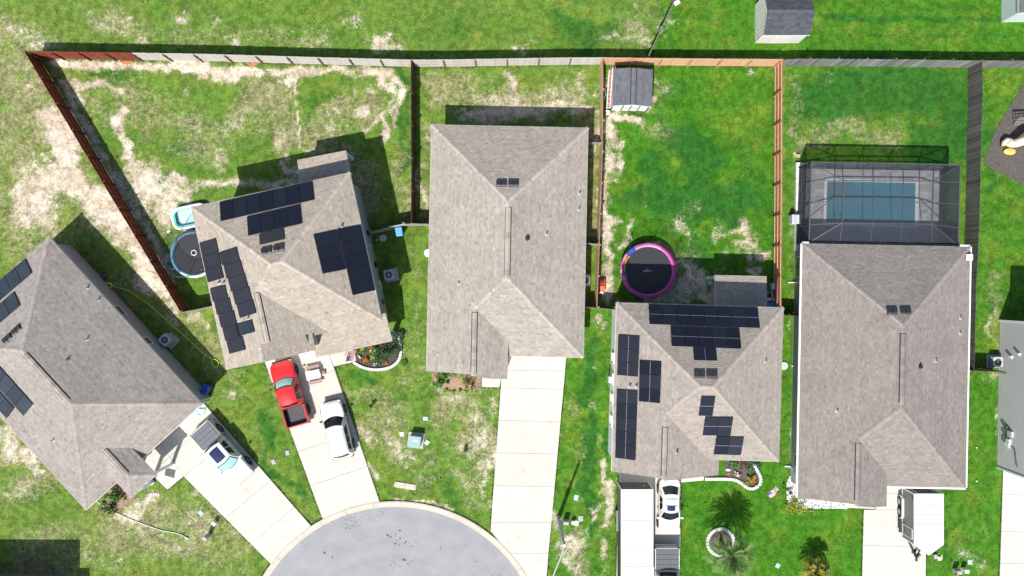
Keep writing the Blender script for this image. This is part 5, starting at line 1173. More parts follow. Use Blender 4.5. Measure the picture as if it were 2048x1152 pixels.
def trailer_long():
    zt = 2.55; xa, y0 = w2(1242.5, 979.5, zt); xb, _ = w2(1306, 980, zt); y1 = y0 - 8.4; z0 = .42
    t = thing('enclosed_trailer', ((xa + xb) / 2, (y0 + y1) / 2, 0), 'long white roofed cargo trailer with dark ends beside the white sedan', 'trailer')
    MB().prism([(xa, y0), (xb, y0), (xb, y1), (xa, y1)], z0, zt - .04).build('body', TRD, t)
    n = 7
    for k in range(n): MB().box(((xa + xb) / 2, y0 + (y1 - y0) * (k + .5) / n, zt - .01), (xb - xa - .06, (y0 - y1) / n - .03, .05)).build('roof_panel', TRW, t, bevel=.012)
    MB().box(((xa + xb) / 2, (y0 + y1) / 2, zt - .035), (xb - xa - .04, y0 - y1 - .04, .02)).build('roof_sheet', MATS['seam_grey'], t)
    for p, q in (((xa, y0), (xb, y0)), ((xb, y0), (xb, y1)), ((xb, y1), (xa, y1)), ((xa, y1), (xa, y0))): MB().bar((*p, zt - .03), (*q, zt - .03), .05, .07).build('roof_trim', TRT, t)
    for x in (xa, xb): MB().box((x, y0, (z0 + zt) / 2), (.06, .06, zt - z0 - .02)).build('corner_post', TRT, t)
    xm = (xa + xb) / 2; MB().box((xm, y0 + .02, 1.45), (xb - xa - .2, .05, 1.85)).build('rear_door', TRD, t); 
    for dx, z_, c_ in ((-.55, 1.0, CHROME), (.55, 1.0, CHROME), (.75, 1.5, TRT), (-.8, 1.9, BLACKP)): MB().box((xm + dx, y0 + .055, z_), (.14, .03, .1)).build('door_latch', c_, t)
    for sg, X in ((-1, xa), (1, xb)):
        yc = y0 - 3.0
        MB().box((X + sg * .07, yc, .8), (.14, 1.7, .05)).build('fender', CHROME, t, bevel=.02)
        for dy in (-.45, .45): 
            w = MB(); w.cyl((X + sg * .03, yc + dy, .36), .36, .2, 24, 'X'); o = w.build('wheel', TYRE, t, bevel=.03); r = MB(); r.cyl((X + sg * .135, yc + dy, .36), .2, .012, 18, 'X'); r.build('rim', RIM, o)
trailer_long()

# ------------------------------------------------------------------ pool and screen cage
CAGE = mat('bronze_grey_aluminium', (.085, .09, .096), .45, .08, 4, metal=.2)
def mesh_mat(name, c, a):
    m = mat(name, c, .9, .05, 30, spec=.1); m.node_tree.nodes['Principled BSDF'].inputs['Alpha'].default_value = a; return m
SCREENW = mesh_mat('wall_screen', (.04, .044, .053), .80)
SCREEN = mesh_mat('insect_screen', (.045, .05, .06), .46)
def pool():
    # corners of coping on the ground
    o = [P(1648.5, 356.5), P(1838, 361), P(1835, 456), P(1646, 451)]; i = [P(1653.5, 362.5), P(1830.5, 366), P(1828.5, 451), P(1651.5, 444.5)]
    t = thing('swimming_pool', (o[0] + o[2]) / 2 * 1.0, 'rectangular swimming pool with pale coping inside the screen cage', 'swimming pool')
    COP = mat('pale_coping', (.76, .76, .74), .7, .08, 4)
    dk = [P(1598, 326), P(1887, 332), P(1885, 500), P(1594, 494)]
    deck = thing('pool_deck', dk[3], 'grey paver deck round the pool under the screen', 'pool deck', kind='structure')
    # deck as four strips of pavers round the pool
    tm = tone_mat('grey_paver', (.34, .34, .335), (.52, .515, .51), .85, .12)
    e1 = (dk[1] - dk[0]).normalized(); e2 = (dk[3] - dk[0]).normalized(); Lx = (dk[1] - dk[0]).length; Ly = (dk[3] - dk[0]).length
    loc = lambda p: ((p - dk[0]).dot(e1), (p - dk[0]).dot(e2))
    hx0 = loc(o[0])[0] + .02; hy0 = loc(o[0])[1] + .02; hx1 = loc(o[2])[0] - .02; hy1 = loc(o[2])[1] - .02
    pv = MB(); y = 0; row = 0
    while y < Ly - .02:
        x = -.3 * random.random()
        while x < Lx:
            wd = random.choice((.3, .45, .6)); x1 = min(x + wd, Lx); x0 = max(x, 0); y1 = min(y + .3, Ly)
            if not (x1 > hx0 and x0 < hx1 and y1 > hy0 and y < hy1):
                z = .05 + random.uniform(-.003, .003); q = [dk[0] + e1 * a + e2 * b for a, b in ((x0 + .004, y + .004), (x1 - .004, y + .004), (x1 - .004, y1 - .004), (x0 + .004, y1 - .004))]
                pv.add([(p.x, p.y, .0) for p in q] + [(p.x, p.y, z) for p in q], [(4, 5, 6, 7), (0, 1, 5, 4), (1, 2, 6, 5), (2, 3, 7, 6), (3, 0, 4, 7)], min(max(random.gauss(.5, .25), 0), 1))
            elif not (x0 > hx0 and x1 < hx1 and y > hy0 and y1 < hy1):
                for (a0, a1, b0, b1) in ((x0, min(x1, hx0), y, y1), (max(x0, hx1), x1, y, y1), (max(x0, hx0), min(x1, hx1), y, min(y1, hy0)), (max(x0, hx0), min(x1, hx1), max(y, hy1), y1)):
                    if a1 - a0 > .02 and b1 - b0 > .02:
                        q = [dk[0] + e1 * a + e2 * b for a, b in ((a0, b0), (a1, b0), (a1, b1), (a0, b1))]; pv.add([(p.x, p.y, .05) for p in q], [(0, 1, 2, 3)], random.random())
            x += wd
        y += .3; row += 1
    pv.build('paver', tm, deck, kind='stuff')
    bd = MB(); 
    for (a0, a1, b0, b1) in ((0, Lx, 0, hy0), (0, Lx, hy1, Ly), (0, hx0, hy0, hy1), (hx1, Lx, hy0, hy1)):
        q = [dk[0] + e1 * a + e2 * b for a, b in ((a0, b0), (a1, b0), (a1, b1), (a0, b1))]; bd.prism([(p.x, p.y) for p in q], -.1, .035)
    bd.build('deck_bed', JOINT, deck)
    # coping stones
    for s in range(4):
        A, B, C, D = o[s], o[(s + 1) % 4], i[(s + 1) % 4], i[s]; n = 14 if s % 2 == 0 else 7
        for k in range(n):
            f0, f1 = k / n + .002, (k + 1) / n - .002
            q = [A.lerp(B, f0), A.lerp(B, f1), D.lerp(C, f1), D.lerp(C, f0)]; MB().prism([(p.x, p.y) for p in q], -.05, .085).build('coping_stone', COP, t)
    # basin in a pit of its own: the ground sheet stays above the water, so the basin is raised to deck level
    PL = mat('pool_plaster', (.09, .30, .40), .8, .15, 1.2, col2=(.14, .40, .50)); SH = mat('pool_ledge', (.20, .27, .29), .8, .1, 2)
    b = [p + Vector((0, 0, .006)) for p in i]; MB().add(b, [(0, 1, 2, 3)]).build('basin', PL, t)
    lg = [i[0].lerp(i[1], .0), i[0].lerp(i[1], .28), i[0].lerp(i[1], .28).lerp(i[3].lerp(i[2], .28), .45), i[0].lerp(i[3], .45)]
    MB().prism([(p.x, p.y) for p in lg], .008, .02).build('tanning_ledge', SH, t)
    wm = bpy.data.materials.new('pool_water'); wm.use_nodes = True; nt = wm.node_tree; bs = nt.nodes['Principled BSDF']
    bs.inputs['Base Color'].default_value = (.06, .24, .31, 1); bs.inputs['Roughness'].default_value = .04; bs.inputs['Alpha'].default_value = .35; bs.inputs['IOR'].default_value = 1.33
    n = nt.nodes.new('ShaderNodeTexNoise'); n.inputs['Scale'].default_value = 4.5; n.inputs['Detail'].default_value = 4; g = nt.nodes.new('ShaderNodeNewGeometry'); nt.links.new(g.outputs['Position'], n.inputs['Vector'])
    bp = nt.nodes.new('ShaderNodeBump'); bp.inputs['Strength'].default_value = .8; bp.inputs['Distance'].default_value = .08; nt.links.new(n.outputs['Fac'], bp.inputs['Height']); nt.links.new(bp.outputs[0], bs.inputs['Normal'])
    MB().add([p + Vector((0, 0, .04)) for p in i], [(0, 1, 2, 3)]).build('water', wm, t)
    ld = MB()
    for dx in (0, .5): ld.tube([i[3] + e1 * (.6 + dx) + Vector((0, -.3, .1)), i[3] + e1 * (.6 + dx) + Vector((0, -.1, .7)), i[3] + e1 * (.6 + dx) + Vector((0, .35, .6)), i[3] + e1 * (.6 + dx) + Vector((0, .5, .05))], .025, 8)
    ld.build('ladder', CHROME, t)
    # the cage
    ze = 2.72; zi = 3.55
    E = [P(1622.3, 325, ze), P(1919.8, 330, ze), P(1916, 491, ze), P(1617.7, 485, ze)]
    I = [P(1687, 361, zi), P(1866.5, 362.5, zi), P(1864, 448.5, zi), P(1684.5, 446, zi)]
    ct = thing('pool_cage', (E[0] + E[2]) / 2 * 1.0 - Vector((0, 0, ze)), 'grey framed screen cage over the swimming pool', 'screen enclosure')
    def beam(a, b, w=.042, h=.06, nm='beam'): MB().bar(a, b, w, h).build(nm, CAGE, ct)
    for s in range(4): beam(E[s], E[(s + 1) % 4], .09, .12); beam(I[s], I[(s + 1) % 4], .07, .1); beam(E[s], I[s])
    fr = [.205, .411, .616, .826]
    fx = [0, 1 / 3, 2 / 3, 1]
    for k, f in enumerate(fr):
        a = E[0].lerp(E[1], f); c = E[3].lerp(E[2], f); b = I[0].lerp(I[1], fx[k]); d = I[3].lerp(I[2], fx[k])
        beam(a, b); beam(b, d); beam(d, c)
    mid = .5
    beam(I[0].lerp(I[3], mid), I[1].lerp(I[2], mid), .06, .08, 'purlin')
    for k, f in ((0, .22), (1, .49), (2, .78)):
        a = E[0].lerp(E[3], f); b = E[1].lerp(E[2], f); g = (0, mid, 1)[k]
        beam(a, I[0].lerp(I[3], g), .05, .07, 'purlin'); beam(b, I[1].lerp(I[2], g), .05, .07, 'purlin')
    base = [Vector((p.x, p.y, .05)) for p in E]
    nS = {0: 5, 1: 3, 3: 3}
    for s in (0, 1, 3):
        A, B = E[s], E[(s + 1) % 4]; stops = [0] + (fr if s == 0 else [.22, .49, .78] if s == 1 else [.22, .51, .78]) + [1]
        for f in stops: p = A.lerp(B, f); beam(Vector((p.x, p.y, .05)), p - Vector((0, 0, .05)), .06, .06, 'post')
        for z in (.08, .95): beam(Vector((A.x, A.y, z)), Vector((B.x, B.y, z)), .05, .05, 'rail')
        MB().add([Vector((A.x, A.y, .08)), Vector((B.x, B.y, .08)), B, A], [(0, 1, 2, 3)]).build('screen', SCREEN if s == 0 else SCREENW, ct)
    for s in (0, 3): # wind braces
        A, B = E[s], E[(s + 1) % 4]
        q = A.lerp(B, .2 if s == 0 else .78); beam(q - Vector((0, 0, .05)), Vector((A.x if s == 0 else B.x, A.y if s == 0 else B.y, .1)), .03, .03, 'brace')
    up = Vector((0, 0, .03))
    for s in range(4): MB().add([E[s] + up, E[(s + 1) % 4] + up, I[(s + 1) % 4] + up, I[s] + up], [(0, 1, 2, 3)]).build('screen', SCREEN, ct)
    MB().add([p + up for p in I], [(0, 1, 2, 3)]).build('screen', SCREEN, ct)
    # white footing strip at the left of the cage, heater on it
    a = P(1594.5, 326); b_ = P(1592, 503)
    fw = thing('footing_wall', b_, 'low white footing strip along the left of the pool cage', 'low wall'); n = 11
    for k in range(n): p = a.lerp(b_, (k + .5) / n); MB().box(p + Vector((0, 0, .14 + random.uniform(-.012, .012))), (.34, (a - b_).length / n - .012, .3), rz=.012).build('block', mat('white_block', (.62, .62, .60), .8, .08, 4), fw)
    q = P(1583.5, 440, .0); ht = thing('pool_heater', q, 'pale grey pool heater box outside the cage wall', 'pool heater'); c1 = mat('pale_grey_enamel', (.46, .50, .52), .4, .04, 4)
    MB().box(q + Vector((-.17, 0, .45)), (.27, .78, .85)).build('cabinet', c1, ht, bevel=.06); MB().box(q + Vector((.16, 0, .42)), (.34, .76, .8)).build('cabinet', c1, ht, bevel=.06); MB().tube([q + Vector((.3, .2, .3)), q + Vector((.55, .3, .2))], .04, 8).build('pipe', BLACKP, ht)
    for (px, py, lb) in ((1794, 460, 'round pale float on the pool deck'),):
        q = P(px, py, .06); ob = thing('pool_float', q, lb, 'pool float'); m_ = MB(); m_.tube([q + Vector((.14 * math.cos(a_), .14 * math.sin(a_), .06)) for a_ in np.linspace(0, 2 * math.pi, 20)[:-1]], .05, 8, close=True); m_.build('ring', MATS['white_block'], ob, smooth=True)
    q = P(1812, 487, .06); ob = thing('lounge_chair', q, 'small metal lounge chair against the house inside the cage', 'chair'); m_ = MB(); m_.box(q + Vector((0, 0, .4)), (.7, .5, .05)); m_.box(q + Vector((.3, 0, .62)), (.05, .5, .45)); m_.build('seat', MATS['pale_grey_enamel'], ob)
    for dx, dy in ((-.3, -.2), (.3, -.2), (-.3, .2), (.3, .2)): MB().box(q + Vector((dx, dy, .2)), (.04, .04, .4)).build('leg', CHROME, ob)
pool()

# ------------------------------------------------------------------ sheds
SHD = shing('dark_slate_shingle', (.034, .036, .043), (.10, .105, .122))
SHC = shing('blue_grey_shingle', (.075, .079, .088), (.165, .17, .185))
IV = mat('ivory_siding', (.62, .60, .55), .6, .05, 3); BTT = mat('ivory_batten', (.68, .66, .61), .6, .04, 3)
def shed_a():
    # base corner lower left (1510, 86), 3.5 m wide, 3.2 m deep; ridge runs left-right
    x0, y0 = w2(1510, 86); x1 = x0 + 3.52; y1 = y0 + 3.05; kx, ky = w2(1524, 70, 2.25)
    hs = House('shed', 'ivory garden shed with a dark slate shingle roof at the top edge', 'shed', ((x0 - .08) * S * 60 / 57.75 + 1024, 576 - (y1 + .12) * S * 60 / 57.75), 0, ze=2.25, roofc=SHD, wallm=IV)
    W, D = 3.68, 3.3; hs.face([(0, 0), (W, 0), (W, D / 2), (0, D / 2)], (2.25, 0, .5)); hs.face([(0, D / 2), (W, D / 2), (W, D), (0, D)], (2.25 + .5 * D, 0, -.5)); hs.roof(.15, .3)
    hs.caps([((0, D / 2), (W, D / 2), (2.25, 0, .5), (2.25 + .5 * D, 0, -.5))]); hs.walls([(.08, .12), (W - .08, .12), (W - .08, D - .12), (.08, D - .12)])
    for k in range(13):
        x = x0 + .02 + k * (3.48 / 12); MB().box((x, y0 - .012, 1.05), (.045, .03, 2.1)).build('batten', BTT, hs.t)
    for k in range(11):
        y = y0 + .02 + k * (3.0 / 10); MB().box((x0 - .012, y, 1.05 + .1), (.03, .045, 2.2)).build('batten', BTT, hs.t)
    MB().box((x0 + 1.75, y0 - .03, 1.0), (1.5, .03, 1.9)).build('door', BTT, hs.t)
shed_a()
def shed_b():
    hs = House('shed', 'pale shed corner cut off by the upper right corner', 'shed', (2038, -50), 0, ze=2.2, roofc=SHC, wallm=mat('pale_blue_siding', (.55, .60, .61), .6, .05, 3))
    W, D = 3.2, 3.0; hs.face([(0, 0), (W / 2, 0), (W / 2, D), (0, D)], (2.2, .45, 0)); hs.face([(W / 2, 0), (W, 0), (W, D), (W / 2, D)], (2.2 + .45 * W, -.45, 0)); hs.roof(.15, .3); hs.walls([(.1, .1), (W - .1, .1), (W - .1, D - .1), (.1, D - .1)])
    hs.caps([((W / 2, 0), (W / 2, D), (2.2, .45, 0), (2.2 + .45 * W, -.45, 0))])
shed_b()
def shed_c():
    zc = 1.95; a = P(1227, 137.5, zc); b = P(1306, 138, zc); c = P(1303.5, 212, zc)
    W = b.x - a.x; D = b.y - c.y; m = mat('white_shed_panel', (.70, .72, .72), .5, .04, 3)
    hs = House('shed', 'small shed with dark grey ridged roof and white panelled front in the lawn corner', 'shed', (1226.5, 137.5), -1.5, ze=zc, roofc=SHC, wallm=m)
    PA, PB2 = (zc, .3, 0), (zc + .3 * W, -.3, 0)
    hs.face([(0, 0), (W / 2, 0), (W / 2, D), (0, D)], PA); hs.face([(W / 2, 0), (W, 0), (W, D), (W / 2, D)], PB2); hs.roof(.15, .3); hs.ridge_vent((W / 2, .05), (W / 2, D - .05), PA, PB2)
    hs.walls([(.1, .1), (W - .1, .1), (W - .1, D - .12), (.1, D - .12)])
    TRM = mat('dark_green_trim', (.03, .045, .045), .6, .1, 4)
    for u in (.12, W * .3, W * .5, W * .72, W - .14):
        x, y = hs.xy(u, D - .1); MB().box((x, y, .98), (.07, .05, 1.9), rz=hs.th).build('trim_board', TRM, hs.t)
    for u in (W * .4, W * .61):
        x, y = hs.xy(u, D - .1); MB().box((x, y, .95), (W * .19, .03, 1.75), rz=hs.th).build('door', m, hs.t)
    x, y = hs.xy(W * .5, D - .09); MB().box((x, y, 1.02), (W * .4, .035, .03), rz=hs.th).build('door_rail', TRM, hs.t)
shed_c()
# red and white striped ladder lying against the small shed
def ladder():
    a, b = P(1221.5, 142, .0), P(1218, 222, .0); t = thing('ladder', b, 'red and white slatted ladder leaning along the left side of the small shed', 'ladder')
    mr = mat('faded_red', (.55, .16, .13), .6, .1, 4); mw = mat('white_plank', (.72, .70, .68), .6, .08, 4)
    for k, (dx, z, m_) in enumerate(((-.16, .35, mw), (-.06, .6, mr), (.04, .85, mw), (.13, 1.1, mr), (.2, 1.3, mw))): MB().bar(a + Vector((dx, 0, z)), b + Vector((dx - .05, .1, z * .55)), .07, .05).build('rail', m_, t)
    for k in range(9): p = a.lerp(b, (k + .5) / 9); MB().bar(p + Vector((-.16, 0, .3)), p + Vector((.2, 0, 1.0)), .04, .04).build('rung', mw, t)
ladder()
# ------------------------------------------------------------------ yard things
def T(px, py, z=0): return P(px, py, z)
GALV = mat('galvanised_tube', (.42, .43, .44), .4, .08, 6, metal=.4); NET = mesh_mat('safety_net', (.02, .02, .022), .26); NETB = mesh_mat('safety_net_pink', (.07, .02, .045), .26)
MATB = mat('black_jump_mat', (.022, .024, .029), .7, .12, 3)
def trampoline(px, py, R, label, pads, zp=.88, net_h=2.0, poles=6, netm=None, a_off=.3):
    c = P(px, py, zp); c = Vector((c.x, c.y, 0)); t = thing('trampoline', c, label, 'trampoline')
    MB().disc((c.x, c.y, zp - .015), R - .22, 48).build('jump_mat', MATB, t)
    for (a0, a1, m, r0, r1, dz) in pads:
        n = max(3, int((a1 - a0) / 7)); mb = MB(); vs = []
        a0, a1 = math.radians(a0), math.radians(a1)
        for k in range(n + 1):
            a = a0 + (a1 - a0) * k / n
            for r, z in ((R + r0, zp - .02), (R + r0 + .02, zp + .05 + dz), (R + (r0 + r1) / 2, zp + .075 + dz), (R + r1 - .02, zp + .05 + dz), (R + r1, zp - .03)): vs.append((c.x + r * math.cos(a), c.y + r * math.sin(a), z))
        mb.add(vs, [(5 * k + e, 5 * k + e + 1, 5 * k + 6 + e, 5 * k + 5 + e) for k in range(n) for e in range(4)]); mb.build('pad', m, t, smooth=True)
    MB().tube([(c.x + R * math.cos(a), c.y + R * math.sin(a), zp - .06) for a in np.linspace(0, 2 * math.pi, 41)[:-1]], .03, 6, close=True).build('frame_ring', GALV, t)
    for k in range(poles):
        a = a_off + 2 * math.pi * k / poles; rx, ry = c.x + (R + .03) * math.cos(a), c.y + (R + .03) * math.sin(a)
        MB().tube([(rx, ry, .02), (rx, ry, zp + net_h)], .022, 6).build('net_pole', GALV, t); MB().tube([(c.x + R * .86 * math.cos(a + .25), c.y + R * .86 * math.sin(a + .25), .03), (c.x + R * math.cos(a), c.y + R * math.sin(a), .1), (c.x + R * math.cos(a), c.y + R * math.sin(a), zp - .08)], .022, 6).build('leg', GALV, t)
    top = zp + net_h; Rn = R - .05; n = 48
    mb = MB(); vs = [(c.x + r * math.cos(2 * math.pi * k / n), c.y + r * math.sin(2 * math.pi * k / n), z) for r, z in ((Rn - .12, zp + .02), (Rn + .02, top)) for k in range(n)]
    mb.add(vs, [(k, (k + 1) % n, n + (k + 1) % n, n + k) for k in range(n)]); mb.build('net', netm or NET, t, smooth=True)
    MB().tube([(c.x + (Rn + .02) * math.cos(a), c.y + (Rn + .02) * math.sin(a), top) for a in np.linspace(0, 2 * math.pi, 41)[:-1]], .018, 6, close=True).build('net_rim', BLACKP, t)
    return t, c
PINK = mat('magenta_pad', (.52, .065, .33), .5, .1, 3); PINKL = mat('pale_pink_pad', (.66, .22, .46), .5, .1, 3); BLU = mat('blue_pad', (.03, .09, .55), .5, .1, 3); YEL = mat('yellow_pad', (.75, .50, .03), .5, .1, 3); GRN = mat('green_pad', (.10, .42, .05), .5, .1, 3); REDP = mat('crimson_pad', (.42, .02, .06), .5, .1, 3); SKYB = mat('sky_blue_pad', (.10, .25, .70), .5, .1, 3); ORP = mat('orange_pad', (.75, .22, .03), .5, .1, 3)
t, c = trampoline(1296.5, 541, 2.2, 'large trampoline with a magenta pad and rainbow side', [(-160, 60, PINK, -.30, .03, 0), (60, 122, PINKL, -.30, .03, 0), (122, 142, BLU, -.30, .06, .03), (142, 158, PINKL, -.15, .06, .02), (158, 178, PINK, -.15, .06, .02), (143, 157, YEL, -.34, -.16, .04), (157, 166, ORP, -.34, -.16, .04), (166, 184, GRN, -.34, -.16, .04), (178, 186, PINKL, -.15, .05, .02), (186, 191, REDP, -.3, .05, .04), (191, 196, SKYB, -.3, .05, .04), (196, 200, REDP, -.3, .05, .04)], netm=NETB)
lg = MB(); z = .872  # scribbled white script on the mat
for pts in ([(-.36, .06), (-.30, -.03), (-.24, .08), (-.2, -.02), (-.14, .07), (-.17, -.12)], [(-.12, .02), (-.06, .06), (-.04, -.02), (.02, .06), (.06, -.01), (.10, .05), (.15, 0), (.2, .04), (.26, .01), (.32, .02)], [(-.06, .17), (-.02, .10), (.02, .19)]):
    q = bez([(c.x + x - .02, c.y + y - .05, z) for x, y in pts], 4)
    for a, b in zip(q[:-1], q[1:]): lg.bar(a, b, .022, .004)
lg.build('logo', mat('white_print', (.7, .7, .7), .6, .05, 5), t)
MB().box((c.x + 2.3, c.y - .75, .55), (.28, .5, .06), rz=.2).build('step_board', mat('slate_blue_plastic', (.16, .18, .24), .6, .1, 4), t)
BL1 = mat('cyan_blue_pad', (.08, .27, .43), .5, .15, 3); BL2 = mat('pale_cyan_pad', (.46, .68, .74), .5, .12, 3); BL3 = mat('steel_blue_pad', (.09, .17, .30), .5, .2, 3)
t, c = trampoline(387.5, 508.5, 1.87, 'trampoline with a blue and white pad half under the roof edge', [(70, 150, BL3, -.21, .03, 0), (150, 235, BL1, -.21, .03, 0), (235, 330, BL2, -.21, .03, 0), (-30, 70, BL1, -.21, .03, 0)])
bb = MB(); q = P(380, 502.5, 2.2); bb.box(q, (.52, .42, .05), rz=.2); bb.build('backboard', BLACKP, t)
rr = MB(); rr.tube([(q.x + .3 + .2 * math.cos(a), q.y - .12 + .2 * math.sin(a), 2.2) for a in np.linspace(0, 2 * math.pi, 17)[:-1]], .032, 6, close=True); rr.build('hoop', MATS['white_plastic'], t); MB().tube([(q.x, q.y - .05, 2.2), (c.x - .75, c.y - 1.7, 2.35)], .02, 6).build('hoop_arm', BLACKP, t)

def kiddie():
    c = P(384.5, 434, 0); t = thing('paddling_pool', c, 'white and aqua inflatable paddling pool beside the turned house', 'paddling pool')
    M = Matrix.Translation(c) @ Matrix.Rotation(math.radians(12), 4, 'Z'); wh = mat('white_vinyl', (.74, .78, .78), .35, .03, 2); aq = mat('aqua_vinyl', (.09, .56, .53), .35, .06, 2); fl = mat('pale_aqua_floor', (.58, .76, .77), .4, .05, 1.5)
    def rr_(a, b, r, z, n=6):
        out = []
        for cx, cy, s0 in ((a - r, b - r, 0), (-(a - r), b - r, 90), (-(a - r), -(b - r), 180), (a - r, -(b - r), 270)):
            for k in range(n + 1): g = math.radians(s0 + 90 * k / n); out.append((cx + r * math.cos(g), cy + r * math.sin(g), z))
        return out
    A, B = 1.55, .98
    for k, (z, m_, d) in enumerate(((.1, aq, .02), (.27, wh, 0.03), (.42, wh, .04))):
        MB(M).tube(rr_(A - .12 - d, B - .12 - d, .55, z), .125, 8, close=True).build('ring', m_, t, smooth=True)
    MB(M).tube(rr_(A - .32, B - .32, .40, .40), .055, 8, close=True).build('inner_ring', aq, t, smooth=True)
    MB(M).add(rr_(A - .3, B - .3, .42, .06), [tuple(range(28))]).build('floor', fl, t); MB(M).add(rr_(A - .3, B - .3, .42, .14), [tuple(range(28))]).build('water', mesh_mat('clear_water', (.5, .75, .78), .3), t)
kiddie()
q = P(375, 461, 0); t = thing('pool_pump', q, 'small white pump lying between paddling pool and blue trampoline', 'pool pump'); MB().box(q + Vector((0, 0, .12)), (.5, .2, .2), rz=.2).build('casing', MATS['white_plastic'], t, bevel=.04); MB().cyl(q + Vector((.22, .1, .16)), .1, .28, 12).build('filter', BLACKP, t)
for px, py, lb in ((338, 463, 'small white hook beside the blue trampoline, nearest the fence corner'), (347, 538, 'white net bracket at the lower left foot of the blue trampoline')):
    q = P(px, py, 0); t = thing('plastic_toy', q, lb, 'toy'); MB().box(q + Vector((0, 0, .06)), (.3, .12, .1), rz=.5).build('body', MATS['white_plastic'], t, bevel=.03); MB().box(q + Vector((.1, -.14, .04)), (.1, .2, .07), rz=.8).build('handle', mat('teal_plastic', (.10, .36, .38), .5, .1, 4), t)

def dome():
    c = P(1350, 592, 0); t = thing('climbing_dome', c, 'small grey geodesic climbing dome below the pink trampoline', 'climbing dome'); R = .82
    bm = bmesh.new(); bmesh.ops.create_icosphere(bm, subdivisions=1, radius=R); bm.verts.ensure_lookup_table()
    pt = {v.index: Vector((v.co.x, v.co.y, max(v.co.z, -.42) + .45)) for v in bm.verts}
    m = mat('grey_powder_coat', (.36, .38, .37), .5, .08, 6)
    for e in bm.edges:
        a, b = (pt[v.index] for v in e.verts)
        if a.z < .05 and b.z < .05: continue
        MB().tube([c + a, c + b], .022, 6).build('strut', m, t)
    for v in bm.verts: MB().cyl(c + pt[v.index], .045, .06, 8).build('joint', GALV, t)
    bm.free()
dome()
def acunit(px, py, deg, label, cm, pad=(0, 0), hub=None):
    q = P(px, py, .75); q.z = 0; t = thing('air_conditioner', q, label, 'air conditioner'); M = Matrix.Translation(q) @ Matrix.Rotation(math.radians(deg), 4, 'Z'); h = .75; s = .40
    MB(M).box((0, 0, h / 2), (2 * s - .03, 2 * s - .03, h - .06)).build('coil_guard', mat('ac_louver', (.16, .17, .17), .5, .15, 10), t)
    for k in range(8): MB(M).box((0, 0, .14 + k * .075), (2 * s, 2 * s, .022)).build('louver', cm, t)
    rg = MB(M); n = 24; vs = []
    for k in range(n):
        a = 2 * math.pi * (k + .5) / n; ca, sa = math.cos(a), math.sin(a); e = s / max(abs(ca), abs(sa)); e = min(e, s * 1.27)
        vs += [(e * ca, e * sa, h - .05), (e * ca, e * sa, h), (.295 * ca, .295 * sa, h + .01), (.28 * ca, .28 * sa, h - .08)]
    rg.add(vs, [(4 * k + e, 4 * k + e + 1, 4 * ((k + 1) % n) + e + 1, 4 * ((k + 1) % n) + e) for k in range(n) for e in range(3)]).build('top_cover', cm, t)
    MB(M).cyl((0, 0, h - .1), .29, .02, 24).build('fan_well', BLACKHOLE, t)
    for k in range(3):
        a = 2.1 * k + .4; MB(M).add([(.05 * math.cos(a), .05 * math.sin(a), h - .06), (.26 * math.cos(a - .35), .26 * math.sin(a - .35), h - .085), (.26 * math.cos(a + .35), .26 * math.sin(a + .35), h - .04)], [(0, 1, 2)]).build('fan_blade', hub or GALV, t)
    MB(M).cyl((0, 0, h - .05), .07, .05, 14).build('fan_hub', hub or MATS['white_plastic'], t)
    gr = MB(M)
    for r in (.12, .2): gr.tube([(r * math.cos(a), r * math.sin(a), h + .005) for a in np.linspace(0, 2 * math.pi, 21)[:-1]], .006, 4, close=True)
    for k in range(6): a = math.pi * k / 3; gr.tube([(.07 * math.cos(a), .07 * math.sin(a), h + .006), (.29 * math.cos(a), .29 * math.sin(a), h + .006)], .006, 4)
    gr.build('grille', PFRAME, t)
    MB(M).box((pad[0], pad[1], .05), (1.05, 1.05, .1)).build('pad', mat('ac_pad', (.38, .38, .37), .8, .08, 4), t)
acunit(329, 680, -42, 'square cream air conditioner with dark round fan beside the diagonal house', mat('cream_enamel', (.58, .57, .52), .45, .04, 3), (.22, .05))
acunit(777.5, 549.5, 10, 'blue grey air conditioner by the turned house, its fan in view', mat('blue_grey_enamel', (.40, .46, .54), .4, .05, 3), (.12, -.02), MATS['white_plastic'])
acunit(1170, 560.5, 0, 'white air conditioner half hidden under the middle house eave', MATS['white_enamel'])
acunit(1996.5, 724, 0, 'grey air conditioner against the house at the right margin', MATS['pale_grey_enamel'])
def bin_(px, py, deg, label, m, z=1.05):
    q = P(px, py, z); q.z = 0; t = thing('wheelie_bin', q, label, 'wheelie bin'); M = Matrix.Translation(q) @ Matrix.Rotation(math.radians(deg), 4, 'Z')
    rg = [[(sx * .26 * k, sy * .30 * k, zz) for sx, sy in ((-1, -1), (1, -1), (1, 1), (-1, 1))] for zz, k in ((.06, .78), (.6, .9), (1.0, 1.0))]; MB(M).loft(rg).build('body', m, t, bevel=.03)
    MB(M).loft([[(sx * .29 * k, sy * .36 * k + .02, zz) for sx, sy in ((-1, -1), (1, -1), (1, 1), (-1, 1))] for zz, k in ((1.0, 1), (1.05, .99), (1.09, .86))]).build('lid', m, t, bevel=.015)
    for x in (-.12, .12): MB(M).box((x, .0, 1.092), (.02, .52, .012)).build('lid_rib', m, t)
    MB(M).tube([(-.2, .36, .98), (-.2, .42, .99), (.2, .42, .99), (.2, .36, .98)], .018, 6).build('handle', m, t)
    for sg in (-1, 1): MB(M).cyl((sg * .24, .26, .1), .1, .05, 14, 'X').build('wheel', TYRE, t)
bin_(409, 779, -20, 'dark blue bin at the corner of the diagonal house', mat('blue_plastic', (.012, .085, .42), .45, .08, 3))
bin_(797.5, 464, 8, 'light blue bin at the open gate leaf', mat('light_blue_plastic', (.10, .36, .72), .45, .08, 3))
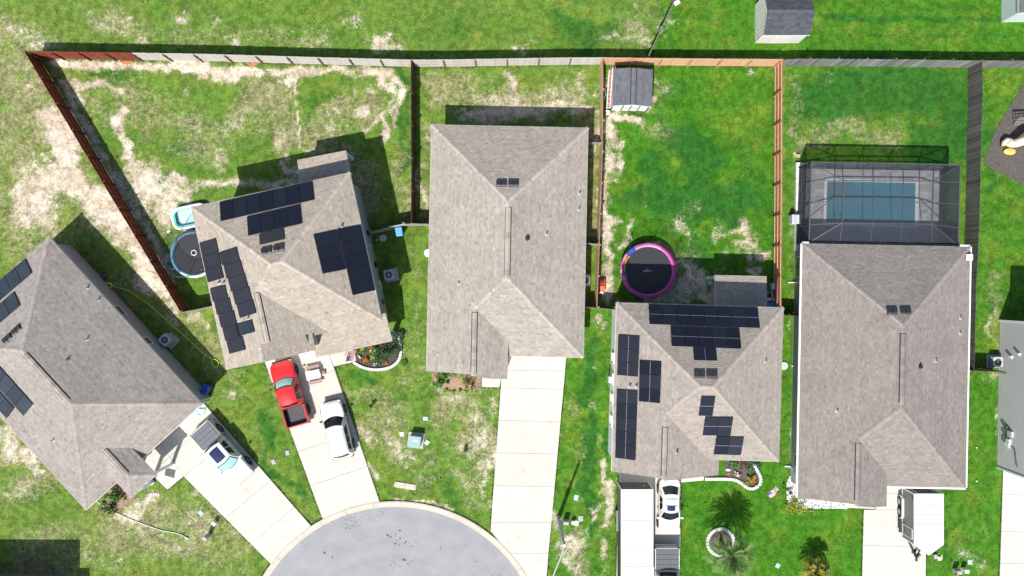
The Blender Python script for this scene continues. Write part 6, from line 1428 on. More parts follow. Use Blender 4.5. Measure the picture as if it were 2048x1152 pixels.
# crumpled windshield shade on the drive corner
q = P(400, 822, .06); t = thing('windshield_shade', q, 'pale blue crumpled windshield shade lying on the drive corner', 'sunshade')
mb = MB(Matrix.Translation(q) @ Matrix.Rotation(math.radians(-10), 4, 'Z')); mb.patch(lambda u, v: Vector(((u - .5) * .8 + (v - .5) * .1, (v - .5) * .62 * (1 - .55 * (1 - u)), .07 * math.sin(u * 7) * math.cos(v * 5) + .08)), 10, 8); o = mb.build('panel', mat('pale_blue_foil', (.42, .66, .74), .35, .1, 6), t, smooth=True); md = o.modifiers.new('thick', 'SOLIDIFY'); md.thickness = .012
MB(Matrix.Translation(q)).tube([(-.4, -.1, .04), (-.1, -.3, .05), (.25, -.32, .05), (.38, .1, .06)], .022, 6).build('rim', mat('blue_binding', (.03, .14, .38), .5, .1, 4), t)

# utility boxes, covers and lids
TEALB = mat('padmount_green', (.23, .36, .33), .55, .06, 3); TEALD = mat('padmount_side', (.05, .085, .075), .6, .08, 3)
q = P(832, 880, 0); t = thing('transformer_box', q, 'green pad mounted transformer box on the middle front lawn', 'transformer box'); M = Matrix.Translation(q) @ Matrix.Rotation(math.radians(-7), 4, 'Z')
MB(M).loft([[(sx * .45, sy * .44, z_) for sx, sy in ((-1, -1), (1, -1), (1, 1), (-1, 1))] for z_ in (.06, .78)]).build('cabinet', TEALB, t); MB(M).prism([(-.48, -.47), (.48, -.47), (.48, .47), (-.48, .47)], .78, lambda x, y: .84).build('lid', TEALB, t, bevel=.02); MB(M).box((0, 0, .03), (1.3, 1.25, .1)).build('pad', MATS['ac_pad'], t); MB(M).box((.06, .12, .845), (.36, .14, .006)).build('warning_label', mat('pale_label', (.60, .66, .62), .5, .05, 4), t)
def cover(px, py, a, b, deg, label, m, cat='utility cover', h=.05, name='utility_cover'):
    q = P(px, py, 0); t = thing(name, q, label, cat); M = Matrix.Translation(q) @ Matrix.Rotation(math.radians(deg), 4, 'Z'); MB(M).box((0, 0, h / 2 - .02), (a, b, h + .04)).build('lid', m, t, bevel=.012); MB(M).box((0, 0, h / 2 - .03), (a + .06, b + .06, h)).build('rim', m, t); MB(M).box((a * .25, 0, h + .003), (.07, .03, .008)).build('lift_slot', BLACKHOLE, t)
CT = mat('cover_teal', (.36, .56, .52), .6, .06, 4); CW = mat('cover_white', (.72, .71, .68), .6, .05, 4); CG = mat('cover_grey', (.36, .36, .38), .7, .06, 4)
cover(851, 837, .34, .26, 0, 'pale teal cover uphill of the green transformer box', CT); cover(803.7, 868, .27, .30, 0, 'white cover left of the green transformer box', CW); cover(854, 885, .30, .24, 50, 'white cover right of the green transformer box', CW)
cover(575, 905.5, .27, .33, 15, 'grey cover nearer to the driveway of the white suv', CG); cover(547, 923.5, .28, .33, 25, 'grey cover in the grass wedge farther from the white suv', CG)
cover(402, 1026, .34, .28, -45, 'pale teal cover on the dry lawn by the long diagonal driveway', CT); cover(1152.5, 995, .28, .40, -10, 'pale teal cover right of the lamp post shadow', CT)
cover(1152.5, 1046, .32, .36, -15, 'pale green cover in the cluster near the lamp post', mat('cover_pale_green', (.56, .68, .58), .6, .05, 4)); cover(1161.5, 1037, .32, .4, 0, 'grey cover in the cluster near the lamp post', CG); cover(1555.5, 1131, .28, .32, -30, 'pale teal cover between the two palms', CT); cover(1940, 1124, .30, .34, 0, 'teal cover right of the two small boxes by the grey trailer', CT)
def pedestal(px, py, w_, d_, h, deg, label, m):
    q = P(px, py, 0); t = thing('utility_pedestal', q, label, 'utility pedestal'); M = Matrix.Translation(q) @ Matrix.Rotation(math.radians(deg), 4, 'Z'); MB(M).box((0, 0, h / 2), (w_, d_, h)).build('cabinet', m, t, bevel=.02); MB(M).box((0, 0, h + .015), (w_ + .03, d_ + .03, .04)).build('cap', m, t, bevel=.012)
pedestal(432, 1044, .30, .24, .5, -40, 'small white pedestal beside the long diagonal driveway', CW); pedestal(419.5, 1069, .32, .24, 1.05, -35, 'tall grey pedestal with a long shadow on the dry lawn', CG); pedestal(1131, 1041, .38, .22, .75, 0, 'dark grey pedestal next to the lamp post foot', CG); pedestal(1146, 1043, .26, .24, .4, 0, 'small white pedestal in the cluster near the lamp post', CW)
pedestal(1909, 1139, .38, .24, .7, 0, 'grey pedestal left of its twin near the trailer nose', CG); pedestal(1925, 1137.5, .32, .26, .6, 0, 'pale grey pedestal right of its twin near the trailer nose', CW)
def lid(px, py, r, label, m):
    q = P(px, py, 0); t = thing('septic_lid', q, label, 'septic tank lid'); MB().cyl(q + Vector((0, 0, .05)), r, .14, 28).build('lid', m, t, bevel=.015); MB().cyl(q + Vector((0, 0, .125)), r * .86, .012, 28).build('raised_disc', m, t)
    for k in range(8): a = k * math.pi / 4; MB().bar(q + Vector((r * .25 * math.cos(a), r * .25 * math.sin(a), .136)), q + Vector((r * .8 * math.cos(a), r * .8 * math.sin(a), .136)), .025, .012).build('rib', m, t)
    MB().cyl(q + Vector((0, 0, .14)), .03, .02, 8).build('bolt', BLACKP, t)
LG = mat('pale_green_plastic', (.46, .58, .50), .6, .05, 3); lid(856.5, 506, .33, 'pale round lid in the grass at the left wall of the middle house', mat('whitish_green_plastic', (.62, .70, .66), .6, .05, 3)); lid(766, 476, .30, 'round green lid in the shade of the turned house', LG); lid(1567, 731.5, .33, 'round green lid between the two houses on the right', LG)
q = P(1584, 731.5, 0); t = thing('cleanout_cap', q, 'tiny white cap right of the round green lid', 'pipe cap'); MB().cyl(q + Vector((0, 0, .06)), .06, .14, 12).build('cap', MATS['white_plastic'], t); MB().box(q + Vector((0, 0, .14)), (.05, .05, .03)).build('nut', MATS['white_plastic'], t)
# beige valve slab with three lids
a, b = P(789, 968, 0), P(832, 975, 0); t = thing('meter_slab', (a + b) / 2, 'beige concrete slab with three round grey lids by the turning circle', 'meter slab'); d = (b - a); MB().bar(a + Vector((0, 0, .02)), b + Vector((0, 0, .02)), .46, .09).build('slab', mat('beige_concrete', (.52, .44, .36), .85, .1, 4), t, bevel=.03)
for f in (.04, .48, .95): p = a.lerp(b, f); MB().cyl(p + Vector((0, 0, .07)), .11, .03, 16).build('lid', CG, t)
# orange terracotta pot pieces, ropes and other small yard finds
def small(px, py, name, label, cat, m, dims, deg=0, h2=None):
    q = P(px, py, 0); t = thing(name, q, label, cat); M = Matrix.Translation(q) @ Matrix.Rotation(math.radians(deg), 4, 'Z'); MB(M).loft([[(sx * dims[0] / 2 * k, sy * dims[1] / 2 * k, z_ * dims[2]) for sx, sy in ((-1, -1), (1, -1), (1, 1), (-1, 1))] for z_, k in ((0, .8), (.6, 1), (1, .85))]).build('body', m, t, bevel=.02); MB(M).box((dims[0] * .2, 0, dims[2] + .02), (dims[0] * .3, dims[1] * .5, .05)).build('top', m, t, bevel=.01); return t
small(757, 471, 'terracotta_pot', 'orange brown pot in the shade at the pale fence foot', 'pot', mat('terracotta', (.30, .11, .045), .8, .15, 5), (.42, .3, .3), 30); small(754, 480, 'watering_can', 'small pale can beside the orange pot and round lid', 'can', MATS['pale_enamel'], (.2, .16, .22))
small(1203.5, 563.5, 'mower', 'red push mower parked against the tan fence', 'mower', mat('bright_red_plastic', (.55, .02, .015), .4, .08, 4), (.62, .5, .34), 4); small(1204.5, 576.5, 'ride_on_toy', 'orange ride on toy below the red mower', 'ride-on toy', mat('bright_orange_plastic', (.72, .17, .04), .45, .1, 4), (.46, .5, .36), 10); small(1202.5, 585.5, 'jug', 'small white jug below the orange toy', 'jug', MATS['white_plastic'], (.34, .22, .26), 12)
for (x, y) in ((-.28, -.22), (.28, -.22), (-.28, .22), (.28, .22)): q = P(1203.5, 563.5, 0); o = [k for k in bpy.data.objects if k.name == 'mower'][0]; MB().cyl(q + Vector((x, y, .1)), .1, .07, 14, 'X').build('wheel', TYRE, o)
MB().cyl(P(1203.5, 563.5, .42), .15, .14, 16).build('engine', BLACKP, o); MB().tube([P(1199, 560, .3), P(1199, 550, .85), P(1207, 550, .85), P(1207, 560, .3)], .02, 6).build('handle', BLACKP, o)
small(1209, 188, 'spray_tank', 'teal tank between the tan fence and the small shed', 'tank', mat('teal_tank', (.06, .22, .22), .5, .1, 4), (.2, .5, .5)); small(1214.5, 226, 'bucket', 'white and teal bucket at the corner of the small shed', 'bucket', MATS['white_plastic'], (.36, .36, .36))
# stacked play things at the porch of the two storey house
LAV = mat('lavender_plastic', (.46, .46, .62), .5, .06, 4); MAR = mat('maroon_plastic', (.22, .035, .085), .5, .1, 4); BLT = mat('cyan_plastic', (.025, .22, .45), .5, .08, 4); ROS = mat('rose_plastic', (.50, .36, .40), .5, .06, 4)
small(1543, 573, 'toy_bench', 'lavender lidded toy bench at the top of the clutter by the orange fence', 'toy bench', LAV, (.3, .55, .5)); small(1545, 588.5, 'toy_slide', 'maroon toy slide in the clutter by the orange fence', 'toy slide', MAR, (.42, .7, .42), 12); small(1536, 598.5, 'toy_crate', 'rose coloured toy crate in the clutter by the orange fence', 'crate', ROS, (.42, .3, .45)); small(1546.5, 600, 'toy_stool', 'lavender toy stool right of the rose crate', 'stool', LAV, (.34, .26, .4)); small(1534, 609, 'storage_box', 'narrow cyan box left of a wider cyan box by the porch', 'box', BLT, (.2, .42, .5)); small(1541.5, 609, 'storage_box', 'wider cyan box right of a narrow cyan box by the porch', 'box', BLT, (.38, .42, .5)); small(1534, 585, 'watering_toy', 'cyan plastic toy beside the porch roof edge', 'toy', BLT, (.22, .4, .3), 20)
o = [k for k in bpy.data.objects if k.name.startswith('toy_slide')][0]
for sg in (-1, 1): MB(Matrix.Translation(P(1545, 588.5)) @ Matrix.Rotation(math.radians(12), 4, 'Z')).box((sg * .21, 0, .5), (.06, .74, .1)).build('side_rail', LAV, o)
q = P(1417, 576, 0); t = thing('fire_pit', q, 'square grey ring on the bare shaded soil left of the porch', 'fire pit')
for k in range(4): a = k * math.pi / 2; MB(Matrix.Translation(q) @ Matrix.Rotation(a, 4, 'Z')).box((.16, 0, .18), (.08, .4, .34)).build('side', mat('grey_block', (.32, .32, .33), .8, .1, 5), t, bevel=.02)
q = P(1417, 566, 0); t = thing('stool', q, 'round pale stool just above the square grey ring', 'stool'); MB().cyl(q + Vector((0, 0, .32)), .15, .05, 16).build('seat', MATS['pale_enamel'], t, bevel=.015)
for k in range(3): a = k * 2.09; MB().tube([q + Vector((.12 * math.cos(a), .12 * math.sin(a), 0)), q + Vector((.08 * math.cos(a), .08 * math.sin(a), .3))], .015, 6).build('leg', PFRAME, t)
small(1261, 475, 'plastic_tray', 'pale blue tray standing near the trampoline shadow', 'tray', MATS['pale_enamel'], (.1, .32, .3), -8); small(1353, 7, 'plastic_bag', 'crumpled white bag beside the thin slanting fence at the top', 'bag', MATS['white_plastic'], (.5, .36, .3), 30)
for px, py, lb in ((253, 124, 'rusty orange heap at the foot of the bleached fence, nearer its red end'), (505, 127, 'rusty orange heap at the foot of the bleached fence, farther from its red end')):
    q = P(px, py, 0); t = thing('clay_heap', q, lb, 'heap'); mb = MB(); mb.patch(lambda u, v: Vector((q.x + .5 * u * math.cos(v * 6.2832) * (1 + .2 * math.sin(v * 19)), q.y + .22 * u * math.sin(v * 6.2832), .18 * (1 - u * u) + .02)), 5, 16); mb.build('clay', mat('rust_clay', (.36, .15, .06), .9, .2, 8, .4), t, smooth=True)
    for k in range(4): MB().box((q.x + random.uniform(-.3, .3), q.y + random.uniform(-.12, .12), .14), (.16, .1, .1), rz=random.random() * 3).build('clod', MATS['rust_clay'], t)

# picnic table
q = P(630, 748, 0); t = thing('picnic_table', q, 'picnic table with white top and pinkish benches on the concrete', 'picnic table'); M = Matrix.Translation(q) @ Matrix.Rotation(math.radians(12), 4, 'Z')
PKB = mat('faded_rose_wood', (.36, .22, .19), .8, .15, 5)
for k in range(4): MB(M).box((0, -.27 + k * .18, .62), (1.14, .172, .035)).build('tabletop_plank', WHITE, t, bevel=.006)
for sg in (-1, 1):
    for k in range(2): MB(M).box((0, sg * (.62 + .0) + (k - .5) * .14, .36), (1.16, .125, .04)).build('bench_plank', PKB, t, bevel=.006)
    MB(M).bar((sg * .42, -.66, .32), (sg * .42, .66, .32), .05, .08).build('cross_beam', PKB, t)
    for s2 in (-1, 1): MB(M).bar((sg * .42, s2 * .52, 0), (sg * .42, s2 * .2, .6), .05, .08).build('leg', PKB, t)
small(648.5, 744, 'stool', 'small rose stool at the end of the picnic table', 'stool', PKB, (.3, .3, .32), 12)
# ------------------------------------------------------------------ lamp post
base = P(1117, 1036, 0); t = thing('street_lamp', base, 'tall grey street lamp leaning over the kerb beside the empty driveway', 'street lamp')
PG = mat('concrete_grey_pole', (.36, .36, .37), .6, .08, 3); top = base + Vector((.02, 0, 6.45))
MB().tube([base, base + Vector((0, 0, 2)), base + Vector((0, 0, 4.4)), top], [.17, .15, .12, .095], 14).build('pole', PG, t, smooth=True); MB().cyl(base + Vector((0, 0, .05)), .24, .12, 16).build('base_plate', PG, t)
tip = base + Vector((-.87, -2.3, 6.6)); MB().tube(bez([top - Vector((0, 0, .1)), top + Vector((-.15, -.5, .05)), tip], 6), .045, 8).build('arm', mat('pale_grey_arm', (.5, .5, .5), .5, .05, 3), t); MB().cyl(top, .11, .14, 12).build('pole_cap', MATS['white_plastic'], t)
d = (tip - top).normalized(); hd = MB(); hd.loft([[tip + Vector((sx * w_, 0, 0)) + d * l + Vector((0, 0, z_)) for sx, z_ in ((-1, 0), (1, 0), (1, .1), (-1, .1))] for l, w_ in ((-.05, .07), (.15, .17), (.5, .18), (.65, .1))]); hd.build('lamp_head', PG, t, bevel=.02); MB().box(tip + d * .33 + Vector((0, 0, -.02)), (.26, .34, .04)).build('lens', LAMP, t)
# ------------------------------------------------------------------ flags
FW, FRd, FB = mat('flag_white', (.66, .62, .58), .8, .05, 5), mat('flag_red', (.42, .05, .07), .8, .08, 5), mat('flag_blue', (.03, .04, .16), .8, .08, 5)
def flag(pole0, pole1, corner, fly, drop, label, wave=.05):
    pole0, pole1, corner, fly, drop = map(Vector, (pole0, pole1, corner, fly, drop)); t = thing('flag', pole0, label, 'flag'); MB().tube([pole0, pole1], .018, 8).build('pole', PFRAME, t)
    nrm = fly.cross(drop).normalized()
    f = lambda u, v: corner + fly * u + drop * v + nrm * wave * math.sin(u * 7 + v * 2)
    for k in range(13):
        for (u0, u1) in (((.4, 1),) if k < 7 else ((0, 1),)):
            o = MB().patch(lambda u, v: f(u0 + (u1 - u0) * u, (k + v) / 13), 8, 1).build('stripe', FRd if k % 2 == 0 else FW, t, smooth=True)
    MB().patch(lambda u, v: f(u * .4, v * 7 / 13), 5, 4).build('canton', FB, t, smooth=True)
    st = MB()
    for r in range(9):
        for c_ in range(6 if r % 2 == 0 else 5):
            p = f((.035 + c_ * .066 + (0 if r % 2 == 0 else .033)), (.05 + r * .054)); q = p + nrm * .006
            a = fly.normalized() * .012; b = drop.normalized() * .012; st.add([q - a, q - b, q + a, q + b], [(0, 1, 2, 3)]); q = p - nrm * .006; st.add([q - a, q - b, q + a, q + b], [(0, 1, 2, 3)])
    st.build('star', FW, t, kind='stuff')
p = P(1508.5, 966, 0); flag(p, p + Vector((0, 0, 3.3)), P(1534, 989, 3.2), P(1551, 972, 3.1) - P(1534, 989, 3.2), P(1542, 997, 2.95) - P(1534, 989, 3.2), 'striped flag on a tall black pole at the curved white garden edge', .07)
p = P(290, 966, 1.5); flag(p, P(294, 991, 2.15), P(294, 984, 2.1), P(294, 993, 2.05) - P(294, 984, 2.1) + Vector((0, 0, -.35)), P(317, 986, 1.95) - P(294, 984, 2.1), 'faded striped flag beside the hipped entry porch of the diagonal house', .04)
p = P(690, 712, 0); flag(p, P(691, 703, 1.25), P(691, 724, 1.2), P(708, 720, 1.15) - P(691, 724, 1.2), P(692, 703, 1.1) - P(691, 724, 1.2) + Vector((.1, -.05, -.3)), 'striped flag at the end of the walkway by the round flower bed', .06)
# ------------------------------------------------------------------ hoses
def hose(name, label, cat, pts, r, m, extra=None):
    q = [P(x, y, z) for x, y, z in pts]; t = thing(name, q[0] * 1.0, label, cat); MB().tube(bez(q, 6), r, 6).build('tube', m, t, smooth=True); return t
HY = mat('lime_hose', (.50, .72, .06), .5, .06, 4)
t = hose('garden_hose', 'lime green garden hose trailing from a coil to a loose knot', 'garden hose', [(223, 571, .05), (226.7, 572.3, .03), (245, 578, .03), (263, 585.7, .03), (300, 610.7, .03), (333, 640.7, .03), (360, 664, .03), (393, 694, .03), (409, 709, .04), (416, 709.5, .05), (421, 714, .05), (424, 724, .05), (427, 732, .04), (431.5, 735, .03), (436.5, 730, .03), (437, 724, .04), (431, 719, .06), (423, 718, .07), (414, 713, .07), (409.5, 711, .06), (406.5, 716, .03), (405.8, 725, .03)], .032, HY)
mb = MB()
for k in range(4): mb.tube([P(215.5 + (9.5 - k * .9) * math.cos(a), 571 + (5.5 - k * .7) * math.sin(a), .04 + .045 * k) for a in np.linspace(0, 2 * math.pi, 25)[:-1]], .03, 6, close=True)
mb.build('coil', HY, t, smooth=True)
t = hose('garden_hose', 'thin white hose crossing the dry lawn from the diagonal house corner', 'garden hose', [(192, 1002, .05), (210, 1014, .04), (230, 1024.7, .03), (256.7, 1037, .03), (293, 1050.7, .03), (323, 1061, .03), (350, 1065.7, .03), (365, 1071, .03), (373, 1076, .05)], .032, mat('white_hose', (.74, .78, .68), .5, .05, 4)); q = P(373.5, 1076.5, .05); MB().box(q, (.3, .16, .1), rz=-.4).build('nozzle', mat('pale_blue_plastic', (.30, .58, .74), .5, .08, 4), t, bevel=.02)
q = P(209, 551, 0); t = thing('cleanout_cap', q, 'dark oval ring in the shade near the lime hose coil', 'pipe cap'); MB().tube([q + Vector((.22 * math.cos(a) * .6 - .2 * math.sin(a) * .3, .1 * math.cos(a) * -1 + .18 * math.sin(a), .04)) for a in np.linspace(0, 2 * math.pi, 17)[:-1]], .035, 6, close=True).build('ring', BLACKP, t); MB().cyl(q + Vector((0, 0, .01)), .09, .03, 10).build('lid', MATS['pale_enamel'], t)
# ------------------------------------------------------------------ plants
def leaf_mat(name, lo, hi): 
    m = tone_mat(name, lo, hi, .6, .12, 0, .3); return m
G_DK = leaf_mat('dark_leaf', (.010, .030, .008), (.045, .105, .025)); G_MID = leaf_mat('mid_leaf', (.02, .07, .008), (.075, .19, .022)); G_LT = leaf_mat('lime_leaf', (.07, .16, .01), (.22, .36, .03)); G_YEL = leaf_mat('yellow_leaf', (.11, .16, .012), (.34, .40, .04)); G_RED = leaf_mat('burgundy_leaf', (.05, .012, .012), (.16, .04, .03)); G_GREY = leaf_mat('blue_green_leaf', (.03, .07, .035), (.10, .18, .09)); G_OR = leaf_mat('orange_petal', (.5, .06, .01), (.75, .16, .03)); G_PK = leaf_mat('pink_petal', (.45, .03, .10), (.65, .12, .25)); G_WH = leaf_mat('white_petal', (.55, .55, .52), (.75, .75, .72))
STEM = mat('woody_stem', (.08, .055, .035), .9, .2, 8)
def bush(px, py, r, h, m, label, n=260, leaf=.09, cat='shrub', name='shrub', ry=None, group=None, up=.5, flowers=None):
    q = P(px, py, 0); ry = ry or r; mb = MB(); cl = [(random.gauss(0, .45) * r, random.gauss(0, .45) * ry, random.uniform(.25, 1) * h, random.uniform(.25, .5)) for _ in range(max(4, int(n / 28)))]
    t = thing(name, q, label, cat, group)
    for _ in range(n):
        cx, cy, cz, cr = random.choice(cl); a = random.random() * 6.283; rr = abs(random.gauss(0, .6)) * cr
        x = cx + rr * math.cos(a) * r; y = cy + rr * math.sin(a) * ry; z = max(.02, cz + random.gauss(0, .18) * h)
        if (x / r) ** 2 + (y / ry) ** 2 > 1.5: continue
        d = Vector((x / r + random.gauss(0, .5), y / ry + random.gauss(0, .5), up + random.gauss(0, .4))).normalized(); s_ = Vector((-d.y, d.x, random.gauss(0, .3))).normalized(); L = leaf * random.uniform(.7, 1.5); wv = L * .42; c_ = q + Vector((x, y, z))
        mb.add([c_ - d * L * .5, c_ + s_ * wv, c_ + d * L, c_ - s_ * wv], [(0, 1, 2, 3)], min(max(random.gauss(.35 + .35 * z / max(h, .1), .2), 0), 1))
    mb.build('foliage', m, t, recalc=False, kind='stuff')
    st = MB()
    for cx, cy, cz, cr in cl[:7]: st.tube([q + Vector((cx * .15, cy * .15, 0)), q + Vector((cx * .6, cy * .6, cz * .5)), q + Vector((cx, cy, cz * .95))], [.02, .014, .008], 5)
    st.build('stem', STEM, t)
    if flowers:
        fm, k = flowers; fb = MB()
        for _ in range(k):
            c_ = q + Vector((random.gauss(0, .4) * r, random.gauss(0, .4) * ry, h * random.uniform(.9, 1.15)))
            for e in range(5): a = e * 1.2566; p1 = c_ + Vector((.07 * math.cos(a), .07 * math.sin(a), .03)); p2 = c_ + Vector((.07 * math.cos(a + .9), .07 * math.sin(a + .9), .03)); fb.add([c_, p1, p2], [(0, 1, 2)], random.random())
        fb.build('flower', fm, t, recalc=False, kind='stuff')
    return t
MULCH = mat('dark_mulch', (.045, .032, .026), .95, .4, 14, .8, col2=(.12, .085, .07)); MULR = mat('pine_straw', (.26, .17, .115), .95, .3, 12, .7, col2=(.38, .26, .18)); MULG = mat('grey_mulch', (.06, .052, .046), .95, .35, 10, .7, col2=(.13, .115, .10))
def bedpoly(name, label, cat, pts, m, kind=None, z=.05):
    q = [P(*p) for p in pts]; c_ = sum(q, Vector()) / len(q); mb = MB(); n = len(q); rings = 4; vs = [(c_.x, c_.y, z + .06)]; fs = []
    for k in range(1, rings + 1):
        for p in q: f = k / rings; pp = c_.lerp(p, f); vs.append((pp.x, pp.y, z * (1 - f ** 3) + .01 + .05 * (1 - f) + random.uniform(-.012, .012)))
    for i in range(n): fs.append((0, 1 + i, 1 + (i + 1) % n))
    for k in range(rings - 1):
        for i in range(n): a = 1 + k * n; fs.append((a + i, a + n + i, a + n + (i + 1) % n, a + (i + 1) % n))
    t = thing(name, c_, label, cat, kind=kind); mb.add(vs, fs); mb.build('mulch', m, t); 
    ch = MB()     # loose chips
    for _ in range(260):
        i = random.randrange(n); u, v = sorted((random.random(), random.random())); p = c_ * (1 - v) + q[i] * u + q[(i + 1) % n] * (v - u); ch.box((p.x, p.y, z + .03), (.10, .035, .02), R=Matrix.Rotation(random.random() * 3, 3, 'Z') @ Matrix.Rotation(random.uniform(-.5, .5), 3, 'X'), tone=random.random())
    ch.build('chip', m, t, kind='stuff'); return t
STONE = tone_mat('white_edging', (.58, .57, .55), (.74, .73, .71), .8, .08)
def edging(t, path, n, wd=.22, h=.17, gap=.02):
    pts = bez([P(*p) for p in path], 10); L = [0]
    for a, b in zip(pts[:-1], pts[1:]): L.append(L[-1] + (b - a).length)
    def at(s_):
        for i in range(len(pts) - 1):
            if s_ <= L[i + 1] + 1e-9: return pts[i].lerp(pts[i + 1], (s_ - L[i]) / max(L[i + 1] - L[i], 1e-9))
        return pts[-1]
    for k in range(n):
        a = at(L[-1] * k / n); b = at(L[-1] * (k + 1) / n); d = (b - a).normalized() * gap / 2; MB().bar(a + d + Vector((0, 0, h / 2 + random.uniform(-.01, .01))), b - d + Vector((0, 0, h / 2)), wd, h, tone=random.random()).build('edging_stone', STONE, t, bevel=.02)
# round flower bed of the turned house
t = bedpoly('flower_bed', 'dark mulched flower bed with white curved edging at the turned house', 'flower bed', [(706, 698), (745, 690), (785, 680), (795, 668), (800, 690), (800, 712), (790, 726), (770, 735), (748, 736), (728, 731), (712, 724)], MULCH)
edging(t, [(707, 724), (725, 734), (748, 739), (772, 737), (790, 729), (800.5, 714), (801.5, 694), (798, 676), (792, 665), (785, 664)], 26)
edging(t, [(708, 701), (710, 713), (711, 722)], 3, .12, .12)
bush(766, 712, .85, .75, G_DK, 'large feathery dark green shrub in the round flower bed', 900, .085, up=.4); bush(789, 688, .75, .8, G_DK, 'dark green shrub at the roof corner above the round flower bed', 420, .09); bush(724, 699, .34, .4, G_LT, 'lime green plant at the left of the round flower bed', 150, .10, 'plant', 'garden_plant'); bush(748, 706, .36, .45, G_LT, 'bright lime plant in the middle of the round flower bed', 190, .12, 'plant', 'garden_plant', flowers=(G_WH, 3)); bush(731, 720, .26, .35, G_MID, 'green plant with an orange flower, lowest in the round flower bed', 100, .09, 'plant', 'garden_plant', flowers=(G_OR, 9)); bush(743, 694, .22, .35, G_MID, 'orange flowered plant at the eave above the round flower bed', 70, .08, 'plant', 'garden_plant', flowers=(G_OR, 10)); bush(720, 713, .18, .22, G_GREY, 'small silvery plant near the striped flag in the round flower bed', 60, .09, 'plant', 'garden_plant', flowers=(G_WH, 5)); bush(751, 729, .2, .2, G_GREY, 'small silvery plant by the lower edging of the round flower bed', 60, .09, 'plant', 'garden_plant', flowers=(G_WH, 5)); bush(773, 726, .14, .2, G_MID, 'tiny orange flowered plant below the large feathery shrub', 30, .07, 'plant', 'garden_plant', flowers=(G_OR, 4)); bush(808, 727, .26, .16, G_MID, 'low grass tuft right of the white curved edging', 160, .08, 'grass tuft', 'grass_tuft'); bush(806, 672, .42, .5, G_DK, 'loose dark shrub outside the white edging below the air conditioner', 90, .10)
# pine straw bed of the middle house
t = bedpoly('flower_bed', 'pine straw flower bed below the middle house wing', 'flower bed', [(862, 744), (910, 746), (964, 752), (963, 770), (950, 780), (925, 787), (898, 783), (878, 772), (866, 758)], MULR)
bush(882, 752, .62, .8, G_MID, 'large bright green shrub at the left of the pine straw bed', 420, .12); bush(888, 765, .42, .4, G_DK, 'grey green low shrub below the large one in the pine straw bed', 160, .08); bush(934, 766, .36, .5, G_LT, 'lime and burgundy shrub in the pine straw bed', 160, .09, flowers=(G_RED, 26)); bush(946, 763, .34, .35, G_RED, 'sparse burgundy plant at the right of the pine straw bed', 110, .07, 'plant', 'garden_plant')
for x, y, o_ in ((894, 781, 'leftmost'), (907, 782, 'second from left'), (919.5, 782.5, 'middle'), (933, 781.5, 'second from right'), (946.5, 778, 'rightmost')): bush(x, y, .2, .26, G_LT, 'small lime tuft, ' + o_ + ' of five along the front of the pine bed', 110, .09, 'plant', 'garden_plant', group='lime tufts in a row')
for x, y, lb in ((905, 748, 'low lime plant under the eave, left in the pine straw bed'), (925, 750, 'low lime plant under the eave, middle of the pine straw bed'), (947, 754, 'low lime plant under the eave, right in the pine straw bed')): bush(x, y, .36, .3, G_LT, lb, 110, .09, 'plant', 'garden_plant', .18)
# bed of the two storey house
t = bedpoly('flower_bed', 'dark mulched flower bed with scalloped white edging beside the bright lawn', 'flower bed', [(1449, 921), (1475, 918), (1505, 918), (1513, 930), (1518, 955), (1512, 970), (1500, 973), (1488, 966), (1474, 958), (1449, 955)], MULG)
edging(t, [(1409, 957.5), (1430, 957.5), (1452, 957.5), (1470, 959.5), (1483, 967), (1494, 975.5), (1506, 976.5), (1517, 970), (1521, 958), (1516, 945), (1510, 934), (1505, 926)], 30, .24, .18, .035)
bush(1462, 927, .42, .45, G_MID, 'mid green shrub at the left of the scalloped bed', 200, .10); bush(1484, 926, .36, .5, G_RED, 'burgundy shrub under the eave in the scalloped bed', 170, .08); bush(1496, 934, .5, .6, G_GREY, 'feathery blue green shrub in the scalloped bed', 420, .08); bush(1510, 925, .3, .5, G_DK, 'dark shrub under the eave corner above the scalloped bed', 160, .09); bush(1477, 949, .2, .25, G_MID, 'pink flowered plant in the scalloped bed', 60, .08, 'plant', 'garden_plant', flowers=(G_PK, 12)); bush(1470, 946, .2, .3, G_GREY, 'white flowered plant left of the pink one in the scalloped bed', 60, .09, 'plant', 'garden_plant', flowers=(G_WH, 10)); bush(1502, 958, .38, .4, G_LT, 'orange and lime plants at the round end of the scalloped bed', 190, .08, 'plant', 'garden_plant', flowers=(G_OR, 16)); bush(1490, 966, .28, .2, G_LT, 'low lime tuft against the scalloped edging', 90, .08, 'plant', 'garden_plant'); bush(1455, 947, .14, .16, G_LT, 'small orange plant beside the white stone', 20, .07, 'plant', 'garden_plant', flowers=(G_OR, 8))
q = P(1455.5, 939, 0); t = thing('boulder', q, 'smooth white stone in the scalloped flower bed', 'stone'); mb = MB(); mb.patch(lambda u, v: Vector((q.x + .22 * math.sin(u * 3.14) * math.cos(v * 6.283), q.y + .13 * math.sin(u * 3.14) * math.sin(v * 6.283), .1 + .1 * math.cos(u * 3.14))), 8, 14); mb.build('stone', MATS['white_block'], t, smooth=True)
q = P(1509, 966, 0); t = thing('garden_light', q, 'small solar garden light near the flag pole in the scalloped bed', 'garden light'); MB().cyl(q + Vector((0, 0, .3)), .07, .14, 10).build('lamp', BLACKP, t); MB().cyl(q + Vector((0, 0, .12)), .015, .25, 6).build('stake', PFRAME, t)
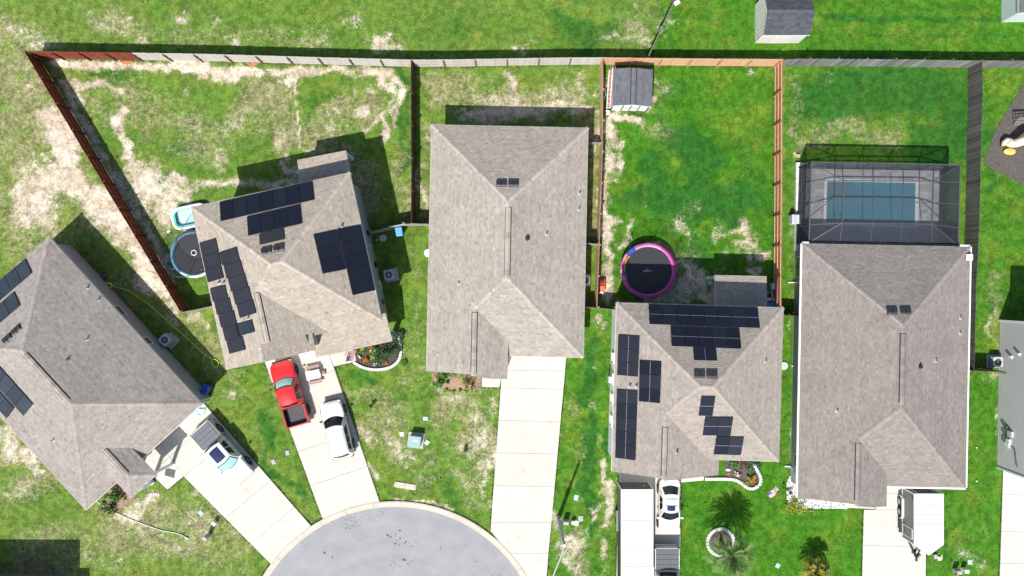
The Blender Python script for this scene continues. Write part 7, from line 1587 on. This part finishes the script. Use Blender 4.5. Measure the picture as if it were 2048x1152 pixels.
# white rock bed of the pool house
t = thing('rock_bed', P(1640, 1008, 0), 'white rock bed along the front of the pool house wing', 'rock bed'); tm = tone_mat('white_rock', (.52, .51, .50), (.80, .79, .78), .8, .05); rk = MB(); poly = [(1573, 968), (1579, 952), (1590, 950), (1593, 985), (1600, 990), (1640, 995), (1695, 1000), (1695, 1017), (1660, 1016), (1625, 1016), (1598, 1016), (1582, 1012), (1574, 996)]
bdm = MB(); bdm.prism([w2(*p) for p in poly], -.05, .015); bdm.build('weed_sheet', mat('dark_sheet', (.12, .115, .11), .9, .15, 6), t); k = 0
while k < 1500:
    x, y = random.uniform(1570, 1698), random.uniform(948, 1020)
    if not pip(x, y, poly): continue
    p = P(x, y, 0); r = random.uniform(.035, .085); k += 1; h_ = r * .8; n = 5; a0 = random.random() * 6
    rk.add([(p.x + r * math.cos(a0 + 1.2566 * e), p.y + r * random.uniform(.7, 1) * math.sin(a0 + 1.2566 * e), .01) for e in range(n)] + [(p.x + r * .62 * math.cos(a0 + 1.2566 * e), p.y + r * .55 * math.sin(a0 + 1.2566 * e), .02 + h_) for e in range(n)], [tuple(range(n, 2 * n))] + [(e, (e + 1) % n, n + (e + 1) % n, n + e) for e in range(n)], random.random())
rk.build('rock', tm, t, kind='stuff')
bush(1592, 1011, .78, .55, G_YEL, 'yellow green shrub on the white rock bed corner', 520, .085, flowers=(G_YEL, 20)); bush(1603, 1022, .8, .2, G_LT, 'low yellowish ground plant below the white rock corner', 240, .08, 'plant', 'garden_plant', .25); bush(1573, 977, .38, .6, G_DK, 'dark spindly shrub left of the white rock bed', 120, .08)
# shrubs of the diagonal house
bedpoly('flower_bed', 'brown mulch bed at the hipped entry porch of the diagonal house', 'flower bed', [(205, 985), (225, 965), (245, 968), (275, 985), (268, 1000), (240, 1018), (215, 1015)], MULR); bush(234, 983, .62, .9, G_MID, 'bright green shrub in the corner between wing and entry porch', 380, .11); bush(222, 1013, .62, .55, G_DK, 'dark grey green shrub over the white hose', 420, .09); bush(210, 1000, .4, .3, G_LT, 'pale green low plant at the left of the brown mulch bed', 130, .08, 'plant', 'garden_plant'); bush(301, 965, .24, .3, G_MID, 'tiny shrub at the entry porch column', 80, .07); bush(251, 996, .16, .25, G_MID, 'small green tuft right of the dark shrub in the brown bed', 50, .08, 'plant', 'garden_plant')
# young weed on the lawn of the middle house
bush(745, 808, .2, .35, G_DK, 'dark spiky seedling alone on the front lawn', 50, .14, 'plant', 'garden_plant', up=1.2); bush(933, 898, .28, .14, G_DK, 'dark weed tuft on the dry lawn beside the empty driveway', 90, .10, 'weed', 'weed_tuft'); bush(568, 127, .18, .15, G_MID, 'green weed tuft at the foot of the bleached fence', 70, .08, 'weed', 'weed_tuft'); bush(1270, 229, .6, .10, G_MID, 'thick grass strip before the small shed', 420, .08, 'grass tuft', 'grass_tuft', .18)
# ------------------------------------------------------------------ palms
FROND = leaf_mat('palm_leaflet', (.035, .10, .018), (.15, .29, .065)); FRONDY = leaf_mat('golden_palm_leaflet', (.11, .13, .015), (.38, .34, .05)); PTR = mat('palm_trunk', (.12, .09, .06), .95, .3, 8, .5)
def frond_mesh(L, droop, nl=26, wid=.5):
    mb = MB(); pts = []
    for k in range(nl + 1):
        s_ = k / nl; pts.append(Vector((L * (s_ - .12 * s_ * s_), 0, L * (.42 * s_ - droop * s_ * s_))))
    for k in range(nl):
        a, b = pts[k], pts[k + 1]; d = (b - a).normalized(); mb.add([a + Vector((0, -.02 * (1 - k / nl) - .004, 0)), b + Vector((0, -.02 * (1 - k / nl) - .004, 0)), b + Vector((0, .02 * (1 - k / nl) + .004, 0)), a + Vector((0, .02 * (1 - k / nl) + .004, 0))], [(0, 1, 2, 3)], .9)
        if k < 3: continue
        s_ = k / nl; ll = wid * math.sin(math.pi * min(1, .12 + .86 * s_)) ** .6 * random.uniform(.85, 1.1)
        for sg in (-1, 1):
            dr = (d * .75 + Vector((0, sg * .75, .12 + random.uniform(-.12, .1)))).normalized(); e = a + dr * ll + Vector((0, 0, -.10 * ll)); m_ = a + dr * ll * .5; n_ = d * .036
            mb.add([a - n_ * .6, m_ - n_, e, m_ + n_], [(0, 1, 2, 3)], min(max(random.gauss(.5, .2), 0), 1))
    return mb
def palm(px, py, zc, n, L, label, m, mats2=None, tr=.17):
    q = P(px, py, 0); t = thing('palm_tree', q, label, 'palm tree'); rg = []
    MB().tube([q, q + Vector((.02, 0, zc * .5)), q + Vector((0, 0, zc))], [tr * 1.25, tr, tr * .85], 12).build('trunk', PTR, t)
    bt = MB()
    for k in range(26): a = k * 2.4; z_ = zc * (.15 + .8 * k / 26); p = q + Vector((tr * .95 * math.cos(a), tr * .95 * math.sin(a), z_)); bt.bar(p, p + Vector((.12 * math.cos(a), .12 * math.sin(a), .16)), .1, .03)
    bt.build('leaf_base', PTR, t, kind='stuff')
    vs_ = []
    for dp in (.12, .35, .6, .85): 
        for _ in range(2): vs_.append((dp, frond_mesh(L * random.uniform(.92, 1.05), dp).mesh('frond', m)))
    for k in range(n):
        f = (k + .5) / n; a = k * 2.39996 + random.uniform(-.15, .15); i = min(3, int(f * 4)); me_ = vs_[2 * i + k % 2][1]; tilt = (1 - f) * -.85 + .05
        if mats2 and random.random() < .13:
            me_ = me_.copy(); me_.materials[0] = mats2
        o = inst('frond', me_, q + Vector((0, 0, zc - .05)), (random.uniform(-.2, .2), tilt, a), t); sc = .7 + .35 * f; o.scale = (sc, sc, sc)
DRYF = leaf_mat('dry_palm_leaflet', (.17, .17, .07), (.31, .30, .14))
tb = thing('palm_bed', P(1441, 1084, 0), 'round bed edged with white stones under the larger palm', 'flower bed'); q = P(1441, 1084, 0); n = 28
MB().disc((q.x, q.y, .02), 1.0, 32).build('mulch', MULG, tb)
for k in range(n): a0 = 2 * math.pi * k / n; MB().ring((q.x, q.y), .96, 1.2, -.03, .13 + random.uniform(-.01, .01), 3, a0 + .02, a0 + 2 * math.pi / n - .02, random.random()).build('edging_stone', STONE, tb)
palm(1441, 1084, 3.25, 48, 2.25, 'larger feathery palm growing from the round white edged bed', FROND, DRYF)
palm(1619, 1131, 1.6, 30, 1.4, 'smaller golden tipped palm at the bottom edge', FRONDY, FROND, .13)
# ------------------------------------------------------------------ play area at the right
t = bedpoly('mulch_area', 'dark mulch play area at the right edge', 'play area', [(2150, 20), (2048, 168), (2018, 214), (1990, 262), (1966, 325), (1990, 342), (2030, 362), (2080, 392), (2150, 420)], MULG, 'structure', .03)
CRM = mat('cream_plastic', (.72, .60, .44), .4, .06, 3); YLW = mat('yellow_plastic', (.80, .50, .12), .4, .06, 3); WDN = mat('cedar', (.28, .15, .07), .8, .15, 5)
q = P(2020, 296, 0); t = thing('playset', P(2050, 275), 'cream slide and black climbing net of a playset on dark mulch', 'playset')
path = bez([P(2085, 268, 1.9), P(2062, 276, 1.65), P(2040, 284, 1.15), P(2024, 287, .75), P(2014, 283, .55), P(2011, 291, .35)], 6); mb = MB(); rings = []
for i, p in enumerate(path):
    d = (path[min(i + 1, len(path) - 1)] - path[max(i - 1, 0)]).normalized(); s_ = Vector((-d.y, d.x, 0)).normalized(); rings.append([p + s_ * .34 * math.cos(a) + Vector((0, 0, .34 * math.sin(a))) for a in np.linspace(0, 2 * math.pi, 13)[:-1]])
mb.loft(rings).build('slide_tube', CRM, t, smooth=True)
mb = MB(); c_ = P(2020, 304, .25); mb.patch(lambda u, v: Vector((c_.x + .5 * u * math.cos(v * 6.283), c_.y + .28 * u * math.sin(v * 6.283) + .05, .12 + .22 * (1 - u) + .12 * u)), 6, 20); o = mb.build('slide_end', YLW, t, smooth=True); md = o.modifiers.new('thick', 'SOLIDIFY'); md.thickness = .06
for k in range(7): MB().bar(P(2028 + k * 5.5, 250 - k * .6, .1 + .0 * k), P(2038 + k * 5.5, 236, 1.3), .035, .035).build('net_rope', mat('grey_rope', (.30, .30, .31), .7, .1, 8), t)
for k in range(5): f = k / 4; MB().bar(P(2028, 250, .1).lerp(P(2038, 236, 1.3), f), P(2066, 246, .1).lerp(P(2076, 233, 1.3), f), .035, .035).build('net_rope', MATS['grey_rope'], t)
for x, y in ((2078, 238), (2120, 238), (2078, 285), (2120, 285)): MB().box(P(x, y, 1.3), (.14, .14, 2.6)).build('post', WDN, t)
MB().box(P(2099, 262, 1.55), (1.9, 2.0, .1)).build('deck', WDN, t); MB().bar(P(2038, 236, 1.32), P(2078, 236, 1.5), .1, .1).build('beam', WDN, t)
# stray things on the right hand lawns
small(1960 - 8, 962, 'ball', 'tiny pale ball on the lawn right of the pool house', 'ball', MATS['white_plastic'], (.12, .12, .1)); small(1952, 895, 'ball', 'tiny white ball on the lawn, uphill of another ball', 'ball', MATS['white_plastic'], (.1, .1, .1)); small(1912, 1150, 'lawn_marker', 'small orange marker at the bottom edge near the trailer', 'marker', MATS['bright_orange_plastic'], (.18, .18, .2)); small(1595, 312, 'flower_pot', 'small salmon pot at the upper left corner of the pool cage', 'pot', mat('salmon_clay', (.52, .32, .24), .8, .1, 5), (.32, .3, .2))
small(1870, 1112, 'wheel_chock', 'grey chock on the grass right of the trailer nose', 'chock', CG, (.34, .4, .2), 5); small(1877, 1116, 'wheel_chock', 'pale chock next to the grey one by the trailer nose', 'chock', CW, (.22, .34, .16), 0); small(1883, 1115, 'board_piece', 'thin yellowish board right of the chocks', 'board', mat('pale_yellow_wood', (.58, .55, .25), .7, .1, 5), (.1, .5, .04), -8)
for px, py, dm_, lb in ((860.5, 815, 0, ''),): pass
for px, py, w_, h_, d_, lb in ((268, 648, 8, 1.3, -52, 'thin pale stick in the shade beside the diagonal house'),): q = P(px, py, 0); t = thing('stick', q, lb, 'stick'); M = Matrix.Translation(q) @ Matrix.Rotation(math.radians(d_), 4, 'Z'); MB(M).tube([(-.7, 0, .02), (0, .05, .03), (.7, 0, .02)], .02, 5).build('branch', mat('pale_stick', (.22, .19, .15), .9, .2, 8), t); MB(M).tube([(.1, .04, .03), (.3, .16, .04)], .012, 5).build('twig', MATS['pale_stick'], t)

# ------------------------------------------------------------------ grass standing along edges and in tufts over the lawns
def grass():
    r = np.random.default_rng(3); N = 0; xs = []; ys = []
    def along(a, b, dens, spread, side=0):
        a, b = np.array(a), np.array(b); L = np.hypot(*(b - a)); n = int(L * dens); t = r.random(n); nr = np.array([-(b - a)[1], (b - a)[0]]) / max(L, 1e-6)
        o = r.normal(0, spread, n) if side == 0 else np.abs(r.normal(0, spread, n)) * side
        xs.append(a[0] + (b - a)[0] * t + nr[0] * o); ys.append(a[1] + (b - a)[1] * t + nr[1] * o)
    for polys in DRIVES:
        for poly in polys:
            ar = sum(poly[i][0] * poly[(i + 1) % len(poly)][1] - poly[(i + 1) % len(poly)][0] * poly[i][1] for i in range(len(poly)))
            for i in range(len(poly)): along(poly[i], poly[(i + 1) % len(poly)], 26, .05, -1 if ar > 0 else 1)
    for o in bpy.data.objects:
        if o.get('category') in ('fence', 'gate') and o.parent is None:
            ps = [c for c in o.children if c.name.startswith('post')]
            for p, q in zip(ps[:-1], ps[1:]): a = o.location + p.location; b = o.location + q.location; along((a.x, a.y), (b.x, b.y), 22, .10)
    for k in range(120): t0 = k / 120 * 2 * math.pi; along(tuple(kc[i] + (CR + 1) / S * (math.cos, math.sin)[i](t0) for i in (0, 1)), tuple(kc[i] + (CR + 1) / S * (math.cos, math.sin)[i](t0 + .053) for i in (0, 1)), 24, .05, -1)
    M_ = 2600; cx = r.uniform(-42, 42, M_); cy = r.uniform(-24, 24, M_)
    for k in range(M_): n = r.integers(4, 11); s_ = r.uniform(.08, .3); xs.append(cx[k] + r.normal(0, s_, n)); ys.append(cy[k] + r.normal(0, s_, n))
    x = np.concatenate(xs); y = np.concatenate(ys); qx = x * S + 1024; qy = 576 - y * S
    bad = np.hypot(x - kc[0], y - kc[1]) < CR / S
    for polys in DRIVES:
        for poly in polys: bad |= in_poly(x, y, poly)
    for poly in ([(1592, 322), (1890, 328), (1888, 505), (1590, 500)], [(705, 695), (800, 664), (805, 715), (760, 742), (710, 728)], [(862, 742), (966, 750), (960, 782), (870, 785)], [(1409, 918), (1524, 918), (1524, 980), (1409, 962)], [(1568, 945), (1700, 990), (1700, 1020), (1568, 1018)], [(1415, 1058), (1467, 1058), (1467, 1112), (1415, 1112)], [(2060, 160), (1966, 325), (2060, 380)], [(205, 985), (245, 962), (280, 990), (240, 1020)]): bad |= in_poly(qx, qy, poly)
    i = np.clip(np.searchsorted(gx, x), 0, len(gx) - 1); j = np.clip(np.searchsorted(gy, y), 0, len(gy) - 1)
    bad |= (bare[i, j] > .35) & (r.random(len(x)) < .8); k = ~bad; x, y, i, j = x[k], y[k], i[k], j[k]; n = len(x)
    lu = lush[i, j]; dr_ = dry[i, j]; B = 3; V = np.zeros((n, B, 3, 3)); h = r.uniform(.03, .09, (n, B)); a = r.uniform(0, 6.283, (n, B)); w_ = r.uniform(.012, .03, (n, B)); bx = x[:, None] + r.normal(0, .02, (n, B)); by = y[:, None] + r.normal(0, .02, (n, B)); ln_ = r.uniform(.3, 1.0, (n, B)) * h
    V[:, :, 0] = np.stack([bx - w_ * np.sin(a), by + w_ * np.cos(a), np.full_like(bx, -.04)], -1); V[:, :, 1] = np.stack([bx + w_ * np.sin(a), by - w_ * np.cos(a), np.full_like(bx, -.04)], -1); V[:, :, 2] = np.stack([bx + ln_ * np.cos(a), by + ln_ * np.sin(a), h], -1)
    V = V.reshape(-1, 3); F = np.arange(len(V), dtype=np.int32); g = bpy.data.meshes.new('grass'); g.vertices.add(len(V)); g.vertices.foreach_set('co', V.ravel()); g.loops.add(len(F)); g.loops.foreach_set('vertex_index', F); m_ = len(F) // 3; g.polygons.add(m_); g.polygons.foreach_set('loop_start', np.arange(0, len(F), 3, dtype=np.int32)); g.polygons.foreach_set('loop_total', np.full(m_, 3, np.int32)); g.update(); g.validate()
    tn = np.repeat(np.clip(lu * .85 - dr_ * .25 + r.normal(.1, .16, n), 0, 1), B); at = g.attributes.new('tone', 'FLOAT', 'FACE'); at.data.foreach_set('value', tn.astype(np.float32)); g.materials.append(leaf_mat('grass_blade', (.15, .18, .055), (.055, .165, .014)))
    o = bpy.data.objects.new('grass', g); COL.objects.link(o); props(o, 'short grass tufts along the drives, fences and over the lawns', 'grass', kind='stuff')
grass()
